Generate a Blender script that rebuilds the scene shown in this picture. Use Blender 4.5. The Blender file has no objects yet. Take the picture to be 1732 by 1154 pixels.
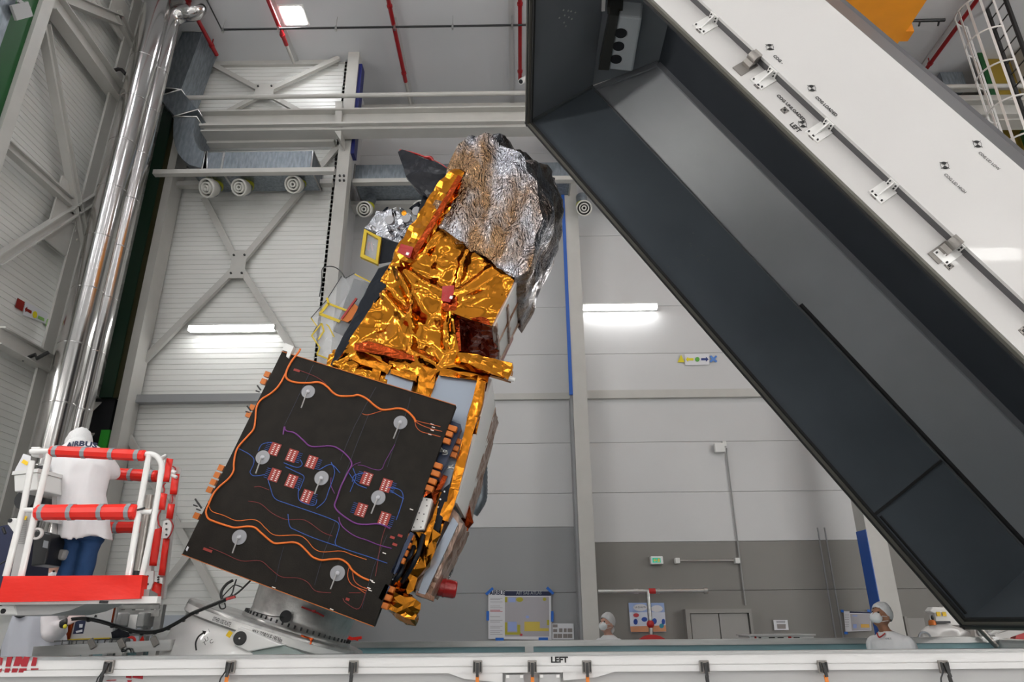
import bpy, bmesh, math, random
from mathutils import Vector as V, Matrix, noise, geometry
random.seed(7)
SC=bpy.context.scene; COL=SC.collection
# ---------------------------------------------------------------- camera
PX,PY,F=866.,577.,1179.
yd=V((14,-475,-F)).normalized(); zd=V((-26,2927,-F)); zd=(zd-zd.dot(yd)*yd).normalized(); xd=yd.cross(zd)
R=Matrix((xd,yd,zd)); C=V((0,0,1.65))
cd=bpy.data.cameras.new('camera'); cam=bpy.data.objects.new('camera',cd); COL.objects.link(cam)
M4=R.to_4x4(); M4.translation=C; cam.matrix_world=M4
cd.sensor_width=36; cd.lens=F/1732*36; cd.clip_start=.05; cd.clip_end=200
SC.camera=cam
def ray(x,y): return R@V((x-PX,PY-y,-F))
def P(x,y,Y): r=ray(x,y); return C+r*(Y/r.y)
def PXp(x,y,X): r=ray(x,y); return C+r*(X/r.x)
def PZ(x,y,Z): r=ray(x,y); return C+r*((Z-C.z)/r.z)
def PP(x,y,p0,n): r=ray(x,y); return C+r*((p0-C).dot(n)/r.dot(n))
# ---------------------------------------------------------------- materials
MATS={}
def mat(name,col,rough=.5,metal=0,bump=0,bscale=20,bstretch=(1,1,1),spec=.5,emit=None,estr=0,var=0,vscale=3,kind='noise',coat=0,alpha=1,col2=None,trans=0,detail=3):
    m=bpy.data.materials.new(name); m.use_nodes=True; nt=m.node_tree; N=nt.nodes; L=nt.links
    b=N['Principled BSDF']; b.inputs['Base Color'].default_value=(*col,1); b.inputs['Roughness'].default_value=rough
    b.inputs['Metallic'].default_value=metal; b.inputs['Specular IOR Level'].default_value=spec; b.inputs['Coat Weight'].default_value=coat
    b.inputs['Alpha'].default_value=alpha; b.inputs['Transmission Weight'].default_value=trans
    if emit: b.inputs['Emission Color'].default_value=(*emit,1); b.inputs['Emission Strength'].default_value=estr
    tc=N.new('ShaderNodeTexCoord'); mp=N.new('ShaderNodeMapping'); mp.inputs['Scale'].default_value=bstretch
    L.new(tc.outputs['Object'],mp.inputs['Vector'])
    if var or col2:
        n=N.new('ShaderNodeTexNoise'); n.inputs['Scale'].default_value=vscale; n.inputs['Detail'].default_value=4; L.new(mp.outputs[0],n.inputs['Vector'])
        r=N.new('ShaderNodeValToRGB'); e=r.color_ramp.elements
        c2=col2 if col2 else tuple(max(0,c*(1-var)) for c in col)
        e[0].position=.38; e[0].color=(*c2,1); e[1].position=.62; e[1].color=(*col,1)
        L.new(n.outputs[0],r.inputs[0]); L.new(r.outputs[0],b.inputs['Base Color'])
    if bump:
        bp=N.new('ShaderNodeBump'); bp.inputs['Strength'].default_value=bump; bp.inputs['Distance'].default_value=.02
        if kind=='noise':
            n=N.new('ShaderNodeTexNoise'); n.inputs['Scale'].default_value=bscale; n.inputs['Detail'].default_value=detail; L.new(mp.outputs[0],n.inputs['Vector']); o=n.outputs[0]
        else:
            w=N.new('ShaderNodeTexNoise'); w.inputs['Scale'].default_value=bscale*.4; L.new(mp.outputs[0],w.inputs['Vector'])
            mx=N.new('ShaderNodeMixRGB'); mx.blend_type='ADD'; mx.inputs[0].default_value=.35; L.new(mp.outputs[0],mx.inputs[1]); L.new(w.outputs[1],mx.inputs[2])
            n=N.new('ShaderNodeTexVoronoi'); n.inputs['Scale'].default_value=bscale; L.new(mx.outputs[0],n.inputs['Vector'])
            n2=N.new('ShaderNodeTexVoronoi'); n2.inputs['Scale'].default_value=bscale*2.7; L.new(mx.outputs[0],n2.inputs['Vector'])
            ad=N.new('ShaderNodeMath'); ad.operation='MULTIPLY_ADD'; ad.inputs[1].default_value=.35; L.new(n2.outputs['Distance'],ad.inputs[0]); L.new(n.outputs['Distance'],ad.inputs[2]); o=ad.outputs[0]
        L.new(o,bp.inputs['Height']); L.new(bp.outputs[0],b.inputs['Normal'])
    MATS[name]=m; return m
mat('steel_white',(.50,.49,.46),.42,bump=.02,bscale=8,var=.05)
mat('siding',(.74,.74,.71),.38,var=.06,vscale=.6,bstretch=(1,1,6),spec=.6)
mat('wall_panel',(.57,.57,.57),.5,var=.03,vscale=.5)
mat('wall_grey_cool',(.30,.305,.31),.55,var=.04,vscale=.5)
mat('wall_grey_warm',(.215,.205,.19),.55,var=.05,vscale=.6)
mat('wall_lower_blue',(.42,.45,.49),.4)
mat('ceiling_paint',(.62,.625,.64),.7,var=.03,vscale=.4)
mat('ceiling_joint',(.50,.50,.50),.6)
mat('floor_resin',(.66,.66,.66),.3,var=.05,vscale=.5)
mat('green_paint',(.002,.075,.012),.5); mat('green_dark',(.001,.022,.008),.5); mat('olive_paint',(.028,.024,.003),.5); mat('green_bright',(.03,.35,.03),.45)
mat('blue_paint',(.02,.10,.42),.45); mat('navy_paint',(.01,.015,.13),.45)
mat('black_matte',(.008,.009,.012),.6); mat('black_plastic',(.015,.016,.018),.35)
mat('dark_steel',(.05,.05,.05),.4,metal=.6)
mat('stainless_pipe',(.52,.51,.50),.16,metal=1)
mat('galvanised',(.27,.305,.34),.42,metal=.7,var=.28,vscale=5,bstretch=(4,4,1),bump=.05,bscale=9)
mat('aluminium',(.62,.62,.61),.28,metal=1,var=.15,vscale=2,bstretch=(1,1,8))
mat('aluminium_cast',(.45,.445,.43),.36,metal=.85,var=.3,vscale=5,bump=.1,bscale=25)
mat('red_pipe',(.30,.004,.008),.4); mat('yellow_crane',(.80,.29,.008),.45,var=.05); mat('crane_highlight',(.95,.55,.08),.4)
mat('yellow_olive',(.30,.20,.02),.5)
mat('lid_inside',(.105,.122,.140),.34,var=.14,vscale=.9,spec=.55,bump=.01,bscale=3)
mat('lid_inside_lit',(.235,.243,.26),.32,var=.1,vscale=.8,spec=.55)  # same lining, lightened to paint in the wall light caught by the slopes
mat('lid_inside_half_lit',(.20,.215,.235),.36,var=.1,vscale=.9); mat('lid_inside_shaded',(.05,.056,.066),.6,var=.12,vscale=.9,spec=.2)  # copies of the lining tone: lighter for lit end walls, darker for shaded roof
mat('lid_trim',(.12,.13,.135),.35)
mat('lid_gasket',(.13,.125,.105),.55); mat('gasket_dark',(.028,.028,.028),.6)
mat('lid_white',(.60,.585,.57),.22,coat=.3,var=.02,vscale=1)
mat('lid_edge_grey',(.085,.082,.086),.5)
mat('container_white',(.72,.71,.70),.3,coat=.3,var=.02)
mat('container_grey',(.47,.465,.46),.4); mat('container_teal',(.22,.37,.40),.35,var=.1,vscale=1.5)
mat('container_dark',(.045,.055,.06),.4)
mat('ac_white',(.55,.58,.60),.4); mat('ac_bracket',(.085,.085,.075),.35,metal=.7)
mat('latch_steel',(.30,.28,.26),.35,metal=.8,bump=.2,bscale=60); mat('bracket_grey',(.30,.30,.29),.4)
mat('red_vinyl',(.80,.016,.006),.38,bump=.12,bscale=9,bstretch=(1,1,3),spec=.5)
mat('red_dull',(.45,.02,.02),.4); mat('strap_grey',(.27,.29,.31),.6); mat('orange_strap',(.75,.22,.03),.6)
mat('white_tube',(.78,.77,.75),.3,coat=.3); mat('white_plastic',(.70,.70,.68),.35)
mat('coat_white',(.78,.77,.78),.75,bump=.6,bscale=6,bstretch=(1.5,1.5,.7),detail=2); mat('coat_grey',(.47,.48,.53),.8,bump=.25,bscale=7)
mat('coat_sleeve',(.74,.70,.71),.75,bump=.3,bscale=9)
mat('cap_white',(.70,.70,.70),.8,bump=.5,bscale=40); mat('mask_white',(.78,.79,.80),.7)
mat('jeans',(.012,.055,.16),.8,bump=.35,bscale=14); mat('skin',(.36,.17,.10),.5); mat('skin_light',(.60,.33,.25),.5); mat('glove',(.70,.55,.53),.6)
mat('eye_dark',(.02,.012,.01),.3); mat('shoe_white',(.5,.5,.5),.6)
mat('text_navy',(.012,.018,.06),.6); mat('text_black',(.01,.01,.01),.5); mat('stencil_red',(.35,.01,.02),.6)
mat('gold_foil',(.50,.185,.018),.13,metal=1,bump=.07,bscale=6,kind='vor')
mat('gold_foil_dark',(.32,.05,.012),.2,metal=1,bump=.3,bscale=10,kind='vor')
mat('gold_strip',(.47,.165,.015),.2,metal=1,bump=.15,bscale=8,kind='vor')
mat('silver_foil',(.42,.43,.46),.2,metal=1,bump=.4,bscale=16,kind='vor')
mat('silver_bag',(.44,.45,.49),.17,metal=1,bump=.75,bscale=22,bstretch=(1,1,.5),kind='vor',col2=(.25,.155,.085),vscale=3.6)
mat('black_bag',(.006,.007,.011),.28,bump=.3,bscale=7,kind='vor',spec=.25)
mat('black_film',(.005,.008,.014),.38,bump=.2,bscale=8,kind='vor',spec=.2)
mat('brown_film',(.45,.33,.27),.3,metal=.4,bump=.3,bscale=22,bstretch=(1,1,.4),kind='vor',col2=(.22,.10,.05),vscale=8)
mat('radiator',(.27,.31,.37),.3,metal=.4); mat('radiator_white',(.82,.80,.77),.35,bump=.05,bscale=10)
mat('panel_brown',(.017,.014,.011),.6,var=.25,vscale=9,bump=.12,bscale=90,spec=.15)
mat('kapton',(.50,.13,.012),.4,metal=.2); mat('yellow_tape',(.55,.39,.01),.5)
mat('wire_orange',(.72,.15,.012),.5); mat('wire_orange_dark',(.55,.10,.02),.5); mat('wire_blue',(.03,.10,.40),.5); mat('wire_purple',(.16,.03,.20),.5); mat('wire_dark',(.03,.035,.06),.5)
mat('wire_red',(.20,.02,.02),.5); mat('heater_red',(.30,.025,.015),.5); mat('white_dot',(.85,.80,.75),.5)
mat('disc_grey',(.27,.27,.285),.4,metal=.3); mat('hub_white',(.45,.45,.48),.3); mat('pin_grey',(.32,.31,.30),.4)
mat('dark_blue_board',(.01,.022,.06),.4); mat('red_cover',(.36,.012,.012),.25,coat=.5,bump=.4,bscale=20)
mat('clear_film',(.8,.82,.84),.12,alpha=.28,bump=.15,bscale=9,kind='vor')
mat('ring_metal',(.48,.475,.46),.34,metal=.55,var=.35,vscale=6,bump=.15,bscale=20)
mat('trolley_white',(.80,.79,.77),.28,coat=.3,var=.03); mat('trolley_cream',(.60,.56,.52),.35)
mat('rubber_black',(.02,.02,.02),.5); mat('sticker_yellow',(.85,.55,.01),.5); mat('green_grey',(.30,.36,.34),.5)
mat('paper',(.70,.70,.73),.6); mat('paper_grey',(.40,.385,.41),.6); mat('tape_blue',(.01,.13,.55),.5); mat('paper_yellow',(.60,.46,.08),.6); mat('paper_orange',(.72,.42,.08),.6); mat('paper_blue',(.30,.38,.68),.6); mat('paper_olive',(.40,.36,.03),.6)
mat('poster_sky',(.33,.44,.72),.5); mat('poster_cloud',(.62,.66,.75),.5); mat('poster_ground',(.62,.28,.14),.5); mat('poster_blue',(.02,.07,.35),.5); mat('poster_teal',(.02,.25,.35),.5); mat('poster_red',(.5,.05,.06),.5); mat('photo_dark',(.06,.05,.05),.6); mat('photo_mid',(.25,.22,.21),.6)
mat('sign_green',(.02,.30,.20),.4,emit=(.02,.35,.22),estr=.6); mat('sign_yellow',(.75,.6,.1),.4); mat('sign_case',(.75,.76,.75),.4)
mat('mark_yellow',(.72,.62,.02),.5); mat('mark_green',(.10,.38,.05),.5); mat('mark_navy',(.01,.03,.18),.5); mat('mark_blue',(.08,.22,.60),.5); mat('mark_red',(.25,.01,.005),.5); mat('mark_lime',(.25,.50,.12),.5)
mat('door_grey',(.30,.29,.275),.5); mat('door_frame_grey',(.27,.26,.24),.45)
mat('light_tube',(1,1,1),.5,emit=(1,1,1),estr=18); mat('lamp_panel',(1,1,1),.5,emit=(.95,.97,1),estr=40); mat('fill_panel',(1,1,1),.5,emit=(1,.98,.95),estr=15); mat('fill_panel_strong',(1,1,1),.5,emit=(1,.98,.95),estr=42)
mat('nozzle_white',(.58,.57,.53),.45); mat('collar_yellow',(.42,.42,.02),.5)
mat('wire_mesh',(.09,.09,.09),.4,metal=.6)
# ---------------------------------------------------------------- mesh builder
class MB:
    def __init__(s): s.v=[]; s.f=[]; s.mi=[]; s.m=0; s.sm=[]; s.smooth=False
    def add(s,vs,fs,smooth=None):
        o=len(s.v); s.v+= [V(p) for p in vs]
        for f in fs: s.f.append([o+i for i in f]); s.mi.append(s.m); s.sm.append(s.smooth if smooth is None else smooth)
        return s
    def obox(s,p0,p1,w,h,up=V((0,0,1))):       # beam with rectangular section w (sideways) x h (along up)
        p0=V(p0);p1=V(p1);d=(p1-p0).normalized(); side=d.cross(V(up))
        if side.length<1e-5: side=d.cross(V((0,1,0)))
        side.normalize(); u=side.cross(d).normalized()
        a=side*w/2;b=u*h/2
        vs=[p0-a-b,p0+a-b,p0+a+b,p0-a+b,p1-a-b,p1+a-b,p1+a+b,p1-a+b]
        return s.add(vs,[(0,3,2,1),(4,5,6,7),(0,1,5,4),(1,2,6,5),(2,3,7,6),(3,0,4,7)],False)
    def box(s,x0,x1,y0,y1,z0,z1):
        vs=[(x0,y0,z0),(x1,y0,z0),(x1,y1,z0),(x0,y1,z0),(x0,y0,z1),(x1,y0,z1),(x1,y1,z1),(x0,y1,z1)]
        return s.add(vs,[(0,3,2,1),(4,5,6,7),(0,1,5,4),(1,2,6,5),(2,3,7,6),(3,0,4,7)],False)
    def prism(s,poly,ext):
        poly=[V(p) for p in poly]; ext=V(ext); n=len(poly)
        nr=V((0,0,0))
        for i in range(n): nr+=poly[i].cross(poly[(i+1)%n])
        if nr.dot(ext)>0: poly=poly[::-1]
        vs=poly+[p+ext for p in poly]
        return s.add(vs,[tuple(range(n)),tuple(range(2*n-1,n-1,-1))]+[(i,i+n,(i+1)%n+n,(i+1)%n) for i in range(n)],False)
    def hbeam(s,p0,p1,dep,wid,tf=.02,up=V((0,0,1))):
        p0=V(p0);p1=V(p1);d=(p1-p0).normalized(); side=d.cross(V(up)).normalized(); u=side.cross(d).normalized()
        for k in (-1,1): s.obox(p0+u*k*(dep-tf)/2,p1+u*k*(dep-tf)/2,wid,tf,u)
        return s.obox(p0,p1,tf,dep-2*tf,u)
    def tube(s,pts,r,n=10,cap=True,closed=False):
        pts=[V(p) for p in pts]; m=len(pts); rs=r if isinstance(r,(list,tuple)) else [r]*m
        t0=(pts[1]-pts[0]).normalized(); a=t0.orthogonal().normalized(); vs=[]
        for i in range(m):
            if closed: t=(pts[(i+1)%m]-pts[i-1]).normalized()
            else: t=(pts[min(i+1,m-1)]-pts[max(i-1,0)]).normalized()
            a=(a-t*a.dot(t)).normalized(); b=t.cross(a)
            for k in range(n): q=2*math.pi*k/n; vs.append(pts[i]+(a*math.cos(q)+b*math.sin(q))*rs[i])
        fs=[]; mm=m if closed else m-1
        for i in range(mm):
            for k in range(n): j=(i+1)%m; fs.append((i*n+k,i*n+(k+1)%n,j*n+(k+1)%n,j*n+k))
        s.add(vs,fs,True)
        if cap and not closed:
            s.add([vs[k] for k in range(n)],[tuple(range(n-1,-1,-1))],False); s.add([vs[(m-1)*n+k] for k in range(n)],[tuple(range(n))],False)
        return s
    def lathe(s,prof,o,ax,n=32,smooth=True,cap=True,a0=0,a1=2*math.pi):
        o=V(o);ax=V(ax).normalized();a=ax.orthogonal().normalized();b=ax.cross(a);vs=[];full=abs(a1-a0-2*math.pi)<1e-6
        nn=n if full else n+1
        for (r,h) in prof:
            for k in range(nn): q=a0+(a1-a0)*k/n; vs.append(o+ax*h+(a*math.cos(q)+b*math.sin(q))*r)
        fs=[]
        for i in range(len(prof)-1):
            for k in range(n): k2=(k+1)%nn; fs.append((i*nn+k,i*nn+k2,(i+1)*nn+k2,(i+1)*nn+k))
        k0=len(s.sm); s.add(vs,fs,smooth)
        for i in range(len(prof)-1):
            if abs(prof[i][1]-prof[i+1][1])<1e-6:
                for k in range(n): s.sm[k0+i*n+k]=False
        if cap and full:
            if prof[0][0]>1e-4: s.add(vs[:nn],[tuple(range(nn-1,-1,-1))],False)
            if prof[-1][0]>1e-4: s.add(vs[-nn:],[tuple(range(nn))],False)
        return s
    def ell(s,c,rx,ry,rz,rot=None,n=16,m=10):
        c=V(c); vs=[];rot=rot or Matrix.Identity(3)
        for i in range(m+1):
            t=math.pi*i/m
            for k in range(n): q=2*math.pi*k/n; vs.append(c+rot@V((rx*math.sin(t)*math.cos(q),ry*math.sin(t)*math.sin(q),rz*math.cos(t))))
        return s.add(vs,[(i*n+k,i*n+(k+1)%n,(i+1)*n+(k+1)%n,(i+1)*n+k)[::-1] for i in range(m) for k in range(n)],True)
    def loft(s,rings,n=20,cap=True):           # rings: (centre, rx, ry[, rot matrix])
        vs=[]
        for rg in rings:
            c=V(rg[0]); rot=rg[3] if len(rg)>3 else Matrix.Identity(3)
            for k in range(n): q=2*math.pi*k/n; vs.append(c+rot@V((rg[1]*math.cos(q),rg[2]*math.sin(q),0)))
        m=len(rings); s.add(vs,[(i*n+k,i*n+(k+1)%n,(i+1)*n+(k+1)%n,(i+1)*n+k) for i in range(m-1) for k in range(n)],True)
        if cap: s.add(vs[:n],[tuple(range(n-1,-1,-1))],True); s.add(vs[-n:],[tuple(range(n))],True)
        return s
    def build(s,name,ms,parent=None,label=None,origin=None,bevel=0,**kw):
        if isinstance(ms,str): ms=[ms]
        me=bpy.data.meshes.new(name)
        if parent is not None: o0=wloc(parent)
        elif origin is not None: o0=V(origin)
        else:
            xs=[p.x for p in s.v]; ys=[p.y for p in s.v]; zs=[p.z for p in s.v]
            o0=V(((min(xs)+max(xs))/2,(min(ys)+max(ys))/2,min(zs)))
        me.from_pydata([p-o0 for p in s.v],[],s.f); me.update()
        for m in ms: me.materials.append(MATS[m])
        for i,p in enumerate(me.polygons): p.material_index=s.mi[i]; p.use_smooth=s.sm[i]
        ob=bpy.data.objects.new(name,me); COL.objects.link(ob)
        if parent is not None:
            ob.parent=parent; ob['w']=list(o0)
            ob.location=(0,0,0)
        else: ob.location=o0; ob['w']=list(o0)
        if bevel:
            bv=ob.modifiers.new('bevel','BEVEL'); bv.width=bevel; bv.segments=2; bv.limit_method='ANGLE'; bv.angle_limit=math.radians(40)
        if label and parent is not None: ob['label']=label
        return ob
def _each(s,name,ms,parent=None,**kw):
    # one object per separate piece
    n=len(s.v); par=list(range(n))
    def fd(a):
        while par[a]!=a: par[a]=par[par[a]]; a=par[a]
        return a
    for f in s.f:
        for k in f[1:]: par[fd(k)]=fd(f[0])
    comp={}
    for i,f in enumerate(s.f): comp.setdefault(fd(f[0]),[]).append(i)
    bb=[]
    for c,fs in comp.items():
        vs=[s.v[k] for i in fs for k in s.f[i]]
        bb.append([[min(v[a] for v in vs)-.001 for a in range(3)],[max(v[a] for v in vs)+.001 for a in range(3)],fs])
    ch=True
    while ch:
        ch=False
        for i in range(len(bb)):
            for j in range(i+1,len(bb)):
                if all(bb[i][0][a]<=bb[j][1][a] and bb[j][0][a]<=bb[i][1][a] for a in range(3)):
                    bb[i]=[[min(bb[i][0][a],bb[j][0][a]) for a in range(3)],[max(bb[i][1][a],bb[j][1][a]) for a in range(3)],bb[i][2]+bb[j][2]]; bb.pop(j); ch=True; break
            if ch: break
    out=[]
    for lo,hi,fs in bb:
        m=MB(); mp={}
        for i in sorted(fs):
            g=[]
            for k in s.f[i]:
                if k not in mp: mp[k]=len(m.v); m.v.append(s.v[k].copy())
                g.append(mp[k])
            m.f.append(g); m.mi.append(s.mi[i]); m.sm.append(s.sm[i])
        out.append(m.build(name,ms,parent,**kw))
    return out
MB.each=_each
def wloc(o): return V(o['w'])
def tag(o,label=None,cat=None,group=None,kind=None):
    if label: o['label']=label
    if cat: o['category']=cat
    if group: o['group']=group
    if kind: o['kind']=kind
    return o
def thing(name,label,cat,loc,group=None):
    o=bpy.data.objects.new(name,None); COL.objects.link(o); o.location=V(loc); o['w']=list(V(loc)); o.empty_display_size=.1
    return tag(o,label,cat,group)
def struct(name,mb,m,**k):
    o=mb.build(name,m,**k); o['kind']='structure'; return o
def copy_tree(o,parent=None):
    c=o.copy(); COL.objects.link(c)
    if parent is not None: c.parent=parent
    for ch in list(o.children): copy_tree(ch,c)
    return c
def catmull(pts,k=6,closed=False):
    pts=[V(p) for p in pts]; n=len(pts); out=[]
    rng=n if closed else n-1
    for i in range(rng):
        if closed: p0,p1,p2,p3=pts[i-1],pts[i],pts[(i+1)%n],pts[(i+2)%n]
        else: p0,p1,p2,p3=pts[max(i-1,0)],pts[i],pts[i+1],pts[min(i+2,n-1)]
        for j in range(k):
            t=j/k; out.append(.5*((2*p1)+(p2-p0)*t+(2*p0-5*p1+4*p2-p3)*t*t+(3*p1-p0-3*p2+p3)*t**3))
    if not closed: out.append(pts[-1])
    return out
def text_geo(txt,size=1,spacing=1,shear=0,bold=0):
    cu=bpy.data.curves.new('t','FONT'); cu.body=txt; cu.size=size; cu.space_character=spacing; cu.shear=shear; cu.offset=bold; cu.resolution_u=2
    ob=bpy.data.objects.new('t',cu); COL.objects.link(ob)
    dg=bpy.context.evaluated_depsgraph_get(); me=bpy.data.meshes.new_from_object(ob.evaluated_get(dg))
    vs=[tuple(v.co) for v in me.vertices]; fs=[tuple(p.vertices) for p in me.polygons]
    bpy.data.objects.remove(ob); bpy.data.curves.remove(cu); bpy.data.meshes.remove(me)
    return vs,fs
def text_mb(mb,txt,cap,o,ax,up,align='l',spacing=1,bold=0,width=None,shear=0,fn=None):
    vs,fs=text_geo(txt,cap/.70,spacing,shear,bold*cap); 
    if not vs: return mb
    x1=max(v[0] for v in vs); x0=min(v[0] for v in vs); sx=1 if width is None else width/(x1-x0)
    off=-(x0+x1)/2 if align=='c' else -x0
    o=V(o);ax=V(ax).normalized();up=V(up).normalized()
    if fn: return mb.add([fn((v[0]+off)*sx,v[1]) for v in vs],fs,False)
    return mb.add([o+ax*(v[0]+off)*sx+up*v[1] for v in vs],fs,False)
# crumple: faceted folds
_W={}
def crum(p,sc=1,seed=0):
    """sum of warped triangle waves: flat facets meeting in sharp creases"""
    if seed not in _W:
        r=random.Random(seed*77+5); L=[]
        for k in range(7):
            d=V((r.gauss(0,1),r.gauss(0,1)*.6,r.gauss(0,1))).normalized(); L.append((d,(.22+1.1*r.random()**2),r.random(),(1,1,.8,.8,.6,.5,.4)[k]))
        _W[seed]=L
    w=noise.noise(p*1.1*sc)*.5; t=0
    for d,l,ph,a in _W[seed]:
        u=(p.dot(d)*sc/l+ph+w)%1.0; t+=a*l*(1-4*abs(u-.5))
    g=noise.noise(p*.9*sc+V((0,seed*1.3,3)))
    return t*.15*(1+.8*g)
def sheet(poly,depth,step=.05,amp=.03,sc=1,seed=0,ax=None,relief=None,edge=.0):
    """crumpled sheet over a planar polygon (list of 3-D points in a Y=const plane), given real thickness towards +Y"""
    Y=sum(p.y for p in poly)/len(poly); pts=[]; n=len(poly); b2=[]
    for i in range(n):
        a,b=poly[i],poly[(i+1)%n]; k=max(1,int((b-a).length/step))
        for j in range(k): q=a+(b-a)*(j/k); b2.append((q.x,q.z))
    nb=len(b2); xs=[p[0] for p in b2]; zs=[p[1] for p in b2]
    x=min(xs); r=random.Random(seed)
    def inside(px,pz):
        c=False; j=nb-1
        for i in range(nb):
            xi,zi=b2[i]; xj,zj=b2[j]
            if (zi>pz)!=(zj>pz) and px<(xj-xi)*(pz-zi)/(zj-zi)+xi: c=not c
            j=i
        return c
    inn=[]
    while x<max(xs):
        z=min(zs)
        while z<max(zs):
            px=x+r.uniform(-.4,.4)*step; pz=z+r.uniform(-.4,.4)*step
            if inside(px,pz) and min((px-q[0])**2+(pz-q[1])**2 for q in b2)>(step*.55)**2: inn.append((px,pz))
            z+=step
        x+=step
    allp=[V(q) for q in b2+inn]
    res=geometry.delaunay_2d_cdt(allp,[],[list(range(nb))],1,1e-6)
    vs2,fs=res[0],res[2]
    out=[]
    for i,q in enumerate(vs2):
        h=amp*crum(V((q.x,0,q.y)),sc,seed)
        if relief: h+=relief(q.x,q.y)
        if i<nb: h*=edge
        out.append(V((q.x,Y-h,q.y)))
    mb=MB(); mb.add(out,[tuple(f) if _fn(out,f)<0 else tuple(f)[::-1] for f in fs],True)
    m=len(out)
    ring=[out[i] for i in range(nb)]; back=[V((q.x,Y+depth,q.z)) for q in ring]
    ar=sum(ring[i].x*ring[(i+1)%nb].z-ring[(i+1)%nb].x*ring[i].z for i in range(nb))
    if ar<0: ring=ring[::-1]; back=back[::-1]
    mb.add(ring+back,[(i,i+nb,(i+1)%nb+nb,(i+1)%nb) for i in range(nb)]+[tuple(range(2*nb-1,nb-1,-1))],False)
    return mb
def _fn(vs,f):
    a,b,c=vs[f[0]],vs[f[1]],vs[f[2]]; return (b-a).cross(c-a).y
def hull(points,amp=.02,sc=1,seed=0,cut=.08,smooth=None,flatax=None,warp=None,stretch=None):
    bm=bmesh.new()
    for p in points: bm.verts.new(p)
    r=bmesh.ops.convex_hull(bm,input=bm.verts)
    bmesh.ops.delete(bm,geom=[g for g in set(r['geom_interior']+r['geom_unused']) if isinstance(g,bmesh.types.BMVert)],context='VERTS')
    bmesh.ops.dissolve_limit(bm,angle_limit=.01,verts=bm.verts,edges=bm.edges); bmesh.ops.triangulate(bm,faces=bm.faces)
    for it in range(7):
        es=[e for e in bm.edges if e.calc_length()>cut*1.6]
        if not es: break
        bmesh.ops.subdivide_edges(bm,edges=es,cuts=1); bmesh.ops.triangulate(bm,faces=[f for f in bm.faces if len(f.verts)>3])
    bmesh.ops.recalc_face_normals(bm,faces=bm.faces); bm.normal_update()
    mv=[(v,v.normal.copy()) for v in bm.verts]
    for v,nn in mv:
        p=v.co.copy()
        pc=p-stretch*p.dot(stretch)*.6 if stretch else p
        v.co=p+nn*amp*crum(pc,sc,seed)
        if warp: v.co+=warp(p,nn)
    if smooth is None: smooth=False
    mb=MB(); bm.verts.index_update()
    mb.add([v.co.copy() for v in bm.verts],[tuple(v.index for v in f.verts) for f in bm.faces],smooth); bm.free()
    return mb
def fuse(mb,name,m,parent,voxel=.015,sm=4,label=None):
    """fuse overlapping lofts into one continuous surface"""
    ob=mb.build(name+'_tmp',m,parent)
    rm=ob.modifiers.new('r','REMESH'); rm.mode='VOXEL'; rm.voxel_size=voxel; rm.use_smooth_shade=True
    s=ob.modifiers.new('s','SMOOTH'); s.factor=.6; s.iterations=sm
    dg=bpy.context.evaluated_depsgraph_get(); dg.update(); me=bpy.data.meshes.new_from_object(ob.evaluated_get(dg))
    me.name=name; o2=bpy.data.objects.new(name,me); COL.objects.link(o2); o2.parent=parent; o2['w']=list(wloc(parent))
    bpy.data.objects.remove(ob)
    if label: o2['label']=label
    return o2
EXPO=0.25
# ================================================================ HALL
ZC=13.7; YL=12.5; YR=14.0; XL=-8.0; XS=-3.75; XR=15.5; YB=-9.0
mb=MB(); mb.box(XL-.2,XR+.2,YB,YR+.3,-.1,0); struct('floor',mb,'floor_resin')
mb=MB(); mb.box(XL-.2,XR+.2,YB,YR+.3,ZC,ZC+.2); struct('ceiling',mb,'ceiling_paint')
def siding_profile(z0,z1,per=.108,g=.010,w=.009):
    pr=[]; z=z0
    while z<z1:
        pr+= [(z,g),(z+w,g),(z+w+.004,0),(min(z+per-.004,z1),0)]; z+=per
    return pr
# left back wall (fine horizontal siding)
mb=MB(); pr=siding_profile(1.85,ZC)
vs=[];n=len(pr)
for (z,d) in pr: vs+=[(XL,YL+d,z),(XS,YL+d,z)]
mb.add(vs,[(2*i,2*i+1,2*i+3,2*i+2) for i in range(n-1)],False); mb.box(XL-.2,XS,YL+.02,YL+.25,0,ZC)
mb.m=1; mb.box(XL,XS,YL-.02,YL+.02,0,1.8); 
for x in (-6.9,-6.2,-5.3,-4.6): mb.box(x,x+.015,YL-.025,YL,0,1.8)
struct('wall_back_left',mb,['siding','wall_lower_blue'])
# left wall
mb=MB(); vs=[]
for (z,d) in pr: vs+=[(XL-d,YB,z),(XL-d,YL,z)]
mb.add(vs,[(2*i,2*i+1,2*i+3,2*i+2)[::-1] for i in range(n-1)],False); mb.box(XL-.25,XL-.02,YB,YL,0,ZC); mb.m=1; mb.box(XL-.02,XL+.02,YB,YL,0,1.8)
struct('wall_left',mb,['siding','wall_lower_blue'])
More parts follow.
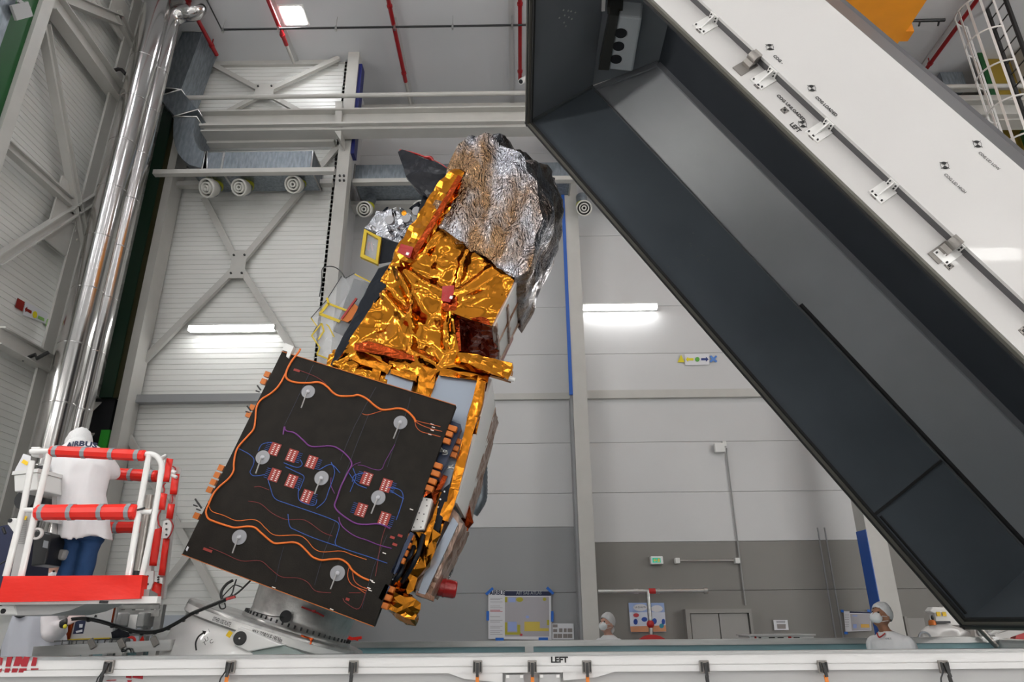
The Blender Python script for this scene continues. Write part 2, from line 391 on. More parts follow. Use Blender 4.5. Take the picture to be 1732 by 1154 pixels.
# return wall + right back wall made of stacked smooth panels
mb=MB(); mb.box(XS-.15,XS,YL,YR,0,ZC); struct('wall_return',mb,'wall_panel')
z_of=lambda px,py:P(px,py,YR).z
seams=[z_of(1100,q) for q in (1000,917,833,748,668,598,518,398,300)]+[12.2]
XB=P(985,900,YR).x
mb=MB(); zs=[0]+seams+[ZC]
for i in range(len(zs)-1):
    a,b=zs[i]+.004,zs[i+1]-.004; 
    lowz=(i<2)
    mb.m=2 if lowz else 0
    mb.box(XB,XR,YR,YR+.12,a,b)
zl=[0,z_of(900,1003),z_of(900,892)]+seams[2:]+[ZC]
for i in range(len(zl)-1):
    mb.m=1 if i<2 else 0
    mb.box(XS,XB,YR,YR+.12,zl[i]+.004,zl[i+1]-.004)
mb.m=0; mb.box(XS,XR,YR+.1,YR+.3,0,ZC)
struct('wall_back_right',mb,['wall_panel','wall_grey_cool','wall_grey_warm'])
mb=MB(); mb.box(XR,XR+.2,YB,YR,0,ZC); struct('wall_right',mb,'wall_panel')
mb=MB(); mb.box(XL-.2,XR+.2,YB-.2,YB,0,ZC); struct('wall_front',mb,'wall_panel')
# faint vertical joints on the right wall, the recessed strip girder
mb=MB()
a=P(985,663,YR); b=P(1290,673,YR); mb.box(XB-.05,XR,YR-.1,YR,b.z,a.z); mb.box(XS+.05,XB+.05,YR-.08,YR,b.z,a.z-.04)
struct('trim_1',mb,'steel_white')
mb=MB(); a=P(622,180,YR); mb.box(XS,XR,YR-.06,YR,ZC-.16,ZC); mb.box(XL+.3,XS-.3,YL-.08,YL,ZC-.12,ZC); struct('trim_2',mb,'steel_white')
mb=MB()
for x in (1388,1400): 
    q=P(x,930,YR-.01); mb.box(q.x,q.x+.02,YR-.02,YR,0,3.3)
struct('trim_3',mb,'wall_grey_cool')
# ceiling joints
mb=MB()
for x in (-5.0,-2.54,-.05,9.6): mb.box(x-.05,x+.05,YB,YR,ZC-.03,ZC)
struct('trim_4',mb,'ceiling_joint')
# ---- steel columns
def hcol(name,x,y,w,d,z1,label,m='steel_white',group=None,z0=0,parts=True):
    t=thing(name,label,'column',(x,y,z0),group)
    f=MB(); f.box(x-w/2,x+w/2,y-d/2,y-d/2+.025,z0,z1); f.build('flange',m,t)
    f=MB(); f.box(x-w/2,x+w/2,y+d/2-.025,y+d/2,z0,z1); f.build('flange',m,t)
    f=MB(); f.box(x-.01,x+.01,y-d/2+.025,y+d/2-.025,z0,z1); f.build('web',m,t)
    f=MB(); f.box(x-w/2-.06,x+w/2+.06,y-d/2-.06,y+d/2+.06,z0,z0+.04); f.build('base_plate',m,t)
    return t
# column A: front face of a box column by the step in the back wall
aL=P(586,84,12.2); aR=P(607,84,12.2); xa=(aL.x+aR.x)/2-.02; wa=.40
t=thing('steel_column','pale grey steel column at the step where the siding wall ends','column',(xa,12.35,0))
f=MB(); f.box(xa-wa/2+.13,xa+wa/2-.02,12.2,12.5,0,ZC); f.build('shaft','steel_white',t)
f=MB(); f.box(xa-wa/2-.02,xa+wa/2+.12,12.14,12.2,0,.05); f.build('base_plate','steel_white',t)
q0=P(612,108,12.25); f=MB(); f.box(xa+wa/2-.02,xa+wa/2+.055,12.25,12.5,P(604,262,12.3).z,q0.z); f.build('painted_strip','navy_paint',t,label='dark blue painted strip')
f=MB()
for (bx,by) in ((575,298),(582,298),(575,306),(582,306)): q=P(bx,by,12.2); f.lathe([(.025,0),(.025,.03)],q,(0,-1,0),8)
f.each('bolt','dark_steel',t)
q=P(583,215,12.1); f=MB(); f.prism([P(574,190,12.19),P(585,190,12.19),P(583,256,12.19),P(573,240,12.19)],(0,-.35,0)); f.build('bracket','steel_white',t)
# column B : middle of picture, blue edge
bt=P(960,285,13.4); t=thing('steel_column','light steel column with a blue left edge behind the satellite','column',(P(965,400,13.4).x,13.6,0))
xl=P(985,1000,13.4).x-.02; xr=P(1010,1000,13.4).x
f=MB(); f.box(xl,xr,13.4,13.98,0,ZC); f.build('shaft','steel_white',t)
f=MB(); f.box(xl-.07,xl,13.38,13.44,P(968,668,13.4).z,ZC); f.build('painted_strip','blue_paint',t,label='blue painted strip down the left edge')
f=MB(); f.box(xl-.05,xl-.003,13.45,13.9,0,P(968,668,13.4).z); f.build('side_channel','wall_grey_cool',t)
# column C : right, wide blue painted flank
x1=P(1464,896,12.9).x; x2=P(1501,917,12.9).x
t=thing('steel_column','white steel column with broad blue painted flank at the right','column',(x1,13.1,0))
f=MB(); f.box(x1+.01,x2,12.9,13.28,0,ZC); f.build('shaft','steel_white',t)
zb=P(1449,896,12.9).z
f=MB(); f.box(x1-.005,x1+.01,12.9,13.28,0,zb); f.build('painted_flank','blue_paint',t,label='blue painted flank')
# corner column, green and olive
zf=P(200,650,12.1)
t=thing('corner_column','dark green and olive painted column in the left corner','column',(-7.7,12.2,0))
xg0=P(186,600,12.0).x; xg1=P(205,600,12.0).x; xg2=P(217,600,12.0).x; zl_=P(190,672,12.0).z; zt=P(285,260,12).z
f=MB(); f.box(xg0-.03,xg1,12.0,12.1,zl_,ZC); f.build('green_face','green_dark',t,label='dark green face')
f=MB(); f.box(xg1,xg2,12.03,12.13,zl_,ZC); f.build('olive_face','olive_paint',t,label='dark olive face')
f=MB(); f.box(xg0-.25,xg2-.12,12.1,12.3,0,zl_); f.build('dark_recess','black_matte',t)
f=MB(); f.box(xg2-.2,xg2-.04,12.0,12.1,0,P(197,727,12).z); f.build('green_foot','green_bright',t,label='bright green lower face')
f=MB(); f.box(xg2,xg2+.16,11.98,12.4,0,ZC); f.build('white_flange','steel_white',t)
# near left column, at picture edge
q=P(60,0,8.3); qa=PXp(0,205,-7.55); 
yc=8.35
t=thing('steel_column','steel column with green flank at the upper left picture edge','column',(-7.6,yc,0))
g0=PXp(20,130,-7.55)
f=MB(); f.box(-7.62,-7.57,g0.y-.42,g0.y+.05,0,ZC); f.build('green_flank','green_paint',t,label='dark green flank')
f=MB(); f.box(-7.62,-7.5,g0.y+.05,g0.y+.27,0,ZC); f.build('white_flange','steel_white',t)
f=MB(); f.box(-7.9,-7.62,g0.y-.1,g0.y+.1,0,ZC); f.build('web','steel_white',t)
# grey cable tray with bracket in the very corner
t=thing('cable_duct','grey sheet metal cable duct at the top left picture edge','duct',(-7.4,7.2,5))
f=MB(); f.box(-7.5,-7.3,6.2,7.55,4,ZC-.3); f.build('tray','galvanised',t)
f=MB(); f.obox(PXp(22,22,-7.25),PXp(50,15,-7.25),.04,.2); f.obox(PXp(30,0,-7.25),PXp(50,15,-7.25),.03,.06); f.each('bracket','bracket_grey',t)
# ---- left wall bracing (plane X=-7.7)
XB2=-7.72
def brace(a,b,w=.17,dep=.12,x=XB2,style='H'):
    p,q=PXp(*a,x),PXp(*b,x); m=MB()
    if style=='H': m.hbeam(p,q,w,dep,.02,up=V((0,(q-p).z,-(q-p).y)))
    else: m.obox(p,q,dep,w,up=V((0,(q-p).z,-(q-p).y)))
    return m
L=[((88,3),(279,269),.34,.25,'heavy steel diagonal running down behind the bright pipes, upper left'),
   ((74,40),(185,652),.17,.14,'long slim steel diagonal on the left wall beside the green column'),
   ((270,265),(-6,441),.16,.14,'steel diagonal rising from lower left towards the corner on the left wall'),
   ((4,240),(118,342),.16,.14,'short steel strut meeting the gusset plate on the left wall'),
   ((186,676),(104,752),.42,.3,'broad steel diagonal at the foot of the corner column'),
   ((108,-4),(205,36),.2,.16,'steel diagonal at the top edge of the left wall'),
   ((196,22),(232,92),.2,.16,'short steel strut behind the tops of the pipes'),
   ((160,640),(160,641),.1,.1,None)]
for a,b,w,d,lab in L:
    if lab: tag(brace(a,b,w,d).build('diagonal_brace','steel_white'),lab,'brace','steel bracing on the left wall')
f=brace((-5,567),(188,674),.28,.2); tag(f.build('wall_girder','steel_white'),'horizontal steel girder low on the left wall behind the pipes','girder')
f=MB(); c=PXp(120,362,XB2-.02); f.box(c.x-.03,c.x,c.y-.42,c.y+.5,c.z-.75,c.z+.5)
for k in range(6): f.lathe([(.03,0),(.03,.03)],(c.x,c.y-.2+.1*k,c.z+.25-.12*k),(1,0,0),8)
tag(f.build('gusset_plate','steel_white'),'white gusset plate joining the struts left of the pipes','plate')
f=MB(); c=PXp(205,30,XB2-.02); f.box(c.x-.03,c.x,c.y-.35,c.y+.35,c.z-.4,c.z+.4); tag(f.build('gusset_plate','steel_white'),'white gusset plate at the top of the left wall','plate')
f=MB(); c=PXp(178,650,XB2+.03); f.box(c.x-.03,c.x,c.y-.3,c.y+.1,c.z-.8,c.z+.45)
for k in range(6): f.lathe([(.03,0),(.03,.03)],(c.x,c.y-.1,c.z-.6+.16*k),(1,0,0),8)
tag(f.build('gusset_plate','steel_white'),'bolted gusset plate where the girder meets the corner column','plate')
# ---- back-left wall bracing in the plane Y=12.3
YBR=12.36
def xbrace(label,c,ends,w=.12,plate=(.3,.42)):
    cc=P(*c,YBR); t=thing('cross_brace',label,'brace',cc,'crossed steel bracing on the siding wall')
    for e in ends:
        q=P(*e,YBR); d=(q-cc).normalized(); m=MB(); m.obox(cc+d*.15,q,w,.08,up=V((0,1,0))); m.build('diagonal','steel_white',t)
    m=MB(); m.box(cc.x-plate[0]/2,cc.x+plate[0]/2,YBR-.05,YBR-.03,cc.z-plate[1]/2,cc.z+plate[1]/2); g=m.build('gusset_plate','steel_white',t)
    m=MB()
    for sx in (-1,1):
        for sz in (-1,1): m.lathe([(.022,0),(.022,.025)],(cc.x+sx*plate[0]*.36,YBR-.05,cc.z+sz*plate[1]*.33),(0,-1,0),8)
    m.each('bolt','dark_steel',g)
    return t
xbrace('large X of steel braces on the siding wall above the left light',(404,449),[(346,336),(572,248),(206,648),(494,590)],.13,(.3,.62))
xbrace('smaller X of steel braces high up under the ceiling',(448,157),[(342,100),(574,98),(374,196),(520,196)],.11,(.42,.42))
t=thing('cross_brace','lower steel brace pair running down behind the lift basket','brace',P(284,858,YBR),'crossed steel bracing on the siding wall')
for a,b in (((200,706),(372,1020)),((352,898),(262,1010))):
    m=MB(); m.obox(P(*a,YBR),P(*b,YBR+.0),.12,.08,up=V((0,1,0))); m.build('diagonal','steel_white',t)
m=MB(); m.prism([P(203,612,YBR-.06),P(226,640,YBR-.06),P(214,708,YBR-.06),P(196,724,YBR-.06),P(190,700,YBR-.06)],(0,.03,0)); tag(m.build('gusset_plate','steel_white'),'tall gusset plate at the lower right of the corner column','plate')
m=MB(); m.box(P(300,888,YBR).x,P(340,888,YBR).x,YBR-.05,YBR+.03,P(320,894,YBR).z,P(320,884,YBR).z); tag(m.build('wall_girder','steel_white'),'short white rail low on the siding wall left of the dark panel','girder')
g0=P(203,682,12.3); g1=P(203,669,12.3)
m=MB(); m.box(g0.x,XS-.1,12.26,12.42,g0.z,g1.z); tag(m.build('wall_girder','wall_grey_cool'),'grey horizontal girder on the siding wall below the left light','girder')
# ---- long crane-rail beam and pipes in front
za=P(600,193,12.0).z; zb_=P(600,229,12.0).z
t=thing('runway_beam','deep white horizontal steel beam crossing the hall under the ceiling','beam',(0,11.95,zb_))
x0=P(344,200,12).x; x1=XR-.1
m=MB(); m.box(x0,x1,11.8,12.12,za-.04,za); m.build('top_flange','steel_white',t)
m=MB(); m.box(x0,x1,11.8,12.12,zb_,zb_+.04); m.build('bottom_flange','steel_white',t)
m=MB(); m.box(x0,x1,11.95,11.98,zb_+.04,za-.04); m.build('web','steel_white',t)
zc_=P(600,205,11.9).z
m=MB(); m.box(x0,x1,11.70,11.8,zc_-.22,zc_-.17); m.build('rail','steel_white',t)
m=MB(); z0=P(450,236,12.1).z; m.box(x0,XS-.1,12.12,12.3,z0-.06,z0+.05); tag(m.build('wall_girder','steel_white'),'thin white ledge directly under the long beam on the left','girder')
zp=P(500,163,11.7).z
m=MB(); m.tube([(P(204,163,11.7).x+.8,11.7,zp),(XR-.1,11.7,zp)],.05,12); tag(m.build('round_pipe','steel_white'),'thin white round pipe above the long beam','pipe')
m=MB(); z1_=P(640,183,13.8).z; m.box(XS,XR,13.75,13.98,z1_-.06,z1_+.06); tag(m.build('wall_girder','steel_white'),'thin white ledge at the top of the smooth back wall','girder')
m=MB(); z1_=P(800,229,12.6).z; m.box(XS+.1,XR,12.5,12.62,z1_-.03,z1_+.05); tag(m.build('wall_girder','steel_white'),'narrow white rail just behind the long beam','girder')
# ---- red sprinkler pipes, Y-parallel under the ceiling
def sprink(px0,py0,px1,py1,label,white=None):
    a=PZ(px0,py0,13.5); b=PZ(px1,py1,13.5); x=(a.x+b.x)/2
    t=thing('sprinkler_pipe',label,'pipe',(x,b.y,13.5),'red sprinkler pipes under the ceiling')
    m=MB(); m.tube([(x,1.5,13.5),(x,b.y,13.5)],.045,12); m.build('red_pipe','red_pipe',t)
    m=MB()
    y=b.y-.25
    while y>2: m.lathe([(.06,0),(.06,.05)],(x,y,13.5),(0,-1,0),10); m.box(x-.008,x+.008,y-.02,y,13.5,ZC); y-=1.9
    m.each('hanger','red_pipe',t)
    if white:
        c=PZ(*white,13.5); m=MB(); m.tube([(x,b.y,13.5),(x,c.y,13.5)],.035,10); m.build('white_end','steel_white',t,label='unpainted white end')
sprink(315,0,368,93,'red sprinkler pipe farthest left, above the vertical duct')
sprink(453,0,485,76,'red sprinkler pipe passing left of the square ceiling lamp',(498,107))
sprink(657,0,686,138,'red sprinkler pipe right of the square ceiling lamp, pointing at the column',(695,175))
sprink(879,0,880,135,'red sprinkler pipe beside the open lid and the camera')
sprink(1653,0,1562,122,'red sprinkler pipe at the upper right beyond the lid')
m=MB(); a=PZ(375,50,13.4); m.tube([(a.x,6,13.4),(a.x,a.y,13.4),(5,a.y,13.4)],.025,8); y=a.y
tag(m.build('conduit','black_plastic'),'thin black conduit with a right-angle bend under the ceiling','conduit')
for i,(px,py) in enumerate([(375,45),(472,50),(570,52),(668,48),(766,48),(866,48)]):
    q=PZ(px,py,13.4); m=MB(); m.box(q.x-.02,q.x+.02,y-.03,y+.03,13.32,13.43); m.box(q.x-.006,q.x+.006,y-.005,y+.005,13.43,ZC)
    o=m.build('conduit_hanger','aluminium'); tag(o,['hanger at the bend of the black conduit','conduit hanger under the square lamp, by the second red pipe','conduit hanger between the lamp and the third red pipe','conduit hanger touching the third red pipe','conduit hanger right of the third red pipe','conduit hanger nearest the open lid'][i],'hanger','hangers of the black conduit')
m=MB(); a=PZ(1536,35,13.4); b=PZ(1598,34,13.4); m.tube([(a.x-.5,a.y,13.4),(b.x,a.y,13.4)],.035,8)
for x in (1556,1588): q=PZ(x,35,13.4); m.obox((q.x,a.y,13.4),(q.x-.06,a.y,13.25),.03,.03)
tag(m.build('conduit','black_plastic'),'short black conduit stub right of the yellow crane','conduit')
# ---- ceiling lamps
def lamp(x,y,label=None,group='square ceiling lamps'):
    t=thing('ceiling_lamp',label or 'square ceiling lamp','lamp',(x,y,ZC-.04),group)
    m=MB(); m.box(x-.27,x+.27,y-.27,y+.27,ZC-.035,ZC-.001); m.build('frame','white_plastic',t)
    m=MB(); m.box(x-.22,x+.22,y-.22,y+.22,ZC-.045,ZC-.03); m.build('diffuser','lamp_panel',t)
    return t
q=PZ(494,20,ZC-.03)
lamp(q.x,q.y+.1,'bright square lamp in the ceiling between two red pipes')
for x in (q.x,q.x+4,q.x+8,q.x+12,q.x+16):
    for y in (6.2,2.2,-1.8,-5.8):
        if y>0 or x<1: lamp(x,y,'square ceiling lamp over the hall beyond the picture')
lamp(q.x+8,q.y,'square ceiling lamp hidden above the lid')
for y in (6.6,4.4,2.2,0,-3): lamp(-6.6,y,'square ceiling lamp added along the left wall, out of view')  # unseen lamps added to brighten the left wall
def fill_flood(x,y,z,ax,label):  # unseen floodlights added to fill the hall with light
    t=thing('fill_floodlight',label,'lamp',(x,y,z),'added fill floodlights out of view')
    dx,dy=(1.2,.0) if ax=='y' else (.0,1.2); n_=V((0,1,0)) if ax=='y' else V((-1 if x>0 else 1,0,0))
    m=MB(); m.obox(V((x,y,z))-V((dx,dy,0)),V((x,y,z))+V((dx,dy,0)),.12,.5); m.build('housing','white_plastic',t)
    m=MB(); c=V((x,y,z))+n_*.07; m.obox(c-V((dx,dy,0))*.95,c+V((dx,dy,0))*.95,.02,.42); m.build('diffuser','fill_panel' if ax=='y' else 'fill_panel_strong',t)
for x,z in ((-6,9.5),(-2,9.5),(2,9.5),(14.2,11.9),(-6.3,4.2),(-2.3,4.2),(1.7,4.2),(5.7,4.2)): fill_flood(x,YB+.08,z,'y','added floodlight on the unseen wall behind the viewer')  # the far right one answers the highlight on the lid
for y in (-7,-3.5,0,3): fill_flood(XR-.08,y,8,'x','added fill floodlight on the right wall, upper row out of view'); fill_flood(XR-.08,y,4,'x','added fill floodlight on the right wall, lower row out of view')
for y in (-5,0,3.5): fill_flood(XL+.12,y,7,'x','added fill floodlight on the left wall, out of view')
# ---- wall light strips
def strip(a,b,Y,label,up=.13):
    p,q=P(*a,Y),P(*b,Y); z=(p.z+q.z)/2
    t=thing('strip_light',label,'lamp',((p.x+q.x)/2,Y,z),'long strip lights on the back walls')
    m=MB(); m.box(p.x,q.x,Y-.04,Y+.14,z+.045,z+.075); m.box(p.x-.015,p.x,Y-.02,Y+.14,z-.04,z+.075); m.box(q.x,q.x+.015,Y-.02,Y+.14,z-.04,z+.075); m.box(p.x,q.x,Y+.07,Y+.14,z-.045,z+.05); m.build('housing','white_plastic',t)
    m=MB(); m.box(p.x,q.x,Y-.03,Y+.07,z-.05,z+.045); m.build('tube','light_tube',t)
strip((320,555),(463,555),12.28,'bright strip light on the siding wall left of the satellite')
strip((987,519),(1111,519),13.84,'bright strip light on the smooth wall right of the satellite')
zz=PXp(-10,592,XL).z
for y0_,y1_ in ((7.2,9.2),(3.4,5.4),(-1,1)):
    t=thing('strip_light','strip light on the left wall just outside the picture','lamp',(XL+.1,(y0_+y1_)/2,zz),'strip lights on the left wall')
    m=MB(); m.box(XL,XL+.08,y0_,y1_,zz+.045,zz+.075); m.build('housing','white_plastic',t)
    m=MB(); m.box(XL+.0,XL+.09,y0_+.02,y1_-.02,zz-.05,zz+.045); m.build('tube','light_tube',t)
# ---- wall signs
def flat(mb,m,pts,Y,d=.004): mb.m=m; mb.prism([P(*p,Y) for p in pts],(0,d,0))
Y=13.97
t=thing('direction_sign','direction sign on the smooth wall with yellow triangle and blue cross','sign',P(1180,615,Y))
m=MB(); flat(m,0,[(1158,599),(1200,599),(1200,617),(1159,618)],Y); m.build('sign_board','paper',t)
m=MB(); flat(m,0,[(1146,613),(1152,600),(1158,613)],Y); flat(m,0,[(1160,608),(1164,603.5),(1164,606),(1173,606),(1173,610),(1164,610),(1164,612.5)],Y-.006); m.build('yellow_mark','mark_yellow',t)
m=MB(); flat(m,0,[(1179.5+4*math.cos(a*.524),608+4*math.sin(a*.524)) for a in range(12)],Y-.006); m.build('green_dot','mark_green',t)
m=MB(); flat(m,0,[(1186,606),(1194,606),(1194,603.5),(1198.5,608),(1194,612),(1194,609.5),(1186,609.5)],Y-.006); m.build('navy_arrow','mark_navy',t)
m=MB(); flat(m,0,[(1200,603),(1203,601),(1207,605),(1211,601),(1213,603.5),(1209.5,607.5),(1213.5,611),(1211,613.5),(1206.5,609.8),(1202.5,613.5),(1200,611),(1203.8,607.3)],Y); m.build('blue_cross','mark_blue',t)
XW=-7.97
def flatx(mb,pts,X,d=.004): mb.prism([PXp(*p,X) for p in pts],(-d,0,0))
t=thing('direction_sign','direction sign on the left wall with dark red square and green disc','sign',PXp(60,540,XW))
m=MB(); flatx(m,[(43,509),(76,528),(93,558),(39,534)],XW+.0); 
m=MB(); flatx(m,[(43.5,510),(81,530.5),(79,548.5),(39,533)],XW); m.build('sign_board','paper',t)
m=MB(); flatx(m,[(30,504),(42,511),(38,527),(26,519.5)],XW); flatx(m,[(42.5,522.5),(46.5,519),(46,522),(54,526),(53,531),(45,526),(44,528)],XW+.01); m.build('red_mark','mark_red',t)
m=MB(); flatx(m,[(59.3+3.9*math.cos(a*.524),532.5+6*math.sin(a*.524)) for a in range(12)],XW+.01); m.build('yellow_dot','mark_yellow',t)
m=MB(); flatx(m,[(65.5,534),(75,538.5),(75,544),(64,538.5)],XW+.01); flatx(m,[(82.5+5.7*math.cos(a*.524)+.2,547+8*math.sin(a*.524)) for a in range(12)],XW); m.build('green_mark','mark_lime',t)
# ---- exit sign, socket, junction box, door
q=P(1110,948,13.9); t=thing('exit_sign','lit green emergency exit sign on the grey wall','sign',(q.x,13.93,q.z-.1))
m=MB(); m.box(P(1100,948,13.9).x,P(1121,948,13.9).x,13.85,13.99,P(1110,955,13.9).z,P(1110,941.5,13.9).z); m.build('case','sign_case',t,bevel=.015)
m=MB(); m.box(P(1103.5,948,13.85).x,P(1117.5,948,13.85).x,13.845,13.85,P(1110,952,13.85).z,P(1110,944,13.85).z); m.build('panel','sign_green',t)
m=MB(); flat(m,0,[(1105,948),(1108,945),(1108,947),(1111,947),(1111,949),(1108,949),(1108,951)],13.84); flat(m,0,[(1112.5,945),(1116,945),(1116,951),(1114.5,951),(1114.5,948),(1113.5,951),(1112,951)],13.84); m.build('pictogram','sign_yellow',t)
t=thing('wall_conduit','thin horizontal conduit with a white socket box at each end','conduit',P(1195,949,13.95))
m=MB(); a=P(1147,949,13.93); b=P(1247,949,13.93); m.tube([a,(b.x,a.y,a.z)],.016,8); m.build('tube','aluminium',t)
for px in (1145,1246): q=P(px,949,13.93); m=MB(); m.box(q.x-.045,q.x+.045,13.86,13.99,q.z-.05,q.z+.05); m.build('socket_box','white_plastic',t,bevel=.01)
t=thing('junction_box','white junction box on the right wall with a cable hanging down','box',P(1218,757,13.9))
q=P(1218,757,13.9); m=MB(); m.box(q.x-.11,q.x+.09,13.88,13.99,q.z-.1,q.z+.09); m.box(q.x+.06,q.x+.14,13.9,13.99,q.z+.02,q.z+.13); m.build('case','white_plastic',t,bevel=.012)
m=MB(); a=P(1229,758,13.92); b=P(1247,940,13.92); m.tube([a,(a.x,13.965,a.z-.1),(a.x,13.965,1.9)],.014,8); m.build('cable','bracket_grey',t)
za=P(1165,1033,13.95).z; xa_=P(1164,1040,13.95).x; xb_=P(1263,1040,13.95).x
t=thing('wall_cabinet','grey double door cabinet low on the warm grey wall','cabinet',((xa_+xb_)/2,13.9,0))
m=MB(); m.box(xa_-.08,xb_+.05,13.8,13.99,za-.05,za+.02); m.box(xa_-.08,xa_,13.8,13.99,0,za-.05); m.box(xb_,xb_+.05,13.8,13.99,0,za-.05); m.build('frame','door_frame_grey',t)
xm=P(1214,1050,13.95).x
for k,(u,v) in enumerate(((xa_+.02,xm-.008),(xm+.008,xb_-.02))): m=MB(); m.box(u,v,13.84,13.9,.05,za-.06); m.build('door','door_grey',t)
t=thing('wall_panel_door','grey flush panel door beside the right hand column','door',P(1545,1075,13.9))
m=MB(); a=P(1531,1046,13.95); b=P(1560,1046,13.95); m.box(a.x,b.x,13.9,13.98,0,a.z); m.build('leaf','door_grey',t)
m=MB(); m.box(a.x-.05,a.x,13.88,13.99,0,a.z+.03); m.build('frame','door_frame_grey',t)
# horizontal + vertical steel hose pipe and red reel
t=thing('hose_pipe','stainless hose pipe running along the wall and down to a red reel','pipe',P(1100,1002,13.8))
m=MB(); a=P(1012,1001,13.75); b=P(1191,1001,13.75); m.tube([a,(b.x,a.y,a.z)],.035,10); m.lathe([(.055,0),(.055,.06)],(b.x,a.y,a.z),(1,0,0),12); 
for px in (1076,1112): q=P(px,1001,13.75); m.lathe([(.045,-.04),(.045,.04)],(q.x,a.y,a.z),(1,0,0),12)
m.build('horizontal_run','aluminium',t)
m=MB(); c=P(1096,1003,13.75); m.tube([(c.x,c.y,a.z),(c.x,c.y,1.0)],.04,10); m.build('riser','aluminium',t)
m=MB(); q=P(1103,1001,13.75); m.lathe([(.05,-.06),(.05,.06)],(q.x,a.y,a.z),(1,0,0),12); q=P(1100,1056,13.75); m.ell((c.x,q.y-.01,q.z),.07,.07,.07); m.build('red_clamp','red_dull',t)
m=MB(); q=P(1103,1085,13.6); m.lathe([(.03,-.1),(.36,-.1),(.36,.1),(.03,.1)],(q.x,13.6,q.z-.25),(0,1,0),32); tag(m.build('hose_reel','red_dull'),'red round hose reel at the foot of the steel pipe','reel')
# ---- posters
def poster(name,label,cat,pts,Y,m='paper'):
    t=thing(name,label,cat,P(*pts[0],Y)); mb=MB(); mb.prism([P(*p,Y) for p in pts],(0,.004,0)); mb.build('sheet',m,t); return t
Y=13.96
t=poster('poster','colourful comic poster with speech bubbles behind the steel pipe','poster',[(1063,1020),(1123,1020),(1127,1069),(1067,1070)],Y,'poster_sky')
def bits(t,nm,m,polys,Y=Y-.004):
    mb=MB()
    for p in polys: mb.prism([P(*q,Y) for q in p],(0,.002,0))
    return mb.each(nm,m,t)
def elp(cx,cy,rx,ry,n=14): return [(cx+rx*math.cos(6.283*k/n),cy+ry*math.sin(6.283*k/n)) for k in range(n)]
bits(t,'printed_ground','poster_ground',[[(1066,1060),(1126,1058),(1127,1068.6),(1067.3,1069.6)]])
bits(t,'printed_haze','poster_cloud',[[(1064.5,1036),(1124.6,1036),(1126,1058),(1066,1060)]],Y-.003)
bits(t,'speech_bubble','paper',[elp(1083,1028,12,6)]); bits(t,'speech_bubble','paper',[elp(1111,1030,10,6)])
bits(t,'printed_figures','poster_blue',[elp(1075,1052,3.6,5),elp(1090,1048,5,4),elp(1107,1051,4,5),elp(1122,1052,3,5)],Y-.006)
bits(t,'printed_figures_red','poster_red',[elp(1076,1041,5,3.5)],Y-.006); bits(t,'printed_figures_teal','poster_teal',[elp(1119,1059,4,4)],Y-.006)
mb=MB(); text_mb(mb,'LA QUALITE',.03,P(1074,1029,Y-.008),(1,0,0),(0,0,1),width=.2); mb.build('bubble_text','text_black',t)
t=poster('wall_chart','large taped wall chart with navy title bar and floor plan','poster',[(826,999),(932,1000),(933,1083),(826,1081)],Y)
bits(t,'title_bar','text_navy',[[(854,1000),(932,1000.5),(932,1008),(854,1008)]],Y-.004)
mb=MB(); text_mb(mb,'AIRBUS',.075,P(828,1006.5,Y-.006),(1,0,0),(0,0,1),width=.3,bold=.04); mb.build('logo_text','text_navy',t)
mb=MB(); text_mb(mb,'AIT SAS ATLAS',.055,P(873,1006,Y-.008),(1,0,0),(0,0,1),width=.48,bold=.03); mb.build('title_text','strap_grey',t)
bits(t,'plan_area','paper_grey',[[(854,1010),(928.5,1010),(929,1077),(854,1077)]])
bits(t,'blue_block','paper_blue',[[(860,1011),(872,1011),(872,1019),(860,1019)],[(859,1052),(874,1052),(874,1068),(859,1068)]],Y-.007)
bits(t,'orange_block','paper_yellow',[[(887,1052),(913,1052),(913,1068),(887,1068)],[(913,1063),(928,1063),(928,1068),(913,1068)]],Y-.007)
bits(t,'olive_block','paper_olive',[[(854,1010),(858,1010),(858,1019),(854,1019)],elp(879,1014.5,6,4),elp(921,1014,3,3),[(854,1053),(858,1053),(858,1074),(854,1074)],[(858,1070),(881,1070),(881,1074),(858,1074)],[(875,1057),(880,1057),(880,1070),(875,1070)],[(925,1049),(929,1049),(929,1058),(925,1058)]],Y-.007)
bits(t,'plan_symbol','paper_blue',[elp(892,1044,3,2.5)],Y-.007); bits(t,'red_block','poster_red',[elp(881.5,1074,2.5,2)],Y-.009)
for i,yy in enumerate((1012,1014,1018,1025,1028,1032,1034,1043,1049,1052,1059,1062,1067,1070,1073)):
    bits(t,'text_line','poster_red' if yy in(1032,1034) else 'paper_grey',[[(829,yy),(846 if i%2 else 850,yy),(846 if i%2 else 850,yy+.9),(829,yy+.9)]],Y-.004)
for i,(a,b) in enumerate((((822,1006),(834,995)),((925,994),(936,1005)),((825,1034),(825,1050)),((934,1034),(934,1052)),((838,1081.5),(852,1081.5)),((911,1081),(927,1081)))):
    mb=MB(); mb.obox(P(*a,Y-.01),P(*b,Y-.01),.05,.002,up=V((0,1,0))); mb.build('tape','tape_blue',t)
t=poster('photo_sheet','white sheet of small photographs taped beside the large chart','poster',[(934,1055),(970,1055),(971,1082),(934,1082)],Y)
pm=MB()
for (cx,cy,w,h) in ((939,1059,8,5),(939,1067,7,5),(948.5,1066.5,6,6.5),(956,1066.5,5,6.5),(964,1066.5,8,6.5),(939.5,1076,6,7),(947,1076,8,7),(956,1076,7,7),(964,1076,8,7)):
    pm.prism([P(*q,Y-.004) for q in ((cx-w/2,cy-h/2),(cx+w/2,cy-h/2),(cx+w/2,cy+h/2),(cx-w/2,cy+h/2))],(0,.002,0))
pm.each('photograph','photo_mid',t)
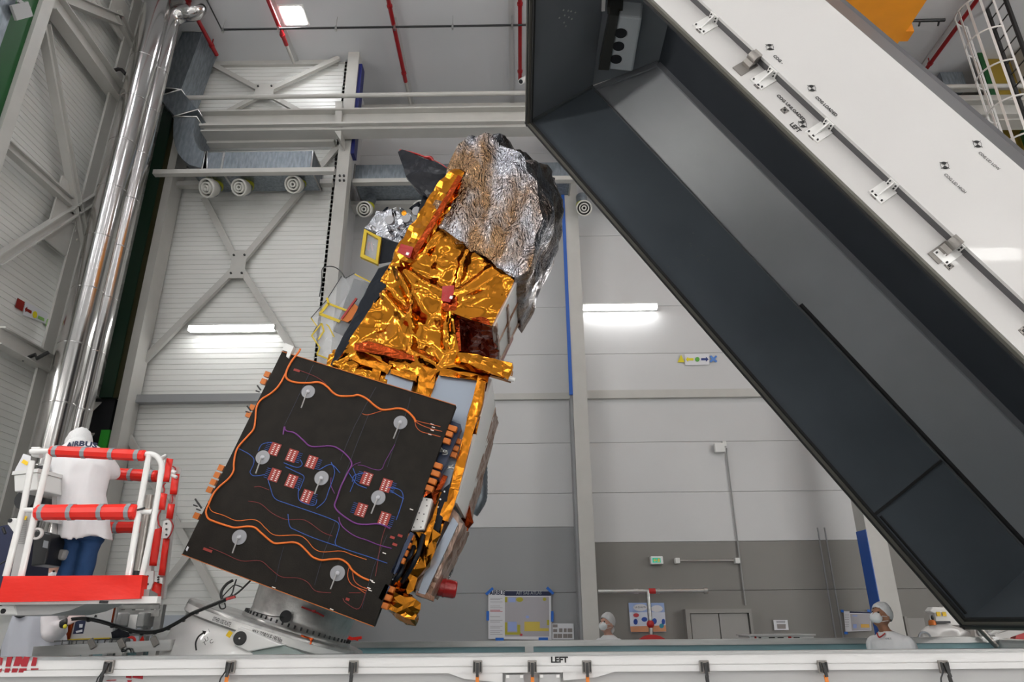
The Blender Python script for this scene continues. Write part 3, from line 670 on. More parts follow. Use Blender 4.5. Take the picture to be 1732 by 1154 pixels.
t=poster('notice_sheet','small white notice with a dark picture on the warm grey wall','poster',[(1308,1049),(1332,1049),(1334,1066),(1310,1066)],Y)
bits(t,'picture','photo_mid',[[(1314,1056),(1329,1056),(1329,1064),(1315,1064)]])
mb=MB(); [mb.box(P(1313,y_,Y).x,P(1328,y_,Y).x,Y-.006,Y-.004,P(1313,y_+.7,Y).z,P(1313,y_,Y).z) for y_ in (1051,1053)]; mb.build('text_line','text_black',t)
t=poster('wall_chart','smaller taped wall chart behind the worker at the right','poster',[(1427,1034),(1472,1035),(1474,1067),(1430,1069)],Y)
bits(t,'title_bar','text_navy',[[(1437,1034.3),(1472,1035.4),(1472,1038),(1437,1037)]],Y-.004)
bits(t,'plan_area','paper_grey',[[(1438,1039),(1471,1039),(1473,1066),(1441,1067)]]); bits(t,'orange_block','paper_orange',[[(1456,1056),(1470,1056),(1471,1062),(1456,1062)]],Y-.007); bits(t,'blue_block','paper_blue',[[(1442,1041),(1450,1041),(1450,1043),(1442,1043)],[(1443,1056),(1449,1056),(1449,1063),(1443,1063)]],Y-.007)
for a,b in (((1422,1034),(1427,1034)),((1467,1033),(1473,1034)),((1428,1071),(1434,1071))): mb=MB(); mb.obox(P(*a,Y-.01),P(*b,Y-.01),.045,.002,up=V((0,1,0))); mb.build('tape','tape_blue',t)
for yy in (1040,1044,1048,1052,1056,1060): bits(t,'text_line','paper_grey',[[(1429,yy),(1436,yy),(1436,yy+.8),(1429,yy+.8)]],Y-.004)
# ---- ventilation duct on the left
def rect_duct(t,name,secs,m='galvanised',seam=True):
    """secs: list of 4 corner points per section (loop)"""
    mb=MB(); vs=[]
    for s in secs: vs+=s
    fs=[(i*4+k,i*4+(k+1)%4,(i+1)*4+(k+1)%4,(i+1)*4+k) for i in range(len(secs)-1) for k in range(4)]
    mb.add(vs,fs+[(3,2,1,0),tuple(len(vs)-4+k for k in range(4))],False)
    o=mb.build(name,m,t); o.data.update()
    bm=bmesh.new(); bm.from_mesh(o.data); bmesh.ops.recalc_face_normals(bm,faces=bm.faces); bm.to_mesh(o.data); bm.free()
    if seam:
        for s in (secs[0],secs[-1]):
            mb=MB(); c=sum((V(q) for q in s),V((0,0,0)))/4
            ex=[c+(V(q)-c)*1.03 for q in s]; mb.tube(ex+[ex[0]],.018,6,cap=False); mb.build('seam_flange','aluminium',o)
    return o
def sec(pl,pr,Y,d): # left,right px at front depth Y, depth d backward
    a=P(*pl,Y);b=P(*pr,Y); return [a,b,b+V((0,d,0)),a+V((0,d,0))]
t=thing('ventilation_duct','galvanised square duct bending down from the ceiling along the siding wall','duct',P(430,290,11.8))
Yd=11.55; dd=.75
rect_duct(t,'vertical_run',[[V((P(268,148,Yd).x+.25,Yd,ZC)),V((P(306,152,Yd).x+.2,Yd,ZC)),V((P(306,152,Yd).x+.2,Yd+dd,ZC)),V((P(268,148,Yd).x+.25,Yd+dd,ZC))],sec((268,148),(306,152),Yd,dd)])
rect_duct(t,'offset_bend',[sec((268,163),(306,152),Yd,dd),sec((296,197),(334,186),Yd,dd)])
rect_duct(t,'swan_bend',[sec(a,b,Yd,dd) for a,b in (((294,198),(332,198)),((293,215),(329.5,213)),((293,232),(327.5,224)),((296,247),(329,236)),((301,259),(332,245)),((309,270),(336,251)),((321,279),(341,255)),((350,287),(350,257)))])
za2=P(430,257,Yd).z; zb2=P(430,287,Yd).z
rect_duct(t,'horizontal_run',[[V((P(345,270,Yd).x,Yd,z)) for z in (zb2,)]+[V((P(345,270,Yd).x,Yd,za2)),V((P(345,270,Yd).x,Yd+dd,za2)),V((P(345,270,Yd).x,Yd+dd,zb2))],[V((P(528,270,Yd).x,Yd,zb2)),V((P(528,270,Yd).x,Yd,za2)),V((P(528,270,Yd).x,Yd+dd,za2)),V((P(528,270,Yd).x,Yd+dd,zb2))]])
m=MB(); xx=P(378,270,Yd).x; m.box(xx-.02,xx+.02,Yd-.025,Yd+dd,zb2-.02,za2+.02); m.build('joint_flange','aluminium',t)
t=thing('ventilation_duct','galvanised horizontal duct in the wall recess behind the black bag','duct',P(780,290,12.9))
za3=P(700,278,12.75).z; zb3=P(700,305,12.75).z; xl_=P(600,290,12.75).x; xr_=XB-.02
rect_duct(t,'horizontal_run',[[V((xl_,12.75,zb3)),V((xl_,12.75,za3)),V((xl_,13.7,za3)),V((xl_,13.7,zb3))],[V((xr_,12.75,zb3)),V((xr_,12.75,za3)),V((xr_,13.7,za3)),V((xr_,13.7,zb3))]])
t=thing('ventilation_duct','galvanised duct stub right of the column, half hidden by the lid','duct',(XB+1.5,13.3,zb3))
rect_duct(t,'horizontal_run',[[V((xr_+.75,12.9,zb3-.15)),V((xr_+.75,12.9,za3-.1)),V((xr_+.75,13.7,za3-.1)),V((xr_+.75,13.7,zb3-.15))],[V((6,12.9,zb3-.15)),V((6,12.9,za3-.1)),V((6,13.7,za3-.1)),V((6,13.7,zb3-.15))]])
m=MB(); z=P(430,292,11.5).z; m.box(P(262,293,11.5).x,P(567,293,11.5).x,11.42,11.54,z-.05,z+.05); tag(m.build('support_rail','steel_white'),'pale rail carrying the duct on the siding wall','rail')
m=MB(); z=P(700,308,12.7).z; m.box(P(598,308,12.7).x,P(780,308,12.7).x+2.5,12.6,12.74,z-.06,z+.04); tag(m.build('support_rail','steel_white'),'pale rail carrying the duct inside the wall recess','rail')
m=MB(); z=P(500,309,12.2).z; m.box(P(286,309,12.2).x,P(563,309,12.2).x,12.15,12.3,z-.06,z+.04); tag(m.build('support_rail','steel_white'),'pale rail on the siding wall behind the nozzles','rail')
m=MB(); z=P(700,346,13.6).z; m.box(XS,P(720,346,13.6).x,13.5,13.9,z-.05,z+.05); tag(m.build('support_rail','steel_white'),'pale rail under the recess duct','rail')
# nozzles
def nozzle(px,py,Y,r,label,tilt=(-.25,-.75,-.6)):
    c=P(px,py,Y); d=V(tilt).normalized(); t=thing('air_nozzle',label,'nozzle',c-V((0,0,.2)),'round white air nozzles below the ducts')
    top=c-d*.12+V((0,.25,.42))
    m=MB(); m.tube(catmull([top+V((0,.1,.1)),c+V((0,.33,.3)),c+V((0,.26,.12)),c-d*.16],5),r*.74,16); m.build('neck','galvanised',t)
    m=MB(); m.lathe([(r*.80,-.04),(r*.84,0),(r*.80,.04)],c+V((.0,.32,.27)),V((0,.1,1)),20); m.build('collar','collar_yellow',t,label='yellow banded collar')
    m=MB(); m.lathe([(r*.8,-.2),(r,-.1),(r*1.03,.0),(r,.03),(r*.86,.03),(r*.84,-.02),(r*.82,-.08)],c,d,28,cap=False); m.build('outer_ring','nozzle_white',t)
    m=MB(); m.lathe([(r*.66,-.06),(r*.64,.035),(r*.50,.035),(r*.48,-.06)],c,d,24,cap=False); m.build('middle_ring','nozzle_white',t)
    m=MB(); m.lathe([(r*.34,-.05),(r*.32,.04),(r*.18,.04),(r*.16,-.02)],c,d,20,cap=False); m.build('inner_ring','nozzle_white',t)
    m=MB(); m.lathe([(0,-.07),(r*.95,-.07),(r*.95,-.08)],c,d,24); m.build('throat','black_matte',t)
nozzle(350,318,11.7,.19,'leftmost white air nozzle under the bend of the duct',(-.35,-.75,-.5))
nozzle(405,317,11.7,.17,'second white air nozzle from the left under the duct',(-.2,-.8,-.5))
nozzle(496,312,11.7,.175,'third white air nozzle, beside the crossing brace',(-.15,-.8,-.5))
nozzle(616,354,12.8,.17,'white air nozzle in the recess beside the silver instrument',(-.1,-.85,-.45))
nozzle(711,352,12.8,.17,'white air nozzle mostly hidden behind the black bag',(-.1,-.85,-.45))
nozzle(988,352,12.9,.17,'white air nozzle right of the column under the lid edge',(-.05,-.85,-.45))
# ---- bright insulated pipes on the left wall
def bigpipe(a,b,Y,r,label,ztop=ZC,elbow=False):
    p=P(*a,Y); t=thing('insulated_pipe',label,'pipe',(p.x,Y,0),'bright metal clad pipes')
    m=MB(); top=ZC+.0
    pts=[(p.x,Y,0),(p.x,Y,top)] if not elbow else [(p.x,Y,0),(p.x,Y,12.95)]+[V((p.x+.3*(1-math.cos(k*.26)),Y,12.95+.3*math.sin(k*.26))) for k in range(1,7)]+[(p.x+.38,Y,13.25),(p.x+.46,Y,13.27),(p.x+.5,Y,13.35),(p.x+.5,Y,ZC)]
    m.tube(pts,r,36); m.build('cladding','stainless_pipe',t)
    z=.9
    while z<12.4: m=MB(); m.lathe([(r+.001,-.012),(r+.006,-.008),(r+.006,.008),(r+.001,.012)],(p.x,Y,z),(0,0,1),36,cap=False); m.build('joint_band','stainless_pipe',t); z+=.98
bigpipe((86,750),None,10.3,.235,'thicker bright metal pipe climbing the left wall',)
bigpipe((122,750),None,10.62,.18,'thinner bright metal pipe to the right of the thick one',elbow=True)
t=thing('pipe_channel','pale steel channel standing behind the two bright pipes','channel',P(60,740,10.7)); 
q=P(70,740,10.75); m=MB(); m.box(q.x-.2,q.x+.7,10.75,10.8,0,ZC); m.box(q.x-.2,q.x-.16,10.5,10.75,0,ZC); m.build('backing','steel_white',t)
t=thing('pipe_bracket','small dark bracket holding the pipes at mid height','bracket',P(60,605,10.2))
m=MB(); m.tube([P(38,609,10.2),P(60,600,10.2),P(62,607,10.2),P(82,596,10.2)],.03,8); m.build('arm','dark_steel',t)
t=thing('pipe_bracket','small dark bracket holding the pipes near the top','bracket',P(204,122,10.4))
m=MB(); m.tube([P(190,120,10.4),P(200,117,10.4),P(206,118,10.4),P(213,126,10.4)],.035,8); m.build('arm','dark_steel',t)
# ---- yellow crane at the upper right
a=PZ(1535,50,12.3); b=PZ(1463,38,12.3)
t=thing('overhead_crane','orange yellow overhead crane girder beyond the lid','crane',(a.x-1,a.y-2,12))
m=MB(); m.box(a.x-3.2,a.x,5,a.y,12.3,13.4); m.build('girder','yellow_crane',t)
m=MB(); q=PZ(1510,77,12.0); m.box(a.x-3.0,q.x,5,q.y+.25,11.9,12.3); m.build('lower_chord','yellow_crane',t)
m=MB(); m.box(a.x-1.05,a.x-.98,5,a.y-.6,12.22,12.3); m.build('rail','crane_highlight',t)  # bright strip painting the highlight line along the girder
m=MB(); m.box(a.x-2.5,a.x+.12,a.y,a.y+.25,12.25,12.45); m.build('end_stop','yellow_crane',t)
# ---- caged ladder
YLd=11.0
t=thing('caged_ladder','pale caged access ladder at the upper right','ladder',P(1720,220,YLd))
rail=[(1602+i,0) for i in range(1)]
c0=P(1675,17,YLd); r=.42
cx=P(1690,120,YLd).x; top=P(1670,18,YLd).z; m=MB()
for k in range(7):
    q=math.pi*.5+math.pi*k/6; px=cx+r*math.cos(q); py=YLd+r*math.sin(q)
    mm=MB(); mm.obox((px,py,6),(px,py,top),.045,.012,up=V((math.cos(q),math.sin(q),0))); mm.build('cage_bar','white_tube',t)
z=top
for i in range(8):
    pts=[(cx+r*math.cos(q),YLd+r*math.sin(q),z) for q in [math.pi*.5+math.pi*k/14 for k in range(15)]]
    mm=MB(); mm.tube(pts,.018,6); mm.build('cage_hoop','white_tube',t); z-=.85
for s in (-1,1):
    mm=MB(); mm.box(cx+.38,cx+.44,YLd+s*.25-.03,YLd+s*.25+.03,0,top+.3); mm.build('stile','dark_steel',t)
z=top+.3
while z>6.5: mm=MB(); mm.tube([(cx+.41,YLd-.25,z),(cx+.41,YLd+.25,z)],.015,6); mm.build('rung','dark_steel',t); z-=.3
# right-hand column, olive with green flange
q0=P(1646,85,12.6); q1=P(1652,80,12.6)
t=thing('steel_column','olive and green painted column behind the caged ladder','column',(q1.x+.5,13.2,0))
m=MB(); m.box(q0.x,q0.x+.14,12.5,12.6,P(1690,175,12.6).z,q1.z+.05); m.box(q0.x+.4,q0.x+.5,12.5,12.6,6,P(1715,225,12.6).z); m.build('green_flange','green_paint',t)
m=MB(); m.box(q0.x+.14,q0.x+.85,12.7,12.8,5,q1.z+.1); m.build('olive_web','yellow_olive',t)
m=MB(); m.box(q0.x+.85,q0.x+1.0,12.3,13.9,0,ZC); m.build('white_flange','steel_white',t)
t=thing('ventilation_duct','dark galvanised duct stub behind the lid at the upper right','duct',P(1610,130,13))
a=P(1590,122,12.9); b=P(1628,122,12.9); m=MB(); m.box(a.x,b.x,12.9,13.95,P(1600,148,12.9).z,a.z); m.build('horizontal_run','galvanised',t)
m=MB(); z=P(1620,149,12.7).z; m.box(a.x-2,XR,12.6,12.75,z-.08,z+.02); tag(m.build('wall_girder','steel_white'),'pale girder crossing behind the ladder, upper one','girder')
m=MB(); z=P(1700,181,12.7).z; m.box(a.x-2,XR,12.3,12.75,z-.3,z); tag(m.build('wall_girder','steel_white'),'pale deep girder crossing behind the ladder, lower one','girder')
# ---- cctv camera
t=thing('security_camera','small white tube camera at the left edge of the lid','camera',P(886,134,11.5))
a=P(881,138,11.4); b=P(897,128,11.7); m=MB(); m.tube([a,b],.06,16); m.build('body','white_plastic',t)
m=MB(); m.lathe([(.045,-.005),(.045,.004)],a,(a-b).normalized(),16); m.build('lens','black_plastic',t)
m=MB(); m.tube([b,(b.x,b.y,b.z+.15),(b.x+.2,b.y,b.z+.3),(b.x+.2,b.y+.03,ZC)],.02,8); m.build('mount','white_plastic',t)
# ================================================================ CONTAINER + LID
YN=5.085; YF=9.0; th=math.radians(55.8)
U=V((-math.cos(th),0,math.sin(th))); Nn=V((math.sin(th),0,math.cos(th))); O=P(1631.5,1062,YF)
O=O-Nn*((0)); O.y=0
def LD(s,n,Y): return O+U*s+Nn*n+V((0,Y,0))
def SN(px,py,Y): q=P(px,py,Y)-O; return q.dot(U),q.dot(Nn)
Lc=9.03
lid=thing('container_lid','huge tilted container lid, white outside and dark slate inside','lid',LD(0,0,(YN+YF)/2))  # the container's lid, kept as an object of its own
def slab(mb,q,ext): return mb.prism(q,ext)
tk=.06
# inner faces -----------------------------------------------------
i0,i1=.04,1.26   # ring depth
YNi=YN+.09; YFi=YF-.05
# far wall, end walls and hinge end of the skirt
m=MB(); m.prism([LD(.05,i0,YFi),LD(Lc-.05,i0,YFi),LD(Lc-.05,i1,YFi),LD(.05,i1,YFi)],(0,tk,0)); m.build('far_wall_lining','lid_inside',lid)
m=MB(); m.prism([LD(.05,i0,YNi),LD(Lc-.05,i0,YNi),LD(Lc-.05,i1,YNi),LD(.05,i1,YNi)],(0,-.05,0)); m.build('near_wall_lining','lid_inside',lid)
m=MB(); m.prism([LD(Lc-.05,i0,YNi),LD(Lc-.05,i0,YFi),LD(Lc-.05,i1,YFi),LD(Lc-.05,i1,YNi)],U*.04); m.build('end_wall_lining','lid_inside_half_lit',lid)
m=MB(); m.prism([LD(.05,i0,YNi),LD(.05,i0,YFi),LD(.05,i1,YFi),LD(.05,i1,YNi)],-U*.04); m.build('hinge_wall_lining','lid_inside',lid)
# sloping upper part
ht=1.99; ds=.67; dy=.68
A=[LD(.08,i1,YFi+.02),LD(Lc-.02,i1,YFi+.02),LD(Lc-ds,ht,YF-dy),LD(.5,ht,YF-dy)]
nrm=(A[1]-A[0]).cross(A[3]-A[0]).normalized(); nrm=nrm if nrm.y>0 else -nrm
m=MB(); m.prism(A,nrm*.05); m.build('far_slope_lining','lid_inside_lit',lid)
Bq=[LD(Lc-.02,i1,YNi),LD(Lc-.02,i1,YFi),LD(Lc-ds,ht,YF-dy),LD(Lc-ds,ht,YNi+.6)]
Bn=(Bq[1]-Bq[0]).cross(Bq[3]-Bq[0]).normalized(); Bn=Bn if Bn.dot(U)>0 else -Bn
m=MB(); m.prism(Bq,Bn*.05); m.build('end_slope_lining','lid_inside_half_lit',lid)
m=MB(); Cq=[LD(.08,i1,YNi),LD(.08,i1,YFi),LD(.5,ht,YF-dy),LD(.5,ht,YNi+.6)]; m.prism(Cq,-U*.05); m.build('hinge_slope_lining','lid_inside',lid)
m=MB(); m.prism([LD(.5,ht,YNi+.6),LD(.5,ht,YF-dy),LD(Lc-ds,ht,YF-dy),LD(Lc-ds,ht,YNi+.6)],Nn*.05); m.build('roof_lining','lid_inside_shaded',lid)
# trims / corner strips inside
def strip3(a,b,w,h,m='lid_trim',up=None,name='lining_trim'):
    mm=MB(); mm.obox(a,b,w,h,up=up or V((0,1,0))); return mm.build(name,m,lid)
strip3(LD(.08,i1,YFi-.01),LD(Lc-.05,i1,YFi-.01),.02,.03,'lid_trim')
strip3(LD(Lc-.06,i0,YFi-.03),LD(Lc-.06,i1,YFi-.03),.05,.05)
strip3(LD(Lc-.07,i1,YNi),LD(Lc-.07,i1,YFi),.04,.05)
strip3(LD(Lc-.10,i1+.05,YFi-.0),LD(Lc-ds-.04,ht-.05,YF-dy-.03),.10,.03,'lid_inside_lit')
strip3(LD(.5,ht-.04,YF-dy-.02),LD(Lc-ds-.03,ht-.04,YF-dy-.02),.10,.03,'lid_inside_lit')
strip3(LD(Lc-ds-.03,ht-.03,YNi+.6),LD(Lc-ds-.03,ht-.03,YF-dy),.10,.03,'lid_inside_lit')
strip3(LD(.1,i1+.05,YFi-.02),LD(4.2,i1+.05,YFi-.02),.05,.04,'gasket_dark')  # dark strip standing in for the soft shadow along the slope joint
for s_ in (1.55,): 
    strip3(LD(s_,i0,YFi-.012),LD(s_,i1,YFi-.012),.035,.02,'gasket_dark',name='panel_joint')
strip3(LD(.12,i0+.06,YFi-.015),LD(1.5,i0+.06,YFi-.015),.02,.03,'gasket_dark',name='panel_joint')
# gasket frame around the opening
for (a,b) in ((LD(0,0,YF-.03),LD(Lc,0,YF-.03)),(LD(0,0,YN+.04),LD(Lc,0,YN+.04)),(LD(Lc-.03,0,YN),LD(Lc-.03,0,YF)),(LD(.03,0,YN),LD(.03,0,YF))):
    mm=MB(); mm.obox(a,b,.075,.05,up=Nn); o=mm.build('rim_frame','lid_gasket',lid)
    c=(b-a).normalized(); inn=(LD(Lc/2,0,(YN+YF)/2)-(a+b)/2); inn=(inn-c*inn.dot(c)).normalized()
    mm=MB(); mm.obox(a-Nn*.03+inn*.012,b-Nn*.03+inn*.012,.022,.02,up=Nn); mm.build('seal','gasket_dark',o)
    mm=MB(); mm.obox(a+inn*.05+Nn*.03,b+inn*.05+Nn*.03,.05,.03,up=Nn); mm.build('inner_seal','gasket_dark',o)
# outer shell
m=MB(); m.prism([LD(0,.0,YN),LD(Lc,.0,YN),LD(Lc,.33,YN),LD(0,.33,YN)],(0,.04,0)); m.build('near_skirt','lid_white',lid)
YP=YN-.095; n0,n1=.287,1.25
m=MB(); m.prism([LD(0,n0,YP),LD(Lc,n0,YP),LD(Lc,n1,YP),LD(0,n1,YP)],(0,.03,0)); m.build('near_side_panel','lid_white',lid)
m=MB(); m.prism([LD(0,n0,YP+.03),LD(Lc,n0,YP+.03),LD(Lc,n0+.0,YN+.03),LD(0,n0+.0,YN+.03)],Nn*.02); m.build('panel_underside','lid_edge_grey',lid)  # dark grey paints the shade beneath the overhanging white panel
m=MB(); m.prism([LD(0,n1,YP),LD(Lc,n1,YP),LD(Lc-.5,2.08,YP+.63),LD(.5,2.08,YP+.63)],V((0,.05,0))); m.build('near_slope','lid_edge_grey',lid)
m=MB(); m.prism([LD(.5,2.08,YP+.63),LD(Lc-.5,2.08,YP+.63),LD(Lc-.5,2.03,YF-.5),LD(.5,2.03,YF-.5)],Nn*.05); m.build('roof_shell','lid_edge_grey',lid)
m=MB(); m.prism([LD(0,0,YF+.01),LD(Lc,0,YF+.01),LD(Lc,1.28,YF+.01),LD(0,1.28,YF+.01)],(0,.04,0)); m.prism([LD(0,1.28,YF+.05),LD(Lc,1.28,YF+.05),LD(Lc-.45,2.03,YF-.35),LD(.45,2.03,YF-.35)],(0,.03,0)); m.build('far_side_shell','lid_white',lid)
m=MB(); m.prism([LD(Lc,0,YN),LD(Lc,0,YF),LD(Lc,1.28,YF),LD(Lc,1.28,YN)],U*.04); m.prism([LD(Lc+.04,1.28,YN),LD(Lc+.04,1.28,YF),LD(Lc-.45,2.03,YF-.4),LD(Lc-.45,2.03,YN+.6)],U*.04); m.build('end_shell','lid_white',lid)
m=MB(); m.prism([LD(0,.05,YN),LD(0,.05,YF),LD(0,1.28,YF),LD(0,1.28,YN)],-U*.04); m.prism([LD(-.04,1.28,YN),LD(-.04,1.28,YF),LD(.45,2.03,YF-.4),LD(.45,2.03,YN+.6)],-U*.04); m.build('hinge_end_shell','lid_white',lid)
# writing on the lid
def lidtext(txt,px,py,cap,Y,width=None,bold=.05):
    s_,n_=SN(px,py,Y); m=MB(); text_mb(m,txt,cap,LD(s_,n_,Y-.002),-U,Nn,bold=bold,width=width); m.build('lettering','text_black',lid)
def width_between(a,b,Y): return (V((SN(*b,Y)[0],0,0))-V((SN(*a,Y)[0],0,0))).length
YT=YP-.002
lidtext('COG -',1307,95,.031,YT,width=width_between((1308,96),(1326,108),YT))
lidtext('COG LOADED',1378,165,.031,YT,width=width_between((1379,163),(1420,192),YT))
lidtext('COG LID LOW',1654,259,.029,YT,width=width_between((1655,257),(1690,286),YT),bold=.02)
lidtext('COG LID HIGH',1596,296,.029,YT,width=width_between((1597,294),(1633,325),YT),bold=.02)
lidtext('COG UNLOADED',1313,162,.031,YN-.002,width=width_between((1314,160),(1363,202),YN))
lidtext('LEFT',1335,211,.045,YN-.002,width=width_between((1336,209),(1353,222),YN))
def cog(px,py,Y,r=.037):
    s_,n_=SN(px,py,Y); c=LD(s_,n_,Y-.003); m=MB()
    ring=[]
    for k in range(24): q=6.283*k/24; ring.append((c+U*r*math.cos(q)+Nn*r*math.sin(q),c+(U*math.cos(q)+Nn*math.sin(q))*(r-.004)))
    vs=[p for a in ring for p in a]; m.add(vs,[(2*k,2*k+1,(2*k+3)%48,(2*k+2)%48) for k in range(24)],False)
    X_=V((1,0,0)); Z_=V((0,0,1))
    for s0 in (0,1):
        a0=math.pi/4+s0*math.pi
        m.add([c]+[c+(X_*math.cos(a0+math.pi/2*k/8)+Z_*math.sin(a0+math.pi/2*k/8))*r for k in range(9)],[(0,k+1,k+2) for k in range(8)],False)
    for k in range(4): q=math.pi/4+k*math.pi/2; m.obox(c+(X_*math.cos(q)+Z_*math.sin(q))*r,c+(X_*math.cos(q)+Z_*math.sin(q))*(r+.012),.004,.002,up=V((0,1,0)))
    m.build('gravity_symbol','text_black',lid)
for q in ((1302,80,YT),(1373,149.5,YT),(1653,244,YT),(1597.5,280,YT),(1357.5,210.5,YN-.002)): cog(*q)
m=MB(); s_,n_=SN(1588,361,YT); m.obox(LD(s_,n_,YT),LD(s_-.12,n_-.03,YT),.018,.002,up=V((0,1,0))); m.build('faint_pink_stamp','red_dull',lid) if False else None
# hinge brackets and striker plates on the skirt
brks=[(1203,38),(1301,130),(1398,216),(1504,318),(1612,422)]
for (px,py) in brks:
    s_,n_=SN(px,py,YN); n_=.19
    b=MB(); b.prism([LD(s_-.075,.10,YN),LD(s_+.075,.10,YN),LD(s_+.075,.285,YN),LD(s_-.075,.285,YN)],(0,-.012,0)); o=b.build('guide_bracket','bracket_grey' if False else 'white_tube',lid)
    b=MB(); b.prism([LD(s_-.006,.13,YN-.012),LD(s_-.006,.28,YN-.012),LD(s_-.006,.28,YP+.01)],U*.012); b.build('rib','white_tube',o)
    b=MB(); b.prism([LD(s_-.05,n0,YN-.012),LD(s_+.05,n0,YN-.012),LD(s_+.05,n0,YP+.005),LD(s_-.05,n0,YP+.005)],-Nn*.012); b.build('upright_plate','white_tube',o)
    b=MB()
    for (a,c) in ((-.055,.12),(.055,.12)): b.lathe([(.009,0),(.009,.01)],LD(s_+a,c,YN-.012),(0,-1,0),8)
    for a in (-.032,.032):
        for yy in (YN-.035,YN-.07): b.lathe([(.008,0),(.008,.01)],LD(s_+a,n0-.012,yy),-Nn,8)
    b.each('bolt','dark_steel',o)
for (px,py) in ((1184,51),(1282,145),(1327,187),(1375,231),(1480,331),(1605,450),(1731,560)):
    s_,n_=SN(px,py,YN); b=MB(); b.prism([LD(s_-.03,n_-.03,YN),LD(s_+.03,n_-.03,YN),LD(s_+.03,n_+.03,YN),LD(s_-.03,n_+.03,YN)],(0,-.006,0)); o=b.build('keeper_plate','latch_steel',lid)
    b=MB(); b.obox(LD(s_-.012,n_,YN-.006),LD(s_+.012,n_,YN-.006),.02,.012,up=V((0,1,0)))
    for a in (-.02,.02):
        for c in (-.02,.02): b.lathe([(.005,0),(.005,.004)],LD(s_+a,n_+c,YN-.006),(0,-1,0),6)
    b.build('catch','dark_steel',o)
for (px,py) in ((1278,103),(1603,420)):
    s_,n_=SN(px,py,YN); 
    b=MB(); b.prism([LD(s_-.06,.06,YN),LD(s_+.06,.06,YN),LD(s_+.06,.27,YN),LD(s_-.06,.27,YN)],(0,-.01,0)); o=b.build('clamp','latch_steel',lid)
    b=MB(); b.prism([LD(s_-.045,.16,YN-.01),LD(s_+.045,.16,YN-.01),LD(s_+.045,.29,YP+.01),LD(s_-.045,.29,YP+.01)],(0,-.03,0)); b.lathe([(.045,-.045),(.045,.045)],LD(s_,.24,YP+.02),U,16); b.build('roller','latch_steel',o)
# small dimples on the linings (rivet marks)
rr=random.Random(3)
m=MB()
for cx_,cy_ in ((1160,430),(1185,415)):
    for k in range(9):
        px=cx_+rr.uniform(-30,30); py=cy_+rr.uniform(-22,30); m.lathe([(.012,0),(.010,.006)],P(px,py,YFi-.0),(0,-1,0),8)
m.build('rivet_marks','lid_trim',lid)
m=MB()
for (px,py) in ((953,17),(961,18),(966,19),(973,21),(946,30),(955,26),(962,29),(967,32),(954,38),(957,44)):
    q=PP(px,py,LD(Lc-.055,0,0),U); m.lathe([(.014,0),(.012,.006)],q,-U,8)
m.build('rivet_marks','aluminium',lid)
# air conditioning unit on the end slope
def AC(px,py,h=0): return PP(px,py,Bq[0]-Bn*h,Bn)
h=.30
ac=[AC(1046,27,h),AC(1086,31,h),AC(1070,122,h),AC(1030,118,h)]
m=MB(); m.prism(ac,Bn*h); o=m.build('air_conditioner','ac_white',lid,bevel=.03,label='white air unit with three round black grilles')
for (px,py,rx) in ((1050,56,1),(1046,78,1),(1042,100,1)):
    c=AC(px,py,h+.004); mm=MB(); mm.lathe([(.0,0),(.085,0),(.085,.01)],c,-Bn,20); mm.build('fan_grille','black_matte',o)
m=MB(); d1=[AC(1046,27,h+.03),AC(1031,26,h+.05),AC(1012,118,h+.05),AC(1030,119,h+.03)]; m.prism(d1,Bn*(h*.9)); m.build('mounting_bracket','ac_bracket',lid)
m=MB(); m.prism([AC(1027,12,.2),AC(1053,16,.2),AC(1053,24,.2),AC(1027,24,.2)],Bn*.2); m.build('mounting_bracket','ac_bracket',lid)
m=MB(); m.obox(AC(1022,-20,.1),AC(1020,17,.1),.05,.05); m.build('cable_channel','white_tube',lid)
# ---------------------------------------------------------------- container base
XA=-5.2; XE=5.6; ZR=P(1000,1105,YN).z+.005
ct=thing('transport_container','long white container base with latches along its near side','container',(0,YN,0))
m=MB(); m.box(XA,XE,YN,YN+.10,ZR-.012,ZR); m.box(XA,XE,YN-.005,YN+.02,ZR-.02,ZR-.01); m.build('near_rim','aluminium',ct)
zg=P(1000,1126,YN).z; zh=P(1000,1137,YN).z
m=MB(); m.box(XA,XE,YN,YN+.06,zg+.003,ZR-.02); m.box(XA,XE,YN+.006,YN+.06,zg-.003,zg+.003); m.box(XA,XE,YN-.004,YN+.06,zh,zg-.003); m.build('near_side_upper','container_white',ct)
m=MB(); m.box(XA,XE,YN+.03,YN+.08,.12,zh); m.build('near_side_lower','container_grey',ct)
a=P(797,1131,YN).x; b=P(850,1131,YN).x; c=P(952,1131,YN).x; d=P(1040,1131,YN).x
m=MB(); m.box(b,c,YN-.018,YN,zh,zg-.004); m.build('cover_strip','container_white',ct)
for (u,v) in ((855,886),(912,947)):
    x0=P(u,1140,YN).x;x1=P(v,1140,YN).x; m=MB(); m.box(x0,x1,YN-.02,YN+.02,zh-.5,zh-.012); o=m.build('access_plate','container_grey',ct)
    m=MB()
    for xx in (x0+.015,x1-.015): m.box(xx-.01,xx+.01,YN-.03,YN-.02,zh-.03,zh-.012)
    m.build('catch','white_tube',o)
m=MB(); m.prism([V((P(758,1138,YN).x,YN+.0,zh)),V((b,YN+.0,zh)),V((b,YN,zh-.06)),V((P(785,1145,YN).x,YN,zh-.035))],(0,.02,0)); m.prism([V((c,YN,zh)),V((d,YN,zh)),V((P(1005,1147,YN).x,YN,zh-.035)),V((c,YN,zh-.05))],(0,.02,0)); m.each('gusset_panel','container_white',ct)
m=MB(); q=P(932,1121,YN-.003); text_mb(m,'LEFT',.034,q,(1,0,0),(0,0,1),width=P(961,1121,YN).x-q.x,bold=.06); m.build('lettering','text_black',ct)
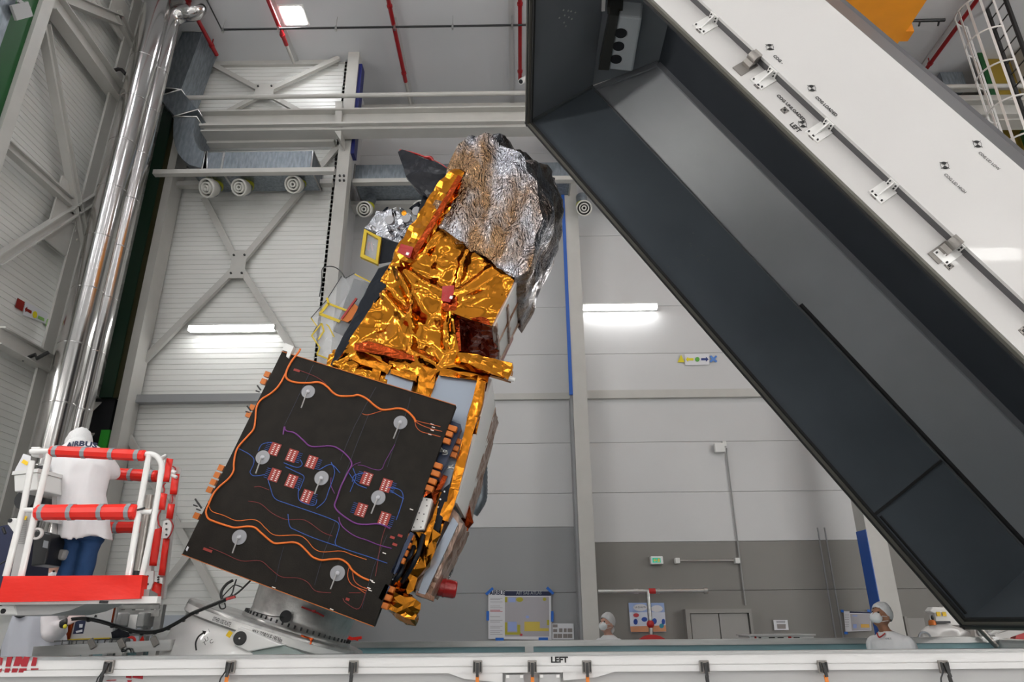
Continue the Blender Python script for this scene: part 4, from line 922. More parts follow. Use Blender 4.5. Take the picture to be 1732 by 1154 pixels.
# faded red stencil
def sten(polys):
    m=MB()
    for p in polys: m.prism([P(x_,y_,YN-.006) for x_,y_ in p],(0,.003,0))
    m.build('faded_stencil','stencil_red',ct)
sten([[(0,1112),(5,1114),(2,1126),(0,1126)],[(12,1112),(21,1111),(17,1128),(9,1128)],[(27,1111),(36,1111),(38,1116),(41,1111),(50,1112),(45,1128),(36,1128),(34,1122),(32,1127),(22,1127)],[(56,1112),(63,1113),(60,1127),(52,1127)],
 [(0,1132),(3,1131),(2,1137),(0,1138)],[(9,1131),(17,1131),(15,1138),(7,1138)],[(21,1131),(30,1131),(28,1138),(19,1138)],[(33,1131),(45,1131),(44,1135),(40,1135),(39,1138),(31,1138)],[(52,1131),(65,1131),(64,1133),(52,1134)]])
m=MB()
for p in ([(213,1143),(222,1141),(222,1148),(213,1147)],[(224,1141),(232,1140),(242,1141),(241,1149),(224,1147)],[(215,1151),(223,1151),(221,1154),(216,1154)],[(180,1151),(197,1150),(195,1151.5),(180,1152)]): m.prism([P(x_,y_,YN+.024) for x_,y_ in p],(0,.004,0))
m.build('faded_stencil','stencil_red',ct)
def latch(px,strap=True,lean=0,cable=False):
    q=P(px,1118,YN-.01); w=.062; t=MB(); z1=P(px,1117,YN).z; z0=P(px,1139,YN).z
    t.box(q.x-w/2,q.x+w/2,YN-.03,YN-.004,z0,z1); o=t.build('toggle_latch','latch_steel',ct,bevel=.004)
    t=MB(); t.box(q.x-w*.42,q.x-w*.25,YN-.04,YN-.03,z0+.01,z1-.01); t.box(q.x+w*.25,q.x+w*.42,YN-.04,YN-.03,z0+.01,z1-.01); t.obox((q.x,YN-.038,z1-.015),(q.x-lean*.3,YN-.045,z0-.02),.018,.012,up=V((0,1,0))); t.build('lever','dark_steel',o)
    t=MB(); t.obox((q.x-lean*.3,YN-.03,z0-.01),(q.x-lean,YN-.03,z0-.35),.022,.01,up=V((0,1,0))); t.build('strap','orange_strap' if strap else 'dark_steel',o,label='orange pull strap' if strap else None)
    if cable: t=MB(); t.tube(catmull([(q.x-.01,YN-.04,z0+.03),(q.x-.035,YN-.04,z0-.01),(q.x-.05,YN-.04,z0-.05),(q.x-.05,YN-.03,z0-.2)],4),.005,6); t.build('cable','black_plastic',o)
for px,s_,l_,c_ in ((187,False,.08,True),(392,True,.03,True),(599,False,.02,False),(808,True,.0,False),(900,True,.0,False),(992,True,.0,False),(1190,False,-.02,False),(1389,True,-.02,False),(1593,False,-.05,True)): latch(px,s_,l_,c_)
# far side of the base, inside faces
zf=P(1000,1083,YF).z; zf2=P(1000,1093,YF-.05).z
m=MB(); m.box(P(600,1083,YF).x-4,XE,YF-.05,YF+.08,zf-.02,zf); m.box(P(600,1083,YF).x-4,XE,YF-.06,YF-.05,zf2,zf-.004); m.build('far_rim','aluminium',ct)
xd_=P(1440,1090,YF).x
m=MB(); m.box(XA,XE,YF-.03,YF+.05,.12,zf2); m.build('far_side','container_teal',ct)
for px in (895,):
    x_=P(px,1098,YF).x; m=MB(); m.box(x_-.05,x_+.05,YF-.07,YF-.03,.15,zf2); m.build('stiffener','aluminium',ct)
m=MB(); m.box(XA,XE,YN+.1,YF-.03,.05,.12); m.build('floor_pan','container_teal',ct)
m=MB(); m.box(XE,XE+.08,YN,YF+.05,.05,ZR-.05); m.build('hinge_end_wall','container_white',ct)
m=MB(); m.box(XA-.08,XA,YN,YF+.05,.05,ZR-.3); m.build('tail_end_wall','container_white',ct)
for xx in (-4.5,-1.5,1.5,4.5):
    for yy in (YN+.3,YF-.3): m=MB(); m.box(xx-.12,xx+.12,yy-.12,yy+.12,0,.05); m.build('foot','dark_steel',ct)
for s_ in (-1,1):
    pass
m=MB(); 
for yy in (YN+.15,YF-.15): m.tube([(XE-.1,yy,ZR-.12),(LD(-.02,.06,yy).x,yy,LD(-.02,.06,yy).z)],.03,12)
m.each('lid_hinge','latch_steel',ct)
# ================================================================ TROLLEY
bdir=V((.945,0,-.327)).normalized(); adir=V((.327,0,.945)).normalized()
YT0=7.1
dl=P(325,1010,YT0); dr=P(611,1103,YT0)
tr=thing('tilting_trolley','white conical tilting trolley carrying the satellite','trolley',(P(400,1100,YT0).x,YT0,.12))
# axis through the disc centre
dc=(dl+dr)/2; bd=(dr-dl).normalized(); ad=V((-bd.z,0,bd.x)); ad=ad if ad.z>0 else -ad; ad=(ad+V((0,.048,0))).normalized(); rd=(dr-dl).length/2*.97; dc=dc+bd*.03
m=MB(); m.lathe([(rd*.2,-.02),(rd*.2,.0),(rd*.99,0),(rd,-.015),(rd,-.10),(rd*.985,-.11)],dc,ad,64,cap=False); m.build('rotating_disc','ring_metal',tr)
m=MB(); m.lathe([(rd*1.004,-.035),(rd*1.006,-.095)],dc,ad,64,cap=False); m.build('disc_band','trolley_white',tr)
m=MB(); m.lathe([(rd*.97,-.11),(rd*.97,-.16),(rd*1.03,-.22),(rd*1.12,-.75),(rd*1.15,-1.1)],dc,ad,48,cap=True); m.build('tapered_body','trolley_white',tr)
# lettering round the disc band
def band(ang0,R_,h0):
    b2=bd; c2=ad.cross(bd) ; c2 = c2 if c2.y<0 else -c2
    def fn(x,y):
        an=ang0+x/R_; return dc+b2*(-math.cos(an))*R_+c2*math.sin(an)*R_+ad*(h0+y)
    return fn
def projx(p):
    c=R.transposed()@(V(p)-C); return PX+F*c.x/-c.z
def angat(px,R_):
    f=band(0,R_,-.06); best=min((abs(projx(f(a*R_/200.,0))-px),a/200.) for a in range(0,500)); return best[1]
for tx,cap,u0,u1 in (('OTHER USE PLATE',.038,361,391),('MAX. TORQUE 190 Nm',.045,427,478)):
    R_=rd*1.009; a0,a1=angat(u0,R_),angat(u1,R_); m=MB(); text_mb(m,tx,cap*.85,dc,bd,ad,fn=band(a0,R_,-.086),width=(a1-a0)*R_,bold=.01); m.build('lettering','text_black',tr)
# side plate with round gauge
Yp=YT0-rd*1.06
m=MB(); m.prism([P(404,1060,Yp),P(420,1066,Yp),P(478,1092,Yp),P(420,1103,Yp),P(396,1092,Yp),P(392,1075,Yp)],(0,.15,0)); o=m.build('pivot_plate','trolley_white',tr,bevel=.01)
q=P(406,1080,Yp); m=MB(); m.lathe([(0,.012),(.052,.012),(.055,0)],q,(0,-1,0),24); g=m.build('pivot_cap','dark_steel',tr)
m=MB(); m.lathe([(0,.02),(.006,.02),(.007,.01)],q,(0,-1,0),8); m.build('bolt','white_tube',g)
m=MB(); m.prism([P(479,1092,Yp+.03),P(545,1118,Yp+.03),P(440,1118,Yp+.03),P(420,1104,Yp+.03)],(0,.03,0)); m.build('lower_opening','green_grey',tr)  # plate coloured like the opening seen through below the pivot plate
m=MB(); m.obox(P(385,1071,Yp-.02),P(391,1075,Yp-.02),.045,.01,up=V((0,1,0))); m.build('warning_label','sticker_yellow',tr)
# curved arrow and letters on the body
Yb=YT0-rd*1.0
m=MB(); pts=catmull([P(332,1100,Yb-.08),P(331,1088,Yb-.06),P(336,1077,Yb-.04),P(345,1070,Yb-.02)],6); m.tube(pts,.007,6); m.prism([P(342,1067,Yb-.03),P(349,1068,Yb-.03),P(346,1074,Yb-.03)],(0,-.004,0)); 
for ch,px,py in (('T',345,1093),('U',348,1086),('C',356,1090),('I',354,1070)): text_mb(m,ch,.03,P(px,py,Yb-.09 if py>1080 else Yb-.03),bd*.5+ad*.6,ad*.5-bd*.5)
m.build('arrow_marking','text_black',tr)
# lower support frame
m=MB(); m.box(dc.x-1.25,dc.x+.9,YT0-.8,YT0+.8,.30,.5); m.build('chassis','trolley_white',tr)
for sx in (-1.1,.75):
    for sy in (-.7,.7): m=MB(); m.lathe([(.09,-.04),(.09,.04)],(dc.x+sx,YT0+sy,.21),(0,1,0),20); m.build('wheel','rubber_black',tr)
m=MB(); m.obox((dc.x-.5,YT0,.5),(dc.x-.35,YT0,dc.z-.9),1.1,1.2); m.build('pedestal','trolley_white',tr)
m=MB(); m.ell(P(283,1080,7.0),.11,.2,.09); m.build('side_cover','white_plastic',tr)
# adapter cone bolted on the disc
rc=.53; cc=dc+bd*((P(507,1066,YT0)-dc).dot(bd)); cc=dc+bd*.0+bd*(((P(425,1032,YT0)+P(583,1094,YT0))/2-dc).dot(bd))
rc=((P(583,1094,YT0)-P(425,1032,YT0)).length)/2
ap=thing('adapter_cone','bare metal adapter cone between trolley disc and satellite','adapter',cc)
m=MB(); m.lathe([(rc*1.08,.0),(rc*1.08,.03),(rc*.99,.035),(rc*.96,.09),(rc*1.0,.3),(rc*1.12,.62)],cc,ad,56,cap=False); m.build('cone','ring_metal',ap)
m=MB()
for k in range(56): an=6.283*k/56; c2=ad.cross(bd); d=bd*math.cos(an)+c2*math.sin(an); m.lathe([(.009,0),(.009,.04)],cc+d*rc*1.04+ad*.02,ad,6)
m.each('bolt','black_plastic',ap)
Yh=cc.y-rc*1.03-.05
q=P(483,1043,Yh+.0); m=MB(); m.lathe([(0,.0),(.052,.0),(.052,-.008)],q,V((0,-1,.1)),24); m.build('access_hole','black_matte',ap)
m=MB(); m.tube([P(510,1027,Yh+.0),P(537,1037,Yh+.02),P(548,1043,Yh+.04)],.008,6); m.ell(P(531,1034,Yh),.02,.01,.012); m.build('handle_slot','red_dull',ap)
m=MB(); m.tube(catmull([P(430,1035,Yh+.02),P(455,1042,Yh-.06),P(480,1044,Yh-.02)],6),.004,6); m.build('wire','black_plastic',ap)
m=MB(); q=P(508,1079,Yh-.1); m.obox(q,q+bd*.11,.02,.05,up=ad); m.build('label_plate','gold_foil_dark',ap)
# ================================================================ SATELLITE
YS=6.0
sat=thing('satellite','tall satellite tilted right, wrapped in crinkled gold foil with a dark wired panel','satellite',P(560,1000,6.9))
def poly(pts,Y): return [P(x,y,Y) for x,y in pts]
# core box of the lower body (behind everything)
YB0=6.38; YB1=8.05
low=[(560,598),(600,588),(826,632),(770,850),(735,1010),(650,1012),(420,960),(440,760)]
sheet(poly([(563,592),(602,584),(828,634),(806,735),(778,800),(745,905),(722,958),(655,1005),(560,960),(470,900)],YB0),.04,step=.035,amp=.13,sc=1.3,seed=1).build('lower_body_foil','gold_foil',sat)
m=MB(); m.prism(poly([(572,600),(822,640),(770,800),(716,1000),(620,975),(480,900)],YB0+.05),(0,YB1-YB0-.05,0)); m.build('lower_body','radiator_white',sat)
# radiators on the front
for pts,mm in (([(656,625),(701,637),(690,685),(640,675)],'radiator'),([(744,630),(808,643),(795,705),(757,830),(730,830),(715,700)],'radiator')):
    m=MB(); m.prism(poly(pts,YB0-.11),(0,.08,0)); m.build('radiator_panel',mm,sat,label='blue grey mirror radiator')
# gold frames round the radiators
def foilbar(a,b,w,Y,seed,m='gold_strip',dep=.04,amp=.06,sc=2.2,name='foil_strip',cut=.05):
    p,q=P(*a,Y),P(*b,Y); d=(q-p).normalized(); s_=V((d.z,0,-d.x))*w/2
    hull([p-s_,p+s_,q-s_,q+s_]+[x+V((0,dep,0)) for x in (p-s_,p+s_,q-s_,q+s_)],amp,sc,seed,cut=cut).build(name,m,sat)
foilbar((817,636),(768,828),.085,YB0-.16,3); foilbar((768,828),(750,880),.085,YB0-.16,9)
foilbar((720,625),(735,632),.16,YB0-.15,4); foilbar((727,622),(712,690),.15,YB0-.15,5); foilbar((744,628),(826,640),.08,YB0-.16,6)
foilbar((600,600),(660,625),.11,YB0-.15,7); foilbar((640,618),(628,660),.1,YB0-.15,8); foilbar((660,628),(704,640),.05,YB0-.15,10)
sheet(poly([(556,600),(600,584),(660,616),(652,664),(600,650),(550,625)],6.27),.05,step=.03,amp=.22,sc=1.6,seed=33).build('waist_foil','gold_foil',sat)
# right-hand side face: white with brown film borders
side=[P(828,634,YB0),P(806,735,YB0),P(778,800,YB0)]
m=MB()
def quad(mb,a,b,c,d,ex): mb.prism([a,b,c,d],ex)
def dpt(p,Y): return V((p.x,Y,p.z))
a,b,c=P(827,640,YB0),P(800,740,YB0),P(768,850,YB0)
m=MB(); m.prism([a,c,dpt(c,7.6),dpt(a,7.6)],bdir*.03); m.build('side_panel','radiator_white',sat,label='white side panel')
for p,q,y0,y1 in ((a,c,7.35,7.95),):
    h=[dpt(p,y0)+bdir*.03,dpt(q,y0)+bdir*.03,dpt(p,y1)+bdir*.05,dpt(q,y1)+bdir*.05,dpt(p,y0),dpt(q,y0),dpt(p,y1),dpt(q,y1)]
    hull(h,0.06,4,12,cut=.05).build('film_edge','brown_film',sat)
# lower side: film, white radiator, red cap
a=P(768,876,YB0-.04); b=P(776,886,YB0-.04)
m=MB(); m.prism(poly([(766,874),(775,886),(719,1006),(707,1003),(722,960)],YB0-.06),(0,.03,0)); m.build('radiator_panel','radiator',sat,label='narrow blue grey radiator strip at the lower right')
p,q=P(776,884,YB0),P(720,1008,YB0)
hull([p,q,dpt(p,7.15),dpt(q,6.9),p+bdir*.04,q+bdir*.04,dpt(p,7.15)+bdir*.05,dpt(q,6.9)+bdir*.05],0.06,4,13,cut=.05).build('side_film','brown_film',sat)
hull([P(757,850,YB0),P(776,870,YB0),dpt(P(776,870,YB0),7.6),dpt(P(757,850,YB0),7.6),P(752,880,YB0),P(776,890,YB0)],0.06,4,14,cut=.05).build('side_film','brown_film',sat)
hull(poly([(793,838),(797,884),(779,926),(768,935),(774,900),(786,860)],7.4)+poly([(793,838),(797,884),(779,926),(768,935)],7.5),0.09,4,15,cut=.06).build('film_flap','gold_foil_dark',sat)
hull(poly([(768,930),(774,945),(757,985),(752,975)],7.2)+poly([(768,930),(774,945),(757,985),(752,975)],7.3),0.06,5,16,cut=.04).build('silver_flap','silver_foil',sat)
m=MB(); q=P(744,994,6.7); m.lathe([(.0,.0),(.075,.0),(.08,.02),(.08,.15),(.072,.17),(0,.17)],q-bdir*.02,V((.9,.15,-.15)),24); o=m.build('red_cap','red_cover',sat,label='red round protective cap')
m=MB(); m.lathe([(.083,.05),(.086,.06),(.083,.07)],q-bdir*.02,V((.9,.15,-.15)),24,cap=False); m.build('cap_rib','red_cover',o)
hull(poly([(706,1000),(722,1004),(735,1010),(733,1018),(718,1012),(704,1006)],YB0-.05)+poly([(706,1000),(735,1010),(733,1018),(704,1006)],YB0+.3),0.03,5,17,cut=.05).build('side_film','brown_film',sat)
# crumpled gold at lower right, harness
hull(poly([(716,895),(745,905),(720,960),(700,1000),(655,1012),(648,990),(672,935),(690,900)],YB0-.2)+poly([(716,895),(740,910),(700,1000),(655,1012),(672,935)],YB0),0.24,3.2,18,cut=.055).build('foil_bundle','gold_foil',sat)
hull(poly([(646,1012),(656,1003),(696,1010),(708,1023),(709,1042),(702,1054),(683,1045),(655,1031)],YB0-.3)+poly([(652,1012),(696,1012),(706,1024),(700,1050),(668,1034)],YB0+.1),0.15,3.5,19,cut=.045).build('thruster_foil','gold_foil',sat)
hull(poly([(738,800),(757,806),(735,850),(716,842),(722,815)],YB0-.16)+poly([(738,800),(757,806),(735,850)],YB0),0.15,4,20,cut=.05).build('foil_bundle','gold_foil_dark',sat)
m=MB(); m.prism(poly([(661,1037),(673,1041),(677,1037),(668,1030)],YB0-.1),(0,.1,0)); m.build('red_fitting','red_cover',sat)
# black equipment rail and the white electronics box
hull(poly([(751,826),(761,818),(756,850),(734,932),(721,928),(735,860)],YB0-.16)+poly([(751,826),(761,818),(756,850),(734,932),(721,928)],YB0-.06),0.018,6,21,cut=.08).build('black_rail','black_film',sat)
m=MB()
for (px,py) in ((745,845),(741,858),(738,871),(735,884),(731,897),(728,910),(752,832),(726,920)): m.lathe([(.008,0),(.008,.012)],P(px,py,YB0-.165),(0,-1,0),6)
m.each('rail_bolt','aluminium',sat)
m=MB(); m.prism(poly([(714,841),(731,844),(716,896),(694,898)],YB0-.28),(0,.22,0)); o=m.build('electronics_box','radiator_white',sat,bevel=.006)
m=MB()
for (px,py) in ((714,846),(722,846),(722,856),(709,868),(717,870),(700,892),(712,892),(706,879),(715,882)): m.lathe([(.006,0),(.006,.004)],P(px,py,YB0-.282),(0,-1,0),6)
m.each('screw','black_plastic',o)
hull(poly([(735,862),(742,848),(738,880),(722,925),(714,915)],YB0-.22)+poly([(735,862),(742,848),(722,925),(714,915)],YB0-.1),0.06,4,22,cut=.05).build('foil_strip','gold_strip',sat)
# dark wired panel -------------------------------------------------
pc=[(477,595),(771,686),(632,1060),(308,938)]
pn=thing  # alias unused
m=MB(); m.prism(poly(pc,YS),(0,.075,0)); pan=m.build('wired_panel','panel_brown',sat,label='dark brown wired panel')
def pp(x,y,h=.0): return P(x,y,YS-h)
def wire(pts,r,mm,name='wire',k=5):
    m=MB(); m.tube(catmull([pp(x,y,r*.8) for x,y in pts],k),r,6); return m.build(name,mm,pan)
W1=[(508,590),(505,596),(492,613),(484,630),(485,640),(492,645),(503,647.5),(522,648),(540,647),(553,654),(564,665),(575,670),(596,670),(606,668.5),(620,674.5),(635.5,687.5),(649,693.6),(673.6,691),(687.5,695),(699.6,706.6),(703,714)]
wire(W1,.0095,'wire_orange','harness')
W2=[(487,622),(483,632),(472,652),(459,665),(442,676),(434,689),(432,709),(429,726),(418,739),(403.5,755.6),(398,768.5),(395.5,785),(395,796.6),(387,809.6),(372,822.5),(361,835.5),(353.6,852),(348.4,865),(352,877),(363,882.6),(385,890),(398,892.8),(418,891),(431,892.8),(442,902),(457,915),(466,919.6),(481,918.6),(496,917.7),(507,921.4),(518,931.6),(529,942.7),(544,947.8),(559,946.4),(575.4,946.4),(588,953.8),(596,965),(610.5,976),(624,982)]
wire(W2,.0085,'wire_orange','harness')
for w in ([(702,711),(712,714),(729,718),(745,722)],[(702,713),(713.5,719.6),(731,726),(748,730)],[(702,713),(704,722),(712,730),(726,734),(745,739)],[(596,965),(599,982),(610,992),(624,997)],[(613,700),(622,702),(640,697),(655,692.5)],[(591,958),(588,975),(596,990),(620,1000)],[(618,1004),(605,995)]): wire(w,.0032,'wire_orange_dark')
wire([(352,848),(354,858),(360,866),(378,872),(400,881),(426,879),(439,883.5),(450,894.6),(466,905.7),(503,905.7),(518,913),(531,928),(546,934),(577,932.5),(596,939),(620,947)],.0032,'wire_orange')
wire([(479,735),(481,722),(484,729),(498,732.5),(512.6,744.5),(527,755.6),(559,754.7),(573.6,760),(588,772),(595,785),(588,800),(577,822.5),(570,843),(566,856),(573.6,867),(588,878),(603,886),(620,887.5),(641,886.5),(660,894)],.0065,'wire_purple','harness')
wire([(573,875),(575,884),(582,894),(600,907),(620,914),(640,922),(662,928)],.0045,'wire_purple')
wire([(560,808),(560,822),(566,835)],.0028,'wire_purple'); wire([(610,782),(598,787),(590,797)],.0028,'wire_purple'); wire([(605,787),(615,788),(632,794),(645,794),(652,780),(668,752)],.0028,'wire_purple')
B=[[(403.5,759),(420,767.6),(429,776),(429,785),(425.7,792.6),(423,799),(427.5,804.5),(437,805),(448,803)],[(437,763),(443,752),(457,748.5),(461,750)],[(453,811),(457,824),(464.5,843),(485,852),(518,863),(564,880),(573.6,889),(570,905.7),(567,918.6),(575.4,926),(620,941),(655,953)],
 [(505,825),(504.5,840),(508,848),(522,854),(533,854),(536,845)],[(483,790),(500,798),(514,806),(511,818),(506,830)],[(560,782),(566,800),(556,830),(549,848),(535,860)],[(480,783),(502,791),(511,786),(508,778)],[(597,792),(600,800),(602,806),(598,818),(592,832)],[(652,824),(675,828),(682,840),(677,860),(670,880)],[(590,800),(598,812),(605,820),(620,826)],[(660,830),(683,844)],[(540,795),(560,786),(575,800)],[(487,870),(490,890),(500,897),(530,910),(570,924)],[(620,800),(600,804),(596,815)]]
for w in B: wire(w,.0032,'wire_blue')
for w in ([(530,617),(510,660),(481,720)],[(624,700),(600,760),(580,815)],[(636,655),(600,720),(576,778)],[(694,672),(690,690),(670,745),(655,790)],[(480,925),(473,950),(466,985)],[(568,880),(548,935),(532,990)],[(340,905),(330,925)],[(655,905),(632,960),(612,1030)]):
    if w[0][0]>430 or w[0][0]==655: wire(w,.002,'wire_dark',k=2)
for w in ([(354,926),(378,936),(408,949),(440,949),(457,962),(476,976),(503,978),(520,985),(534,1000),(560,1003)],[(500,624),(535,638),(552,650)],[(430,824),(440,823.5),(455,829)],[(420,848),(440,852),(460,868),(484,879),(515,880),(545,900),(562,907)],[(619,1000),(607,1030),(585,1020),(580,1012)],[(655,885),(645,915),(635,975)],[(590,1003),(610,1003)]): wire(w,.0026,'wire_red')
for (cx_,cy_) in ((521.5,663),(677.5,715),(444.5,774),(544,809),(640,842),(405,909),(571,970)):
    m=MB(); q=pp(cx_,cy_); m.lathe([(.061,0),(.061,.006),(0,.006)],q,(0,-1,0),28); o=m.build('hold_down_disc','disc_grey',pan)
    m=MB(); m.lathe([(.018,.006),(.018,.012),(.009,.018),(0,.018)],q,(0,-1,0),18); h_=m.build('hub','hub_white',o)
    m=MB(); m.tube([q+V((-.002,-.03,-.01)),P(cx_-12,cy_+27,YS-.035)],.006,8); m.build('pin','pin_grey',o)
# heater patches
for (cx_,cy_,sd) in ((464.5,760,-1),(494,771,1),(527,782,1),(464.5,804,-1),(493,814,1),(519,840,1),(620,810,-1),(653,821.5,1),(611,863,-1),(650,878,1)):
    q=pp(cx_,cy_); d1=V((.94,0,-.3)); d2=V((.3,0,.94)); m=MB()
    m.prism([q+d1*sx*.045+d2*sz*.055+V((0,-.0005,0)) for sx,sz in ((-1,-1),(1,-1),(1,1),(-1,1))],(0,-.003,0)); o=m.build('heater_patch','heater_red',pan)
    m=MB()
    for k in range(6):
        for s0 in (0,1): c=q+d1*(.004+ (-sd)*.026*0 + (.026 if s0 else -.012)*(-sd))+d2*(-.042+.0165*k); m.obox(c-d1*.010,c+d1*.006,.006,.004,up=V((0,1,0)))
    for v in m.v: v.y-=.005
    m.build('solder_tab','white_dot',o)
    m=MB()
    for k in range(6): c=q+d1*sd*.05+d2*(-.042+.0165*k)+V((0,-.004,0)); m.obox(c,c+d1*sd*.035,.003,.003,up=V((0,1,0)))
    m.build('lead','wire_blue',o)
for (cx_,cy_,l_) in ((497,625,.06),(344,928,.08),(585,1013,.03),(660,908,.04),(673,905,.04),(664,920,.04)):
    m=MB(); q=pp(cx_,cy_,.002); m.obox(q,q+bdir*l_,.02,.004,up=V((0,1,0))); m.build('red_tag','heater_red',pan)
for (cx_,cy_) in ((731,718),(733,723),(731,728),(727,735),(628,982),(631,985),(624,995),(626,999),(561,1031),(650,936),(463,994),(696,862)):
    m=MB(); q=pp(cx_,cy_,.003); m.obox(q-bdir*.015,q+bdir*.015,.007,.004,up=V((0,1,0))); m.build('white_tag','white_dot',pan)
# kapton edge, clips on the left edge
for a,b in (((477,595),(771,686)),((308,938),(632,1060))):
    m=MB(); m.obox(P(*a,YS+.0),P(*b,YS+.0),.005,.02,up=V((0,1,0))); m.build('kapton_edge','kapton',pan)
for (cx_,cy_) in ((453,634),(447,646),(428,690),(422,702),(375,792),(368.5,804),(362,816),(356,829),(334,873)):
    m=MB(); q=P(cx_-1,cy_,YS+.05); m.obox(q-bdir*.02,q+bdir*.03,.045,.05,up=adir); m.build('edge_clip','kapton',pan)
for (cx_,cy_) in ((441,660),(424,695),(336,853),(341,860)):
    m=MB(); q=P(cx_,cy_,YS+.03); m.tube([q,q-bdir*.05+adir*.03],.008,6); m.tube([q-adir*.02,q-bdir*.04-adir*.02],.006,6); m.build('edge_fitting','dark_steel',pan)
m=MB(); m.prism(poly([(482,580),(497,586),(488,606),(484,603),(486,595),(477,592)],YS-.02),(0,.06,0)); m.build('corner_bracket','white_plastic',pan)
m=MB(); m.prism(poly([(314,930),(317,924),(319,926),(316,933)],YS-.006),(0,.006,0)); m.build('white_label','paper',pan)
# connectors along the right edge of the panel
m=MB(); m.prism(poly([(764,712),(779,718),(780,725),(742,812),(726,808),(745,750)],YS+.10),(0,.1,0)); m.build('connector_board','dark_blue_board',sat)
m=MB(); m.prism(poly([(694,900),(700,903),(668,972),(660,968)],YS+.0),(0,.1,0)); m.prism(poly([(652,988),(660,992),(646,1016),(640,1012)],YS+.0),(0,.1,0)); m.build('connector_board','dark_blue_board',sat)
for i,(cx_,cy_) in enumerate(((764,725),(757,734),(753,746),(771,746),(767,758),(764,769),(739,788),(735,801),(729,814),(724,826),(691,907.5),(686,921),(681,934),(676,947),(658,996),(653,1010),(648,1024))):
    back=.14 if i in (3,4,5) else 0
    q=P(cx_,cy_,YS+.04+back); m=MB(); m.obox(q-bdir*.035,q+bdir*.05,.06,.05,up=adir); o=m.build('connector','kapton',sat,bevel=.008)
for (cx_,cy_) in ((744,761),(752,765),(762,790),(666,975),(660,978)):
    q=P(cx_,cy_,YS+.06); m=MB(); r2=random.Random(cx_)
    for k in range(5): m.tube(catmull([q+V((r2.uniform(-.03,.03),r2.uniform(-.03,.03),r2.uniform(-.02,.02))) for _ in range(4)],4),.005,5)
    m.build('wire_bundle','aluminium',sat)
for a,b in (((690,935),(660,970)),((685,950),(650,1000)),((700,925),(672,960)),((716,905),(680,985))):
    m=MB(); m.tube(catmull([P(*a,YB0-.24),P((a[0]+b[0])/2+6,(a[1]+b[1])/2,YB0-.32),P(*b,YB0-.22)],6),.02,8); m.build('cable_wrap','black_film',sat)
m=MB(); m.prism(poly([(735,742),(742,740),(706,835),(699,832)],YS+.02),(0,.05,0)); m.build('panel_edge_rail','black_matte',sat) if False else None
# upper body ------------------------------------------------------
def ridge(lines,wd=.05,h=.05):
    L_=[(P(*a,6.3),P(*b,6.3)) for a,b in lines]
    def f(x,z):
        t=0
        for p,q in L_:
            dx,dz=q.x-p.x,q.z-p.z; u=max(0,min(1,((x-p.x)*dx+(z-p.z)*dz)/(dx*dx+dz*dz))); d=math.hypot(x-p.x-dx*u,z-p.z-dz*u)
            t=max(t,h*max(0,1-d/wd))
        return t
    return f
rf=ridge([((672,455),(762,505)),((762,505),(860,445)),((695,600),(700,520)),((700,520),(672,455)),((755,590),(758,520)),((700,600),(735,620)),((620,590),(700,612)),((650,500),(700,560)),((790,430),(770,500)),((745,395),(700,440))],.06,.07)
mainp=[(565,618),(582,588),(628,520),(645,470),(672,425),(700,395),(722,370),(745,385),(800,425),(845,457),(871,473),(852,512),(832,551),(800,541),(766,531),(771,570),(777,597),(835,608),(868,628),(864,645),(826,634),(770,622),(744,628),(735,634),(704,636),(660,624),(600,606)]
sheet(poly(mainp,6.25),.06,step=.024,amp=.42,sc=1.0,seed=31,relief=rf,edge=.5).build('main_foil_blanket','gold_foil',sat)
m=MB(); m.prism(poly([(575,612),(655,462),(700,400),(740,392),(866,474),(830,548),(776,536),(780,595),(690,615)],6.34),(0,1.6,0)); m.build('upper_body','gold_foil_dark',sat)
# side face of the instrument box
a=P(870,474,6.3); b=P(832,550,6.3); 
m=MB(); m.prism([a,b,dpt(b,7.4),dpt(a,7.4)],bdir*.03); o=m.build('side_panel','radiator_white',sat,label='white side panel with brown tape')
for p,q in ((b,dpt(b,7.4)),(dpt(b,7.38),dpt(a,7.38)),((a+b)/2+V((0,.1,0)),dpt((a+b)/2,7.4)),(dpt(b,6.8),dpt(a,6.8))):
    w_=V((0,.05,0)) if abs(q.y-p.y)<.1 else (a-b).normalized()*.05
    hull([p+bdir*.02,q+bdir*.02,p+w_+bdir*.04,q+w_+bdir*.04,p+bdir*.05,q+bdir*.05,p+w_,q+w_],0.036,5,41,cut=.05).build('brown_tape','brown_film',o)
# dark underside of the instrument box
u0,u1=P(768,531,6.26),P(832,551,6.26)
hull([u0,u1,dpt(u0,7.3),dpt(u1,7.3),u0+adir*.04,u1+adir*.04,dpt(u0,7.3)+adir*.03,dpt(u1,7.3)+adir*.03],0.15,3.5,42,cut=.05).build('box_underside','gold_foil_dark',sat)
# slanted beam at upper left
hull(poly([(768,285),(784,292),(775,330),(705,440),(684,452),(660,450),(668,424),(738,315)],6.12)+poly([(768,285),(784,292),(705,440),(668,430)],6.3),0.09,3.2,43,cut=.055).build('edge_beam','gold_foil',sat,label='gold wrapped slanted beam')
hull(poly([(775,296),(782,300),(700,440),(690,436)],6.06)+poly([(775,296),(782,300),(700,440),(690,436)],6.14),0.045,6,44,cut=.05).build('edge_fold','gold_foil_dark',sat)
